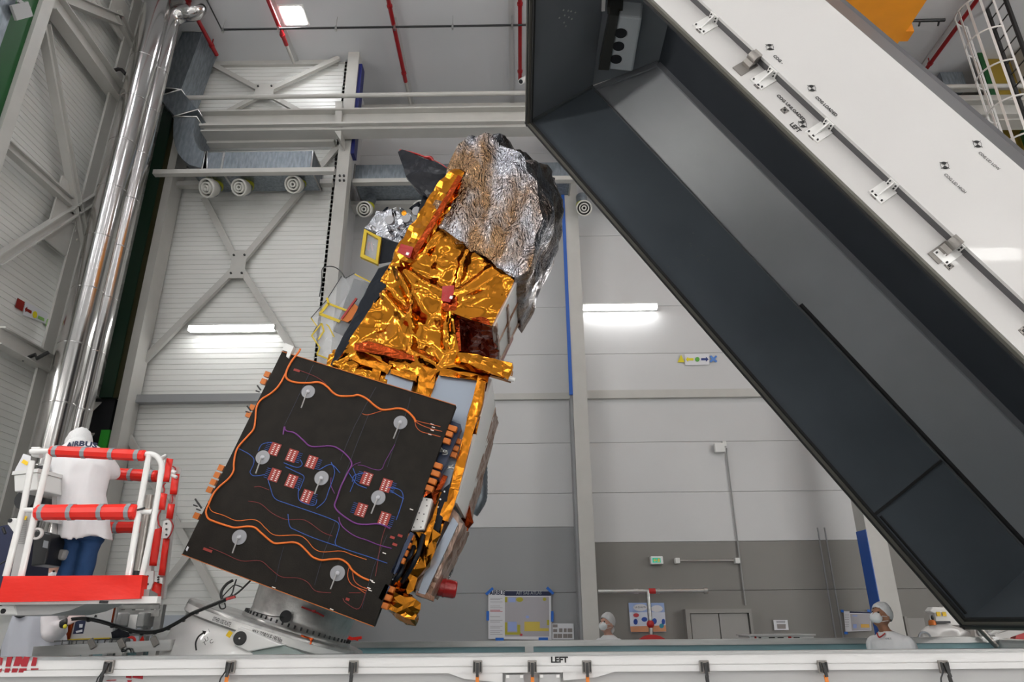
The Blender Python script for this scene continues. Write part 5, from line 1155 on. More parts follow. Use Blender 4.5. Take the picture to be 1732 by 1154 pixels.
# horizontal shelf at the waist
hull(poly([(598,580),(612,577),(700,600),(702,612),(600,592)],6.12)+poly([(598,580),(700,600),(702,612),(600,592)],6.3),0.09,3.5,45,cut=.05).build('waist_fold','gold_foil_dark',sat)
hull(poly([(776,598),(790,595),(866,615),(868,622),(858,642),(852,632),(780,612)],6.1)+poly([(776,598),(866,615),(868,625),(780,612)],6.3),0.075,4,46,cut=.05).build('antenna_arm','gold_foil',sat,label='gold wrapped arm reaching right')
hull(poly([(850,615),(868,621),(860,645),(852,640)],6.05)+poly([(850,615),(868,621),(860,645),(852,640)],6.15),0.045,5,47,cut=.04).build('arm_elbow','gold_foil',sat)
m=MB(); p=P(861,640,6.1); m.tube([p,P(871,643,6.1)],[.028,.02],16); m.build('white_cap','white_plastic',sat)
# black edge strip on the left
hull(poly([(640,454),(668,445),(655,480),(583,588),(564,620),(558,618),(580,570),(624,486)],6.26)+poly([(640,454),(668,445),(583,588),(562,620),(580,570)],6.6),0.066,3,48,cut=.07).build('black_edge_blanket','black_film',sat)
# red covers
for pts,Y_ in (([(672,426),(678,412),(699,418),(694,437),(690,436)],6.0),([(748,484),(768,483),(767,496),(761,512),(746,508)],6.08)):
    m=hull(poly(pts,Y_)+poly(pts,Y_+.12),0.024,6,49,cut=.05); o=m.build('red_cover','red_cover',sat,label='small red protective cover')
    m=MB(); q=P(pts[1][0]*.3+pts[3][0]*.7,pts[1][1]*.3+pts[3][1]*.7,Y_-.012); m.obox(q-bdir*.014,q+bdir*.014,.03,.005,up=V((0,1,0))); m.build('white_tag','white_dot',o)
hull(poly([(758,500),(772,503),(770,525),(752,528),(748,515)],6.1)+poly([(758,500),(772,503),(752,528)],6.25),0.09,6,50,cut=.04).build('mechanism_foil','gold_foil_dark',sat)
# black bagged antenna
hull(poly([(673,257),(680,253),(705,261),(735,272),(757,285),(756,302),(742,325),(727,338),(714,330),(700,316),(688,298),(676,272)],6.35)+poly([(684,264),(720,275),(750,292),(735,322),(716,328),(698,308)],6.75),.10,1.6,51,cut=.05).build('bagged_antenna','black_bag',sat,label='black film bag over the antenna')
hull(poly([(716,330),(742,322),(728,352),(708,392),(694,402),(704,370)],6.4)+poly([(716,335),(738,328),(700,395)],6.6),.07,2,57,cut=.06).build('antenna_mast_wrap','black_bag',sat)
m=MB(); m.tube(catmull([P(676,254,6.4),P(700,259,6.4),P(722,267,6.42),P(742,276,6.42),P(757,286,6.42)],5),.012,6); m.tube(catmull([P(718,266,6.38),P(728,266,6.36),P(733,273,6.38)],5),.016,6); m.build('red_seam','red_cover',sat)
# silver bag on top
fr=poly([(745,385),(738,352),(757,312),(776,245),(790,226),(831,229),(855,245),(885,268),(905,310),(918,370),(905,420),(890,458),(871,473),(845,457),(800,425)],6.15)
bk=poly([(914,277),(935,288),(952,338),(948,390),(940,420),(927,468),(906,512),(882,560),(874,540)],7.6)+poly([(850,238),(800,240),(790,260)],6.9)+poly([(790,380)],7.5)
def bagwarp(p,nn):
    d_=p.x*.95-p.z*.3+noise.noise(p*1.2)*.25; return nn*.03*(1-2*abs((d_*3.3)%1-.5)*2)
hull(fr+bk,.26,1.5,52,cut=.045,warp=bagwarp,stretch=adir).build('silver_bag','silver_bag',sat,label='crinkled silver film bag over the top instrument')
# left instruments
m=hull(poly([(645,402),(682,414),(676,440),(640,447)],6.75)+poly([(645,402),(682,414),(676,440),(640,447),(612,434),(618,388)],6.95),0.03,5,53,cut=.08); m.build('instrument_body','black_film',sat)
fo=poly([(616,387),(645,402),(639,447),(609,434)],6.70); fi=poly([(620.5,393),(640,404.5),(635.5,440.5),(615.5,430.5)],6.70)
m=MB(); vs=fo+fi+[v+V((0,.05,0)) for v in fo+fi]
fs=[]
for i in range(4): j=(i+1)%4; fs+=[(i,j,j+4,i+4),(8+i,8+i+4,8+j+4,8+j),(i,8+i,8+j,j),(4+i,4+j,12+j,12+i)]
m.add(vs,fs,False); m.build('instrument_frame','yellow_tape',sat,label='yellow taped window frame')
m=MB(); m.prism(fi,(0,.01,0)); 
for v in m.v: v.y+=.03
o=m.build('instrument_window','clear_film',sat)
m=MB(); m.prism(poly([(622,410),(626,408),(624,424),(621,422)],6.76),(0,.01,0)); m.prism(poly([(627,412),(629,408),(631,425),(629,424)],6.76),(0,.01,0)); m.build('red_marking','red_cover',sat)
hull(poly([(618,385),(635,353),(655,370),(690,364),(700,380),(682,413),(645,401)],6.8)+poly([(640,365),(690,368),(680,405),(640,395)],7.2),0.15,4,54,cut=.045).build('silver_blanket','silver_foil',sat)
r3=random.Random(5)
for i in range(13):
    px=r3.uniform(655,716); py=352+r3.uniform(0,46)-(px-655)*.05; q=P(px,py,6.75+r3.uniform(0,.3)); s_=r3.uniform(.04,.08)
    hull([q+V((r3.uniform(-s_,s_),r3.uniform(-s_,s_),r3.uniform(-s_,s_))) for _ in range(8)],0.03,5,i,cut=.05).build('foil_wrapped_fitting',['silver_foil','white_plastic','black_film','silver_foil','aluminium'][i%5],sat)
for (px,py) in ((662,375),(707,360),(690,372)):
    m=MB(); m.lathe([(0,0),(.045,0),(.05,.02),(.05,.06)],P(px,py,6.7),V((-.2,-1,-.2)),20); m.build('round_port','disc_grey',sat)
m=MB(); m.lathe([(0,0),(.02,0),(.03,.03)],P(685,362,6.66),V((-.2,-1,-.2)),12); m.build('amber_port','gold_strip',sat)
# transparent dust cover with yellow taped edges
fp=[(526,538),(553,507),(578,467),(584,471),(600,462),(630,480),(604,545),(585,575),(563,618),(536,600),(541,588),(526,568),(536,552)]
m=MB(); m.prism(poly(fp,6.55),(0,.35,0)); m.build('clear_dust_cover','clear_film',sat,label='transparent film dust cover')
def tape(pts,Y_,w=.022,mm='yellow_tape'):
    m=MB()
    for a,b in zip(pts[:-1],pts[1:]): m.obox(P(*a,Y_),P(*b,Y_),w,.006,up=V((0,1,0)))
    return m.build('tape_edge',mm,sat)
tape([(553,504),(556,514),(588,526)],6.53); tape([(556,513),(541,531),(575,544)],6.53,.03); tape([(544,547),(527,568),(541,588),(536,600),(562,610)],6.53,.014); tape([(544,547),(548,560),(538,575)],6.53,.016); tape([(552,549),(556,552),(565,570)],6.53,.012); tape([(600,464),(628,478)],6.53,.012); tape([(526,538),(536,552)],6.53,.01)
for w in ([(526,538),(553,507),(578,467)],[(584,471),(600,462)],[(536,552),(528,566)]): tape(w,6.54,.006,'black_plastic')
hull(poly([(598,470),(630,481),(606,545),(592,575),(564,560),(578,528),(588,500)],6.62)+poly([(598,470),(630,481),(592,575),(564,560)],6.85),0.06,3,56,cut=.08).build('black_instrument','black_film',sat)
m=MB(); m.prism(poly([(600,514),(608,521),(594,541),(588,545),(576,541)],6.5),(0,.02,0)); m.build('orange_panel','kapton',sat)
m=MB(); m.obox(P(603,505,6.5),P(578,540,6.5),.02,.02); m.build('red_strut','red_cover',sat)
m=MB(); m.tube(catmull([P(540,502,6.6),P(544,480,6.6),P(545,456,6.6),P(553,451,6.6),P(566,452,6.6),P(577,460,6.6),P(583,470,6.6)],5),.006,6); m.build('cable_loop','black_plastic',sat)
# hanging black cables to the hand
cb=thing('power_cable','long dark cable sagging from the gloved hand up to the satellite','cable',P(240,1072,6.3))
run=[P(122,1049,6.55),P(140,1048,6.5),P(165,1052,6.4),P(200,1062,6.3),P(236,1071,6.25),P(270,1069,6.2),P(300,1055,6.15),P(322,1041,6.12),P(345,1031,6.1),P(372,1020,6.1),P(385,1014,6.1),P(395,1010,6.1)]
for k,(dx,dz) in enumerate(((0,0),(.012,.014),(-.012,.012))):
    m=MB(); m.tube([q+V((0,dx,dz)) for q in catmull(run,6)],.0085,7); m.build('conductor','rubber_black' if k!=1 else 'strap_grey',cb)
for q in ((150,1049),(190,1059),(222,1068.5),(240,1071.5),(262,1070),(285,1063),(310,1049),(333,1036)): m=MB(); c=P(*q,6.28); m.lathe([(.016,-.012),(.018,0),(.016,.012)],c,(1,0,0),10); m.build('tie','black_plastic',cb)
for w,r_ in (([(378,1018),(374,1008),(376,998),(384,988),(394,982)],.012),([(380,1018),(392,1005),(396,992),(400,980)],.006),([(385,1014),(402,1003),(416,990),(424,982)],.008),([(376,1010),(390,995),(398,990),(410,994)],.005),([(378,1018),(371,1022),(374,1030),(381,1028),(380,1020)],.006)):
    m=MB(); m.tube(catmull([P(x,y,6.12) for x,y in w],6),r_,7); m.build('conductor','rubber_black',cb)
m=MB(); q=P(383,1014,6.08); m.obox(q-bdir*.0,q+bdir*.06+adir*.04,.02,.02); m.build('red_tag','red_cover',cb)
# ================================================================ PEOPLE
def basis(f,u):
    f=V(f).normalized(); s=f.cross(V(u)).normalized(); u=s.cross(f).normalized(); return Matrix((s,f,u)).transposed(), s,f,u
def limb(mb,pts,rs,n=14):
    pts=catmull(pts,5); m=len(pts); k=len(rs)-1; R_=[]
    for i in range(m): t=i/(m-1)*k; j=min(int(t),k-1); R_.append(rs[j]+(rs[j+1]-rs[j])*(t-j))
    mb.tube(pts,R_,n); mb.ell(pts[0],R_[0],R_[0],R_[0],None,10,6); mb.ell(pts[-1],R_[-1],R_[-1],R_[-1],None,10,6)
def hand(mb,wrist,d,nrm,s=1,curl=.4,thumb=1):
    """palm with four fingers and a thumb leaving the side of the palm; nrm = back of the hand"""
    d=V(d).normalized(); nrm=(V(nrm)-d*V(nrm).dot(d)).normalized(); w=d.cross(nrm).normalized()
    rot=Matrix((w,d,nrm)).transposed()
    mb.ell(wrist+d*.045*s,.040*s,.055*s,.017*s,rot,14,8)
    for i,(o,l) in enumerate(((-.029,.068),(-.010,.078),(.010,.074),(.028,.058))):
        a=wrist+d*.085*s+w*o*s; l*=s; c=curl*(1+.12*i)
        p1=a+(d*math.cos(c*.5)-nrm*math.sin(c*.5))*l*.45; p2=p1+(d*math.cos(c*1.2)-nrm*math.sin(c*1.2))*l*.32; p3=p2+(d*math.cos(c*1.9)-nrm*math.sin(c*1.9))*l*.25
        mb.tube([a-d*.02*s,a,p1,p2,p3],[.0095*s,.0095*s,.0088*s,.008*s,.006*s],8)
    a=wrist+d*.03*s-w*.035*s*thumb; mb.tube([wrist+d*.015*s-w*.02*s*thumb,a,a+(d*.7-w*.7*thumb-nrm*.3)*.03*s,a+(d*.95-w*.75*thumb-nrm*.6)*.055*s],[.013*s,.012*s,.010*s,.007*s],8)
def headgeo(mb,c,f,u,s=1):
    M_,sd,f,u=basis(f,u); c=V(c)
    mb.ell(c+u*.02*s-f*.01*s,.076*s,.095*s,.098*s,M_,20,14)     # skull
    mb.ell(c-u*.045*s+f*.022*s,.058*s,.066*s,.065*s,M_,18,12)   # jaw
    mb.ell(c-u*.09*s+f*.065*s,.022*s,.02*s,.017*s,M_,10,8)      # chin
    mb.ell(c+u*.028*s+f*.078*s,.05*s,.014*s,.012*s,M_,10,8)     # brow
    mb.tube([c+u*.02*s+f*.085*s,c-u*.005*s+f*.098*s,c-u*.028*s+f*.104*s,c-u*.034*s+f*.086*s],[.008*s,.011*s,.015*s,.012*s],8)
    for k in (-1,1):
        mb.ell(c+sd*k*.078*s-u*.008*s-f*.008*s,.010*s,.02*s,.031*s,M_,10,8)
        mb.ell(c+sd*k*.04*s-u*.02*s+f*.062*s,.022*s,.018*s,.018*s,M_,10,8)
    mb.ell(c-u*.058*s+f*.084*s,.024*s,.010*s,.009*s,M_,10,6)     # lips
    return M_,sd,f,u
def headwear(t,c,f,u,s=1,mask=True,eyes=True,tail=False,low=.60):
    M_,sd,f,u=basis(f,u); c=V(c)
    if eyes:
        for k in (-1,1): m=MB(); m.ell(c+sd*k*.031*s+u*.008*s+f*.079*s,.012*s,.009*s,.009*s,M_,10,6); m.build('eye','eye_dark',t)
    m=MB(); n=24; vs=[]
    for i in range(9):
        th_=math.pi*low*i/8
        for k in range(n):
            q=2*math.pi*k/n; w_=1+.03*math.sin(k*3.1+i)+.02*math.sin(k*7)
            fr=max(0,math.sin(q))                       # lift the hem over the face
            t2=th_*(1-.30*fr*(i/8)); rr=math.sin(t2)
            if i==8: w_*=.95
            vs.append(c+u*.028*s-f*.014*s+M_@V((.088*s*w_*rr*math.cos(q),.112*s*w_*rr*math.sin(q),.118*s*w_*math.cos(t2))))
    m.add(vs,[(i*n+k,(i+1)*n+k,(i+1)*n+(k+1)%n,i*n+(k+1)%n) for i in range(8) for k in range(n)],True)
    o=m.build('hair_cover','cap_white',t); sol=o.modifiers.new('s','SOLIDIFY'); sol.thickness=.004
    if tail: m=MB(); m.ell(c-f*.10*s-u*.05*s,.04*s,.03*s,.05*s,M_,12,8); m.build('hair_cover_bun','cap_white',t)
    if mask:
        m=MB(); m.ell(c-u*.042*s+f*.062*s,.062*s,.052*s,.056*s,M_,18,12); o=m.build('face_mask','mask_white',t)
        m=MB()
        for k in (-1,1): m.tube([c+sd*k*.055*s-u*.02*s+f*.06*s,c+sd*k*.079*s+u*.0*s-f*.0*s],.003,5); m.tube([c+sd*k*.05*s-u*.07*s+f*.05*s,c+sd*k*.078*s-u*.035*s-f*.01*s],.003,5)
        m.build('mask_strap','mask_white',o)
def torso(mb,hip,ch,neck,wh,wc,ws,f,dep=.62):
    """lofted trunk: hip, chest and neck centres, widths at hip, chest and shoulders"""
    hip=V(hip);ch=V(ch);neck=V(neck); rings=[]
    for p,w_,dd in ((hip-V((0,0,.02)),wh*.5,dep),(hip+(ch-hip)*.35,wh*.47,dep),(hip+(ch-hip)*.7,wc*.5,dep),(ch,wc*.52,dep),(ch+(neck-ch)*.45,ws*.47,dep*.85),(ch+(neck-ch)*.72,ws*.33,dep*.9),(neck,.075,.9)):
        M_,s,_,_=basis(f,(0,0,1)); rings.append((p,w_,w_*dd,M_))
    mb.loft(rings,24)
# ---- P1: operator standing in the lift basket, seen from behind
Yq=6.15
hd=P(131,755,Yq+.17); nk=P(135,757,Yq+.03); hipc=P(140,884,Yq); chs=P(138,800,Yq)
zfl=1.90
p1=thing('person','worker in long white coat and jeans seen from behind in the lift basket','person',(hipc.x,Yq,zfl))
m=MB(); headgeo(m,hd,(-.25,.9,-.35),(-.1,.35,.9)); m.tube([hd-V((0,.02,.05)),nk],[.055,.06],14); torso(m,hipc,chs,nk,.30,.36,.38,(0,1,0))
shL=P(97,782,Yq); shR=P(176,780,Yq); elR=P(188,798,Yq+.12); wrR=elR+V((-.12,.24,.03)); elL=P(78,815,Yq+.1); wrL=elL+V((.05,.25,.05))
limb(m,[shR,elR],[.055,.045]); limb(m,[elR,wrR],[.042,.028]); limb(m,[shL,elL],[.055,.045]); limb(m,[elL,wrL],[.042,.028])
for k,(px) in ((-1,126),(1,153)):
    a=P(px,900,Yq); kn=V((a.x,Yq+.02,zfl+.50)); an=V((a.x+.01,Yq+.0,zfl+.09)); limb(m,[a+V((0,0,.12)),kn,an],[.085,.06,.04]); m.ell(an+V((0,.07,-.05)),.045,.13,.04)
hand(m,wrR,(-.5,.8,.1),(0,0,1),1,.7,1); hand(m,wrL,(.2,.9,.1),(0,0,1),1,.7,-1)
fuse(m,'body','skin',p1,.014,3)
m=MB(); hem=P(143,912,Yq)
M_=basis((0,1,0),(0,0,1))[0]
def cring(px,py,w_,d_,dy=0): c=P(px,py,Yq+dy); return (c,w_,d_,M_)
m.loft([cring(143,914,.225,.165),cring(142,895,.222,.16),cring(139,868,.215,.155),cring(137,835,.21,.15),cring(137,805,.235,.15),cring(138,784,.262,.145),cring(138,768,.245,.13),cring(137,757,.175,.11,.01),cring(136,750,.11,.09,.02),cring(134,745,.085,.08,.04)],28)
limb(m,[shR+V((-.01,0,.0)),elR],[.085,.078]); limb(m,[elR,wrR-V((0,.02,0))],[.075,.055]); limb(m,[shL,elL],[.085,.075]); limb(m,[elL,wrL-V((0,.02,0))],[.072,.055])
for v in m.v:
    q=(1.0 if v.z<chs.z else .3)
    v.x+=.010*math.sin(v.z*23+v.x*11)*q; v.y+=.012*math.sin(v.x*37+v.z*6)*q
    if v.z<hem.z+.06: v.z+=.03*math.sin(v.x*19+1)
fuse(m,'lab_coat','coat_white',p1,.014,2,label='long white coat')
m=MB()
for k,px in ((-1,127),(1,155)):
    a=P(px,902,Yq); kn=V((a.x,Yq+.02,zfl+.50)); an=V((a.x+.005,Yq+.0,zfl+.08)); limb(m,[a+V((0,0,.15)),kn,an],[.105,.085,.065])
m.loft([(P(141,915,Yq),.165,.12,M_),(P(141,885,Yq),.17,.125,M_)],20)
for v in m.v: v.y+=.008*math.sin(v.z*40+v.x*15); v.x+=.006*math.sin(v.z*33)
fuse(m,'jeans','jeans',p1,.014,2,label='blue jeans')
m=MB()
for px in (127,155):
    a=P(px,902,Yq); m.ell((a.x+.01,Yq+.06,zfl+.05),.06,.15,.055)
m.build('overshoes','shoe_white',p1)
headwear(p1,hd,(-.25,.8,-.55),(-.1,.5,.8),1.22,mask=False,eyes=False,low=.78)
m=MB(); m.ell(P(133,752,6.15-.03),.085,.08,.07); m.build('hair_cover_nape','cap_white',p1)
vs,fs=text_geo('AIRBUS',.062,1.05,0,.003); x0=min(v[0] for v in vs);x1=max(v[0] for v in vs); m=MB()
out=[]
for v in vs:
    u_=(v[0]-x0)/(x1-x0); px=104+u_*54; arc=(u_-.5)**2*12; q=P(px,753+arc,Yq-.16-.0); dirn=1
    out.append(V((q.x,Yq-.135+abs(u_-.5)*.06,q.z+v[1]*1.0-.0)))
m.add(out,fs,False); m.build('coat_lettering','text_navy',p1)
# ---- P2: worker at lower left, back to the camera
Yq=7.3; z2=.30
nk=P(45,1022,Yq); chs=P(52,1052,Yq); hipc=P(55,1120,Yq); hd=nk+V((-.02,.03,.16))
p2=thing('person','worker in grey coat reaching out with a gloved hand, lower left','person',(hipc.x,Yq,z2-.18))
shR=P(84,1050,Yq); elR=P(92,1072,Yq-.05); wrR=P(109,1053,Yq-.18); shL=P(12,1050,Yq); elL=P(2,1085,Yq+.05); wrL=elL+V((.1,.25,.0))
m=MB(); headgeo(m,hd,(.3,.9,.1),(0,0,1)); m.tube([hd-V((0,0,.06)),nk-V((0,0,.05))],[.055,.06],14); torso(m,hipc,chs,nk,.32,.38,.40,(0,1,0))
limb(m,[shR,elR],[.055,.045]); limb(m,[elR,wrR],[.042,.028]); limb(m,[shL,elL],[.055,.045]); limb(m,[elL,wrL],[.042,.028])
for k in (-.1,.1): limb(m,[hipc+V((k,0,0)),V((hipc.x+k,Yq+.02,z2+.32)),V((hipc.x+k,Yq,z2-.1))],[.09,.06,.045]); m.ell((hipc.x+k,Yq+.07,z2-.14),.05,.13,.04)
fuse(m,'body','skin',p2,.016,3)
m=MB(); Mh=basis((0,1,0),(0,0,1))[0]
m.loft([(P(58,1135,Yq),.32,.20,Mh),(P(56,1108,Yq),.29,.18,Mh),(P(53,1080,Yq),.262,.165,Mh),(P(52,1058,Yq),.265,.155,Mh),(P(51,1044,Yq),.255,.14,Mh),(P(48,1032,Yq),.16,.11,Mh),(P(46,1025,Yq),.08,.08,Mh)],28)
limb(m,[shL,elL],[.09,.085]); limb(m,[elL,wrL],[.08,.06])
for v in m.v: v.x+=.010*math.sin(v.z*21+v.x*9); v.y+=.012*math.sin(v.x*33+v.z*5)
fuse(m,'lab_coat','coat_grey',p2,.016,2,label='grey coat')
m=MB(); limb(m,[P(78,1048,Yq-.02),P(90,1068,Yq-.05),P(97,1066,Yq-.1),P(107,1056,Yq-.17)],[.09,.10,.085,.05])
for v in m.v: v.x+=.012*math.sin(v.z*41+v.x*13); v.y+=.010*math.sin(v.x*47+v.z*15)
fuse(m,'sleeve','coat_sleeve',p2,.013,1,label='crumpled pinkish white sleeve')
m=MB(); limb(m,[P(107,1056,Yq-.17),P(112,1053,Yq-.19)],[.045,.038]); fuse(m,'cuff','dark_steel',p2,.012,1,label='dark cuff')
m=MB(); w0=P(112,1053,Yq-.19); hand(m,w0,(.9,-.1,.42),(-.3,-.9,.2),1.1,.35,1); fuse(m,'glove','glove',p2,.006,1,label='pale glove')
m=MB(); q=P(110,1060,Yq-.24); m.ell(q,.02,.01,.02); m.build('yellow_clip','mark_yellow',p2)
m=MB(); m.tube(catmull([P(26,1041.5,Yq-.15),P(33,1044,Yq-.155),P(42,1041,Yq-.15)],4),.012,6); m.tube([P(0,1044,Yq-.14),P(10,1043,Yq-.15)],.012,6); m.build('dark_collar_trim','black_matte',p2)
headwear(p2,hd,(.3,.9,.1),(0,0,1),1.05,mask=False,eyes=False)
def simple_person(label,px,py,Yq,face,up,skinm,zf,sh=.42,s=1,coat=True,cm='coat_white',tail=False,mask=True,lean=(0,0)):
    hd=P(px,py,Yq); hd=V(hd); t=thing('person',label,'person',(hd.x,Yq,zf))
    nk=hd+V((.02+lean[0]*.3,.02,-.15)); ch=nk+V((lean[0]*.5,lean[1]*.5,-.22)); hp=ch+V((lean[0],lean[1],-.38)); fh=V((face[0],face[1],0)).normalized()
    m=MB(); headgeo(m,hd,face,up,s); m.tube([hd-V(up)*.06-V((0,0,.02)),nk-V((0,0,.02))],[.052,.058],14); torso(m,hp,ch,nk,.31,.37,sh*.92,fh)
    _,sd,_,_=basis(fh,(0,0,1)); ww=[]
    for k in (-1,1):
        a=ch+sd*k*sh*.44+V((0,0,.10)); e=a+V((0,0,-.29))+sd*k*.05-fh*.02; w_=e+V((0,0,-.22))+fh*.10; limb(m,[a,e],[.055,.042]); limb(m,[e,w_],[.042,.028]); hand(m,w_,fh*.3+V((0,0,-1)),sd*k,1,.5,-k); ww.append((a,e,w_))
        a=hp+sd*k*.09; kn=V((a.x,a.y,(a.z+zf)/2+.02))+fh*.03; limb(m,[a,kn,V((a.x,a.y,zf+.09))],[.09,.06,.042]); m.ell(V((a.x,a.y,zf+.04))+fh*.06,.05,.12,.04,basis(fh,(0,0,1))[0])
    fuse(m,'body',skinm,t,.013,2)
    m=MB(); Mh=basis(fh,(0,0,1))[0]
    m.loft([(hp+V((0,0,-.42)),.26,.2,Mh),(hp,.225,.165,Mh),(ch+V((0,0,-.12)),.215,.15,Mh),(ch,.23,.145,Mh),(ch+V((0,0,.12)),sh*.53,.125,Mh),(ch+V((0,0,.18)),sh*.36,.10,Mh),(nk+V((0,0,-.0)),.085,.075,Mh)],28)
    for a,e,w_ in ww: limb(m,[a,e],[.08,.07]); limb(m,[e,w_+V((0,0,.03))],[.068,.05])
    for v in m.v: v.x+=.008*math.sin(v.z*23+v.x*11); v.y+=.008*math.sin(v.x*37+v.z*6)
    fuse(m,'lab_coat',cm,t,.014,2); 
    m=MB()
    for k in (-1,1): a=hp+sd*k*.09; limb(m,[a,V((a.x,a.y,zf+.1))],[.105,.075])
    fuse(m,'trousers','text_navy',t,.02,2)
    headwear(t,hd,face,up,s,mask=mask,tail=tail); return t,hd,nk,ch,fh,sd
t,hd,nk,ch,fh,sd=simple_person('worker with white mask and cap by the grey wall, looking up left',1026.5,1055.5,11.0,(-.72,-.58,.22),(.12,.05,1),'skin_light',0,.44,1.12,tail=True)
t,hd,nk,ch,fh,sd=simple_person('worker in white coat and mask looking up at the satellite, at the right',1490,1043,8.3,(-.80,-.42,.40),(.30,.1,.95),'skin',.12,.46,1.12,lean=(.05,0))
m=MB(); m.tube(catmull([hd+fh*.05+sd*.05+V((0,0,-.17)),hd+fh*.09+V((0,0,-.21)),hd+fh*.05-sd*.05+V((0,0,-.17))],4),.008,6); m.build('red_collar','red_dull',t)
q=P(1503,1082,8.12); m=MB(); text_mb(m,'AIRBUS',.018,q-V((.05,.02,0)),(1,0,0),(0,0,1),width=.07); m.build('coat_lettering','text_navy',t)
Yq=8.0; t,hd,nk,ch,fh,sd=simple_person('person with white hair cover half hidden behind the red padded kick board',89,962,8.0,(.55,-.25,-.3),(-.1,0,1),'skin_light',.45,.42,1.15,mask=True)
# ================================================================ LIFT BASKET
Y0,Y1=5.55,6.80
bk_=thing('lift_basket','white lift basket with red padded rails holding the worker','lift',P(120,1015,6.1))
def tub(pts,r=.021,nm='guard_rail',mm='white_tube',par=None): m=MB(); m.tube(pts,r,12); return m.build(nm,mm,par or bk_)
zt=P(150,770,Y0).z; zm=P(150,868,Y0).z; zk=P(120,975,Y0).z; zk0=P(120,1014,Y0).z
def X0(px,py,Y=Y0): return P(px,py,Y).x
Lx=X0(57,760); 
tub([P(52,764,Y0),P(90,763,Y0)]); 
tub(catmull([P(240,769,Y0),P(256,768,Y0),P(268,775,Y0),P(274,790,Y0),P(271,812,Y0),P(258,890,Y0),P(240,975,Y0)],6))
tub([P(54,780,Y0),P(39,862,Y0),P(10,975,Y0)],.024); tub([P(84,768,Y0),P(61,862,Y0),P(36,975,Y0)],.024)
tub([P(252,770,Y0),P(236,860,Y0),P(217,975,Y0)],.024)
tub([P(38,863,Y0),P(64,863,Y0)],.02); tub([P(232,866,Y0),P(258,866,Y0)],.02)
m=MB(); m.prism([P(52,756,Y0+.02),P(68,756,Y0+.02),P(66,773,Y0+.02),P(52,772,Y0+.02)],(0,.06,0)); m.build('corner_block','white_tube',bk_,bevel=.008)
def pad(a,b,Y,r,straps,n=8,lab=None,ends=True):
    p,q=P(*a,Y),P(*b,Y); ax=(q-p).normalized(); m=MB(); L_=(q-p).length
    prof=[(r*.8,0),(r,.015)]+[(r*(1+.03*math.sin(k*2.1)),L_*k/12) for k in range(1,12)]+[(r,L_-.015),(r*.8,L_)]
    m.lathe(prof,p,ax,n,smooth=False); o=m.build('rail_padding','red_vinyl',bk_,label=lab)
    for s_ in straps: c=p+(q-p)*s_; m=MB(); m.lathe([(r*1.04,-.018),(r*1.07,-.016),(r*1.07,.016),(r*1.04,.018)],c,ax,n,smooth=False,cap=False); m.build('reflective_strap','strap_grey',o)
    return o
pad((86,763),(246,771),Y0,.046,(.06,.36,.65,.92),8,'top red rail padding with four grey straps')
pad((62,867),(233,866),Y0,.062,(.07,.35,.65,.92),10,'middle red rail padding with four grey straps')
pad((150,799),(267,806),Y1,.058,(.30,.62,.92),14,'back red rail padding')
pad((150,893),(246,892),Y1,.055,(.5,),10,'lower back red rail padding')
pad((184,768.5+28),(150,797),Y1,.05,(),10) if False else None
m=MB(); m.tube([P(60,864,Y0-.02),P(57,861,Y0-.02),P(66,861,Y0-.05)],.006,6); m.tube([P(232,863,Y0-.05),P(240,861,Y0-.02),P(245,859,Y0-.02)],.008,6); m.build('elastic_cord','black_plastic',bk_)
# kick board
sheet([P(6,975,Y0-.05),P(241,973,Y0-.05),P(236,1013,Y0-.05),P(120,1017,Y0-.05),P(-6,1019,Y0-.05)],.09,step=.05,amp=.03,sc=1.0,seed=60).build('kick_board_padding','red_vinyl',bk_,label='broad red padded kick board')
# floor and underside
zf_=zfl; xl_,xr_=P(-8,1016,Y0).x,P(246,1013,Y0).x
m=MB(); xb_=P(272,1012,Y1).x; m.prism([V((xl_,Y0,zf_-.05)),V((xr_+.02,Y0,zf_-.05)),V((xb_,Y1,zf_-.05)),V((xl_,Y1,zf_-.05))],(0,0,.05)); m.build('floor_plate','bracket_grey',bk_)
m=MB(); m.box(xl_,xr_+.10,Y0-.02,Y0+.04,zf_-.10,zf_-.05); m.build('floor_frame','white_tube',bk_)
m=MB(); m.box(xl_,xb_,Y1,Y1+.05,zf_-.08,zf_); m.build('floor_frame','white_tube',bk_)
m=MB(); m.prism([P(-6,1019,Y0+.06),P(150,1020,Y0+.06),P(118,1033,Y0+.06),P(86,1040,Y0+.06),P(-6,1042,Y0+.06)],(0,.5,0)); m.build('underside_cover','container_grey',bk_)
m=MB(); m.box(P(172,1017,Y0).x,P(186,1017,Y0).x,Y0-.03,Y0-.02,P(180,1021,Y0).z,P(180,1017,Y0).z); m.build('slot','black_plastic',bk_)
# right-hand gate posts with small red pads
for a,b in (((277,779),(247,1012)),((300,792),(273,1014))):
    m=MB(); m.obox(P(*a,Y1-.3),P(*b,Y1-.3),.055,.05,up=V((0,1,0))); m.build('gate_post','white_tube',bk_)
tub([P(270,776,Y1-.6),P(279,772,Y1-.3)],.018); tub([P(291,797,Y1-.45),P(298,800,Y1-.45)],.016); tub([P(291,804,Y1-.45),P(299,808,Y1-.45)],.016)
def spad(pts,Y,lab=None): hull([P(*p,Y) for p in pts]+[P(*p,Y+.09) for p in pts],.004,4,61,cut=.05,smooth=True).build('gate_padding','red_vinyl',bk_,label=lab)
Yg=Y1-.42
spad([(282,775),(293,777),(286,816),(275,815)],Yg); spad([(291,801),(304,802),(299,837),(287,836)],Yg); spad([(271,833),(283,836),(279,863),(266,862)],Yg); spad([(284,852),(296,853),(292,878),(281,877)],Yg)
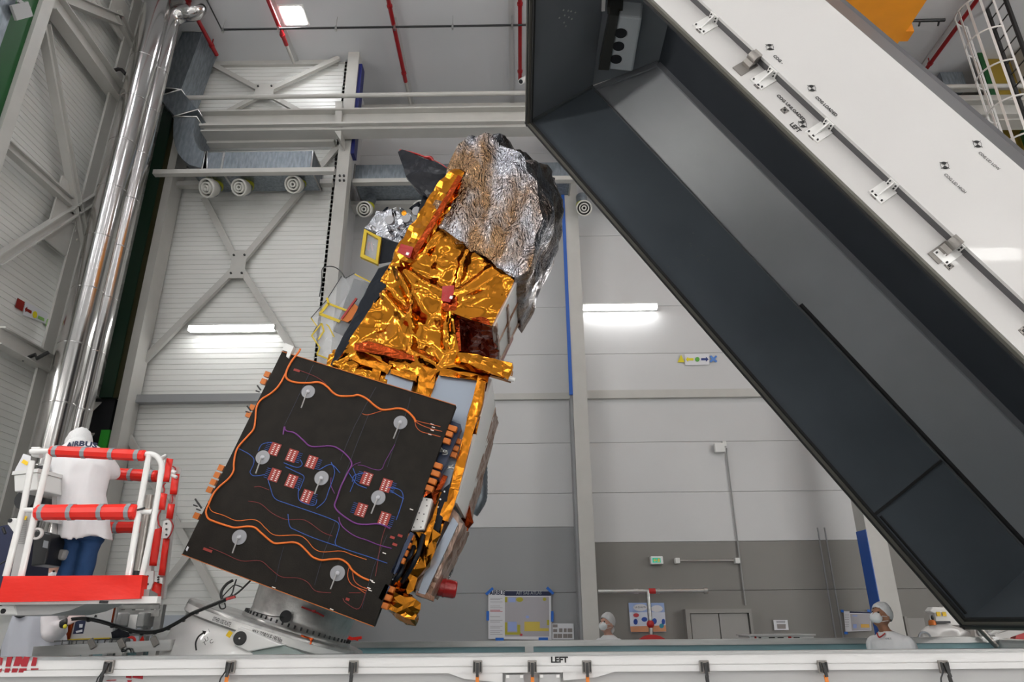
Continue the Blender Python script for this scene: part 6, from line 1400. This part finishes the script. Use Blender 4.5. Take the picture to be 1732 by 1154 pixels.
spad([(261,896),(275,892),(265,958),(252,957)],Yg); spad([(276,911),(287,912),(279,974),(268,973)],Yg); spad([(261,984),(274,988),(270,1021),(245,1020),(252,1000)],Yg,'red fender at the foot of the gate')
for pts in ([(277,881),(288,880),(290,890),(286,910),(275,911),(274,895)],[(248,966),(260,966),(259,985),(252,1005),(240,1011),(242,985)],[(262,974),(275,978),(274,988),(261,984)]):
    m=MB(); m.prism([P(*p,Yg-.02) for p in pts],(0,.02,0)); o=m.build('hinge_plate','white_tube',bk_)
    m=MB(); xs=[p[0] for p in pts]; ys=[p[1] for p in pts]
    for fy in (.2,.5,.8): m.lathe([(.009,0),(.009,.008)],P(sum(xs)/len(xs),min(ys)+(max(ys)-min(ys))*fy,Yg-.02),(0,-1,0),8)
    m.each('bolt','dark_steel',o)
for w in ([(280,817),(276,822),(278,828),(277,834)],[(272,863),(267,875),(269,888),(273,893)],[(291,838),(292,846),(290,852)],[(287,878),(293,890),(288,905),(283,911)],[(292,789),(297,793),(294,800)]): tub(catmull([P(*q,Yg-.02) for q in w],4),.006,'red_cord','red_dull')
m=MB(); m.tube([P(253,838,Y1-.75),P(231,972,Y1-.75)],.032,14); m.build('gas_spring','latch_steel',bk_)
m=MB(); m.tube([P(252,862,Y1-.76),P(251,866,Y1-.76)],.036,10); m.build('brass_ring','gold_strip',bk_); m=MB(); m.tube([P(234,966,Y1-.76),P(232,975,Y1-.76)],.036,10); m.build('spring_foot','black_plastic',bk_)
# control box and machinery on the left side of the basket
m=MB(); m.prism([P(23,804,Y0+.2),P(63,800,Y0+.2),P(64,829,Y0+.2),P(24,832,Y0+.2)],(0,.01,0)); m.prism([P(63,800,Y0+.2),P(90,815,Y0+.55),P(91,850,Y0+.55),P(64,829,Y0+.2)],(-.02,.03,0))
a,b,c,d=[P(*q,Y0+.2) for q in ((23,804),(63,799),(64,829),(24,832))]; hh=V((.05,.4,0))
m=MB(); m.prism([a,b,c,d],hh); m.build('control_box','white_plastic',bk_,bevel=.01)
m=MB(); m.prism([a+V((-.01,-.01,.0)),b+V((.01,-.01,0)),b+V((.01,-.01,.03)),a+V((-.01,-.01,.03))],hh); m.build('control_box_lid','white_plastic',bk_)
hull([P(*q,Y0+.3) for q in ((24,799),(49,799),(52,772),(40,768),(36,778))]+[P(*q,Y0+.4) for q in ((24,799),(49,799),(52,772),(38,770))],.012,5,62,cut=.04).build('manual_pouch','paper',bk_)
m=MB(); m.obox(P(38,780,Y0+.285),P(47,785,Y0+.285),.03,.004,up=V((0,1,0))); m.build('yellow_label','sticker_yellow',bk_)
m=MB(); m.prism([P(63,788,Y0+.3),P(70,788,Y0+.3),P(70,797,Y0+.3),P(63,796,Y0+.3)],(0,.05,0)); m.build('joystick','black_plastic',bk_)
m=MB(); q=P(54,848,Y0+.5); m.lathe([(0,-.1),(.085,-.1),(.085,.15),(0,.15)],q,(0,1,0),20); m.box(P(30,850,Y0+.5).x,q.x,Y0+.5,Y0+.7,P(30,860,Y0+.5).z,P(30,834,Y0+.5).z); m.build('drive_motor','black_plastic',bk_)
m=MB(); m.prism([P(40,864,Y0+.15),P(58,866,Y0+.15),P(38,975,Y0+.15),P(18,975,Y0+.15)],(0,.03,0)); o=m.build('side_panel','container_grey',bk_)
m=MB()
for k in range(14): y_=880+k*3; m.obox(P(36-(k*.5),y_,Y0+.148),P(47-(k*.5),y_+1,Y0+.148),.006,.002,up=V((0,1,0)))
m.build('vent_slots','bracket_grey',o)
m=MB(); m.obox(P(40,876,Y0+.14),P(45,877,Y0+.14),.03,.003,up=V((0,1,0))); m.build('yellow_label','sticker_yellow',o)
m=MB(); m.prism([P(16,877,Y0+.02),P(34,877,Y0+.02),P(28,902,Y0+.02),P(22,900,Y0+.02),P(12,886,Y0+.02)],(0,.04,0)); o=m.build('lifting_lug','white_tube',bk_,bevel=.006)
m=MB(); m.lathe([(0,0),(.016,0),(.016,.008)],P(17.5,881,Y0+.02),(0,-1,0),14); m.build('eye_hole','black_matte',o)
m=MB(); c_=P(63,903,Y0+.1); m.lathe([(.030,-.012),(.046,-.012),(.046,.012),(.030,.012),(.030,-.012)],c_,(0,1,0),22,cap=False); m.build('shackle_ring','white_tube',bk_)
m=MB(); m.prism([P(58,896,Y0+.35),P(87,903,Y0+.35),P(76,955,Y0+.35),P(52,958,Y0+.35)],(0,.25,0)); o=m.build('hydraulic_box','black_plastic',bk_,bevel=.01)
m=MB(); m.prism([P(74,914,Y0+.345),P(82,916,Y0+.345),P(80,928,Y0+.345),P(72,926,Y0+.345)],(0,.004,0)); m.build('type_plate','strap_grey',o)
m=MB(); m.prism([P(86,927,Y0+.5),P(112,930,Y0+.5),P(106,948,Y0+.5),P(82,946,Y0+.5)],(0,.2,0)); m.build('grey_unit','bracket_grey',bk_,bevel=.02)
m=MB(); m.prism([P(70,868,Y0+.4),P(98,880,Y0+.4),P(98,886,Y0+.4),P(74,882,Y0+.4)],(0,.2,0)); m.prism([P(88,800,Y0+.5),P(96,815,Y0+.5),P(96,925,Y0+.5),P(88,925,Y0+.5)],(0,.05,0)); m.build('support_frame','container_grey',bk_)
m=MB(); m.prism([P(-8,892,Y0+.6),P(12,888,Y0+.6),P(25,905,Y0+.6),P(18,975,Y0+.6),P(-8,1000,Y0+.6)],(0,.5,0)); m.build('boom_cover','text_navy',bk_)
m=MB(); m.tube(catmull([P(0,955,Y0+.55),P(8,950,Y0+.55),P(14,950,Y0+.55)],4),.006,6); m.tube([P(9,903,Y0+.5),P(5,893,Y0+.5)],.012,6); m.build('hose','black_plastic',bk_)
m=MB(); m.prism([P(-8,1019,Y0+.05),P(12,1019,Y0+.05),P(25,1024,Y0+.05),P(28,1041,Y0+.05),P(-8,1040,Y0+.05)],(0,.2,0)); o=m.build('boom_head','white_tube',bk_,bevel=.01)
m=MB(); m.lathe([(0,0),(.018,0),(.018,.01)],P(6,1034,Y0+.05),(0,-1,0),14); m.lathe([(0,0),(.014,0),(.014,.01)],P(2,1022,Y0+.05),(0,-1,0),14); m.build('bolt_hole','black_matte',o)
m=MB(); m.obox(P(-10,1030,Y0+.3),(xl_-.6,Y0+.6,.35),.2,.25); m.box(xl_-1.4,xl_-.2,Y0+.1,Y1,.12,.55); m.build('lift_mast','white_tube',bk_)
# ================================================================ CLUTTER LOWER LEFT
Ya=8.2
t=thing('instrument_panel','large grey sheet with amber taped edges behind the gloved hand','panel',P(150,1080,Ya))
m=MB(); m.prism([P(118,1020,Ya),P(200,1020,Ya),P(188,1080,Ya),P(108,1083,Ya)],(0,.04,0)); m.build('sheet','container_grey',t)
m=MB(); m.obox(P(125,1033,Ya-.01),P(112,1085,Ya-.01),.06,.02,up=V((0,1,0))); m.obox(P(195,1024,Ya-.01),P(188,1060,Ya-.01),.012,.02,up=V((0,1,0))); m.build('amber_tape','gold_foil_dark',t,label='amber film edge')
m=MB(); m.obox(P(108,1083,Ya-.01),P(186,1080,Ya-.01),.016,.02,up=V((0,1,0))); m.build('yellow_edge','yellow_tape',t)
m=MB(); c=P(161,1045,Ya-.01); 
for k,(mm) in enumerate((0,1)): pass
m=MB(); m.prism([P(159,1044,Ya-.008),P(161,1040,Ya-.008),P(164,1041,Ya-.008),P(163,1045,Ya-.008)],(0,.004,0)); m.prism([P(158,1045,Ya-.008),P(161,1045,Ya-.008),P(160,1050,Ya-.008),P(157,1048,Ya-.008)],(0,.004,0)); m.build('target_mark','text_black',t)
m=MB(); m.prism([P(161,1045,Ya-.008),P(163.5,1045,Ya-.008),P(162,1050,Ya-.008),P(160,1050,Ya-.008)],(0,.004,0)); m.build('target_mark','paper',t)
m=MB(); m.prism([P(128,1051,Ya-.3),P(145,1049,Ya-.3),P(140,1072,Ya-.3),P(123,1073,Ya-.3)],(0,.01,0)); o=m.build('mission_sticker','text_navy',t)
m=MB(); m.prism([P(128,1068,Ya-.305),P(139,1065,Ya-.305),P(139,1069,Ya-.305),P(129,1071,Ya-.305)],(0,.004,0)); m.prism([P(134,1056,Ya-.305),P(140,1056,Ya-.305),P(139,1062,Ya-.305),P(134,1062,Ya-.305)],(0,.004,0)); m.build('sticker_print','paper',o)
m=MB(); m.box(P(112,1085,Ya).x,P(112,1085,Ya).x+.05,Ya,Ya+.04,.12,P(112,1083,Ya).z); m.box(P(186,1080,Ya).x-.05,P(186,1080,Ya).x,Ya,Ya+.04,.12,P(186,1080,Ya).z); m.build('leg','aluminium',t)
Yb_=8.6
t=thing('aluminium_stand','grey aluminium profile stand with boxes behind the basket foot','stand',P(230,1080,Yb_))
za_=P(230,1023,Yb_).z
for px in (196,214,246,266):
    x_=P(px,1050,Yb_).x; m=MB(); m.box(x_-.04,x_+.04,Yb_,Yb_+.08,.12,za_); m.build('post','aluminium_cast',t)
for py in (1025,1038,1070):
    z_=P(230,py,Yb_).z; m=MB(); m.box(P(192,py,Yb_).x,P(270,py,Yb_).x,Yb_-.01,Yb_+.05,z_-.035,z_+.035); m.build('cross_rail','aluminium_cast',t)
m=MB(); m.box(P(204,1040,Yb_).x,P(221,1040,Yb_).x,Yb_-.2,Yb_+.1,P(210,1060,Yb_).z,P(210,1037,Yb_).z); m.build('box_unit','container_grey',t,bevel=.02)
m=MB(); m.box(P(243,1040,Yb_).x,P(256,1040,Yb_).x,Yb_-.15,Yb_+.1,P(250,1062,Yb_).z,P(250,1036,Yb_).z); m.build('box_unit','bracket_grey',t,bevel=.02)
m=MB(); m.box(P(222,1040,Yb_).x,P(236,1040,Yb_).x,Yb_-.03,Yb_,P(230,1064,Yb_).z,P(230,1040,Yb_).z); m.build('cover_sheet','radiator_white',t)
Yc=6.4
t=thing('side_rail','long aluminium rail with a wire tray running to the trolley','rail',P(190,1100,Yc))
p_,q_=P(60,1103,Yc),P(292,1091,Yc)
m=MB(); m.obox(p_,q_,.08,.085); m.build('rail','aluminium',t)
m=MB(); m.obox(P(60,1098,Yc+.02),P(292,1086,Yc+.02),.06,.012); m.build('rail_lip','white_tube',t)
for px in (150,206,262): x_=P(px,1095,Yc); m=MB(); m.box(x_.x-.03,x_.x+.03,Yc-.03,Yc+.03,.12,x_.z); m.build('leg','aluminium',t)
m=MB()
for py0,py1 in ((1085,1081),(1092,1088)): m.tube([P(92,py0,Yc+.1),P(205,py1,Yc+.1)],.005,6)
for k in range(9): px=104+k*12; m.tube([P(px+2,1083-k*.3,Yc+.1),P(px,1094-k*.4,Yc+.1)],.005,6)
m.build('wire_tray','wire_mesh',t)
for px in (155,205,261): 
    q=P(px,1088 if px<250 else 1084,Yc-.05); m=MB(); m.obox(q+V((-.02,0,.03)),q+V((.025,0,-.04)),.05,.02,up=V((0,1,0))); m.build('clamp','latch_steel',t,bevel=.005)
m=MB(); q=P(208,1101,Yc-.06); m.ell(q,.018,.01,.012); m.tube(catmull([P(214,1098,Yc-.06),P(220,1098,Yc-.06),P(222,1104,Yc-.06)],4),.007,6); m.build('black_fitting','black_plastic',t)
t=thing('adhesive_roll','red and white roll lying on the rail beside the wire tray','roll',P(222,1090,Yc+.05))
q=P(221,1085,Yc); m=MB(); m.lathe([(.022,-.02),(.04,-.02),(.04,.02),(.022,.02),(.022,-.02)],q,(.5,-.8,.1),20,cap=False); m.build('ring','red_vinyl',t); m=MB(); m.lathe([(0,0),(.02,0),(.022,.04)],q-V((.03,0,0)),(.5,-.8,.1),14); m.build('core','black_plastic',t)
m=MB(); q=P(239,1090,Yc); m.lathe([(.03,0),(.006,.06),(0,.062)],q,(0,0,1),12); tag(m.build('marker_cone','red_vinyl'),'tiny red cone on the rail near the trolley','cone')
hull([P(*q,7.9) for q in ((188,1070),(200,1064),(218,1070),(220,1078),(190,1080))]+[P(*q,8.1) for q in ((188,1070),(218,1070),(190,1080))],.02,6,70,cut=.04).build('crumpled_bag','black_bag')
tag(bpy.data.objects['crumpled_bag'],'crumpled black and white bag under the sagging cable','bag')
m=MB(); m.obox(P(586,1082,8.6),P(612,1079,8.6),.03,.03); m.obox(P(590,1078,8.6),P(606,1083,8.6),.02,.02); tag(m.build('red_strap','red_vinyl'),'red strap lying on the far rim behind the trolley','strap')
# ================================================================ RIGHT: white machine behind the rim, mast, boxes
Yr=10.5
t=thing('work_platform','white rounded aerial work platform behind the far rim, under the lid corner','machine',P(1600,1080,Yr))
hull([P(*q,Yr) for q in ((1557,1080),(1558,1066),(1566,1060),(1578,1056),(1600,1055),(1625,1063),(1640,1070),(1645,1085),(1645,1110),(1557,1110))]+[P(*q,Yr+.6) for q in ((1560,1080),(1562,1066),(1600,1058),(1640,1072),(1640,1110),(1560,1110))],.0,1,0,cut=.1,smooth=True).build('hood','lid_white',t)
m=MB(); m.lathe([(.07,0),(.09,0),(.09,.02),(.07,.02)],P(1564,1080,Yr-.02),(0,-1,0),24,cap=False); m.build('round_badge','strap_grey',t)
m=MB(); m.prism([P(*q,Yr+.1) for q in ((1573,1034),(1578,1027),(1584,1027),(1594,1028),(1600,1026),(1622,1050),(1626,1058),(1584,1058),(1581,1038))],(0,.15,0)); m.build('mast_plate','white_tube',t,bevel=.01)
for px in (1587,1597): m=MB(); q=P(px,1039,Yr+.09); m.box(q.x-.025,q.x+.025,q.y-.01,q.y,q.z-.028,q.z+.028); m.build('yellow_sticker','sticker_yellow',t)
m=MB(); m.box(P(1583,1055,Yr).x,P(1607,1055,Yr).x,Yr-.02,Yr+.1,P(1590,1055,Yr).z,P(1590,1051,Yr).z); m.build('grip_bar','black_plastic',t)
m=MB(); q=P(1577,1055,Yr-.0); m.lathe([(.05,-.02),(.045,.03),(.03,.045),(0,.047)],q,(0,0,1),14); m.build('beacon','kapton',t)
m=MB(); m.ell(P(1577,1045,Yr+.1),.02,.02,.035); m.build('knob','black_plastic',t)
m=MB(); m.box(P(1570,1085,Yr).x,P(1640,1085,Yr).x,Yr+.05,Yr+.6,.2,P(1600,1085,Yr).z); m.build('chassis','lid_white',t)
for px in (1575,1635): m=MB(); q=P(px,1090,Yr+.3); m.lathe([(0,-.08),(.2,-.08),(.2,.08),(0,.08)],(q.x,Yr+.1,.2),(0,1,0),20); m.build('wheel','rubber_black',t)
t=thing('boom_arm','pale boom arm and fittings visible under the bottom edge of the lid','arm',P(1690,1075,10))
m=MB(); m.obox(P(1682,1080,10),P(1730,1064,10),.07,.08); m.build('boom','lid_white',t)
m=MB(); m.prism([P(*q,10.1) for q in ((1672,1072),(1686,1064),(1698,1070),(1682,1082))],(0,.1,0)); m.build('pivot_block','white_plastic',t)
m=MB(); m.lathe([(0,0),(.07,0),(.07,.05)],P(1659,1069,10.2),(0,-1,0),18); m.build('round_sensor','bracket_grey',t)
m=MB(); m.prism([P(*q,10.4) for q in ((1648,1064),(1732,1064),(1732,1084),(1650,1084))],(0,.1,0)); m.build('backing_frame','trolley_cream',t)
m=MB(); m.prism([P(*q,10.0) for q in ((1720,1072),(1734,1071),(1734,1082),(1717,1081))],(0,.1,0)); m.build('dark_block','red_dull',t)
m=MB(); m.box(P(1650,1084,10.4).x,P(1732,1084,10.4).x,10.2,10.5,.0,P(1650,1084,10.4).z); m.build('base_frame','dark_steel',t)
t=thing('storage_crate','low white crate with red and black markings on the far side of the rim','crate',P(1320,1080,9.6))
m=MB(); a,b=P(1268,1079,9.6),P(1377,1079,9.6); m.box(a.x,b.x,9.6,10.1,.9,P(1300,1076,9.6).z); m.build('body','container_white',t,bevel=.01)
m=MB(); m.box(a.x-.02,b.x+.02,9.58,10.12,P(1300,1076,9.6).z,P(1300,1073.5,9.6).z); m.build('lid','container_white',t)
m=MB(); [m.box(P(u,1078,9.6).x,P(v,1078,9.6).x,9.59,9.6,P(u,1081,9.6).z,P(u,1077,9.6).z) for u,v in ((1276,1279),(1333,1338))]; m.build('red_marking','red_dull',t)
m=MB(); [m.box(P(u,1078,9.6).x,P(v,1078,9.6).x,9.59,9.6,P(u,1081,9.6).z,P(u,1078,9.6).z) for u,v in ((1283,1287),(1300,1310),(1315,1325),(1342,1352))]; m.build('dark_marking','dark_steel',t)
m=MB(); m.box(a.x+.05,a.x+.15,9.65,10.05,0,.9); m.box(b.x-.15,b.x-.05,9.65,10.05,0,.9); m.build('leg','dark_steel',t)
t=thing('round_duct','silver ribbed flexible duct half hidden behind the satellite','duct',P(808,860,9.5))
m=MB(); c=catmull([P(812,790,9.5),P(812,820,9.5),P(811,842,9.5),P(804,856,9.5),P(797,866,9.5)],8); m.tube(c,[.10+.006*(k%2) for k in range(len(c))],16); m.build('hose','galvanised',t) 
m=MB(); m.tube([P(812,790,9.5),P(812,790,9.5)+V((0,.1,1.0)),P(812,790,9.5)+V((0,.2,3))],.1,16); m.build('hose','galvanised',t)
# ================================================================ LIGHT
w=bpy.data.worlds.new('world'); SC.world=w; w.use_nodes=True; w.node_tree.nodes['Background'].inputs[0].default_value=(.6,.65,.7,1); w.node_tree.nodes['Background'].inputs[1].default_value=.3
SC.view_settings.view_transform='Standard'; SC.view_settings.look='None'; SC.view_settings.gamma=1; SC.view_settings.use_curve_mapping=False
SC.view_settings.exposure=EXPO
for o in bpy.data.objects:
    if 'w' in o: del o['w']
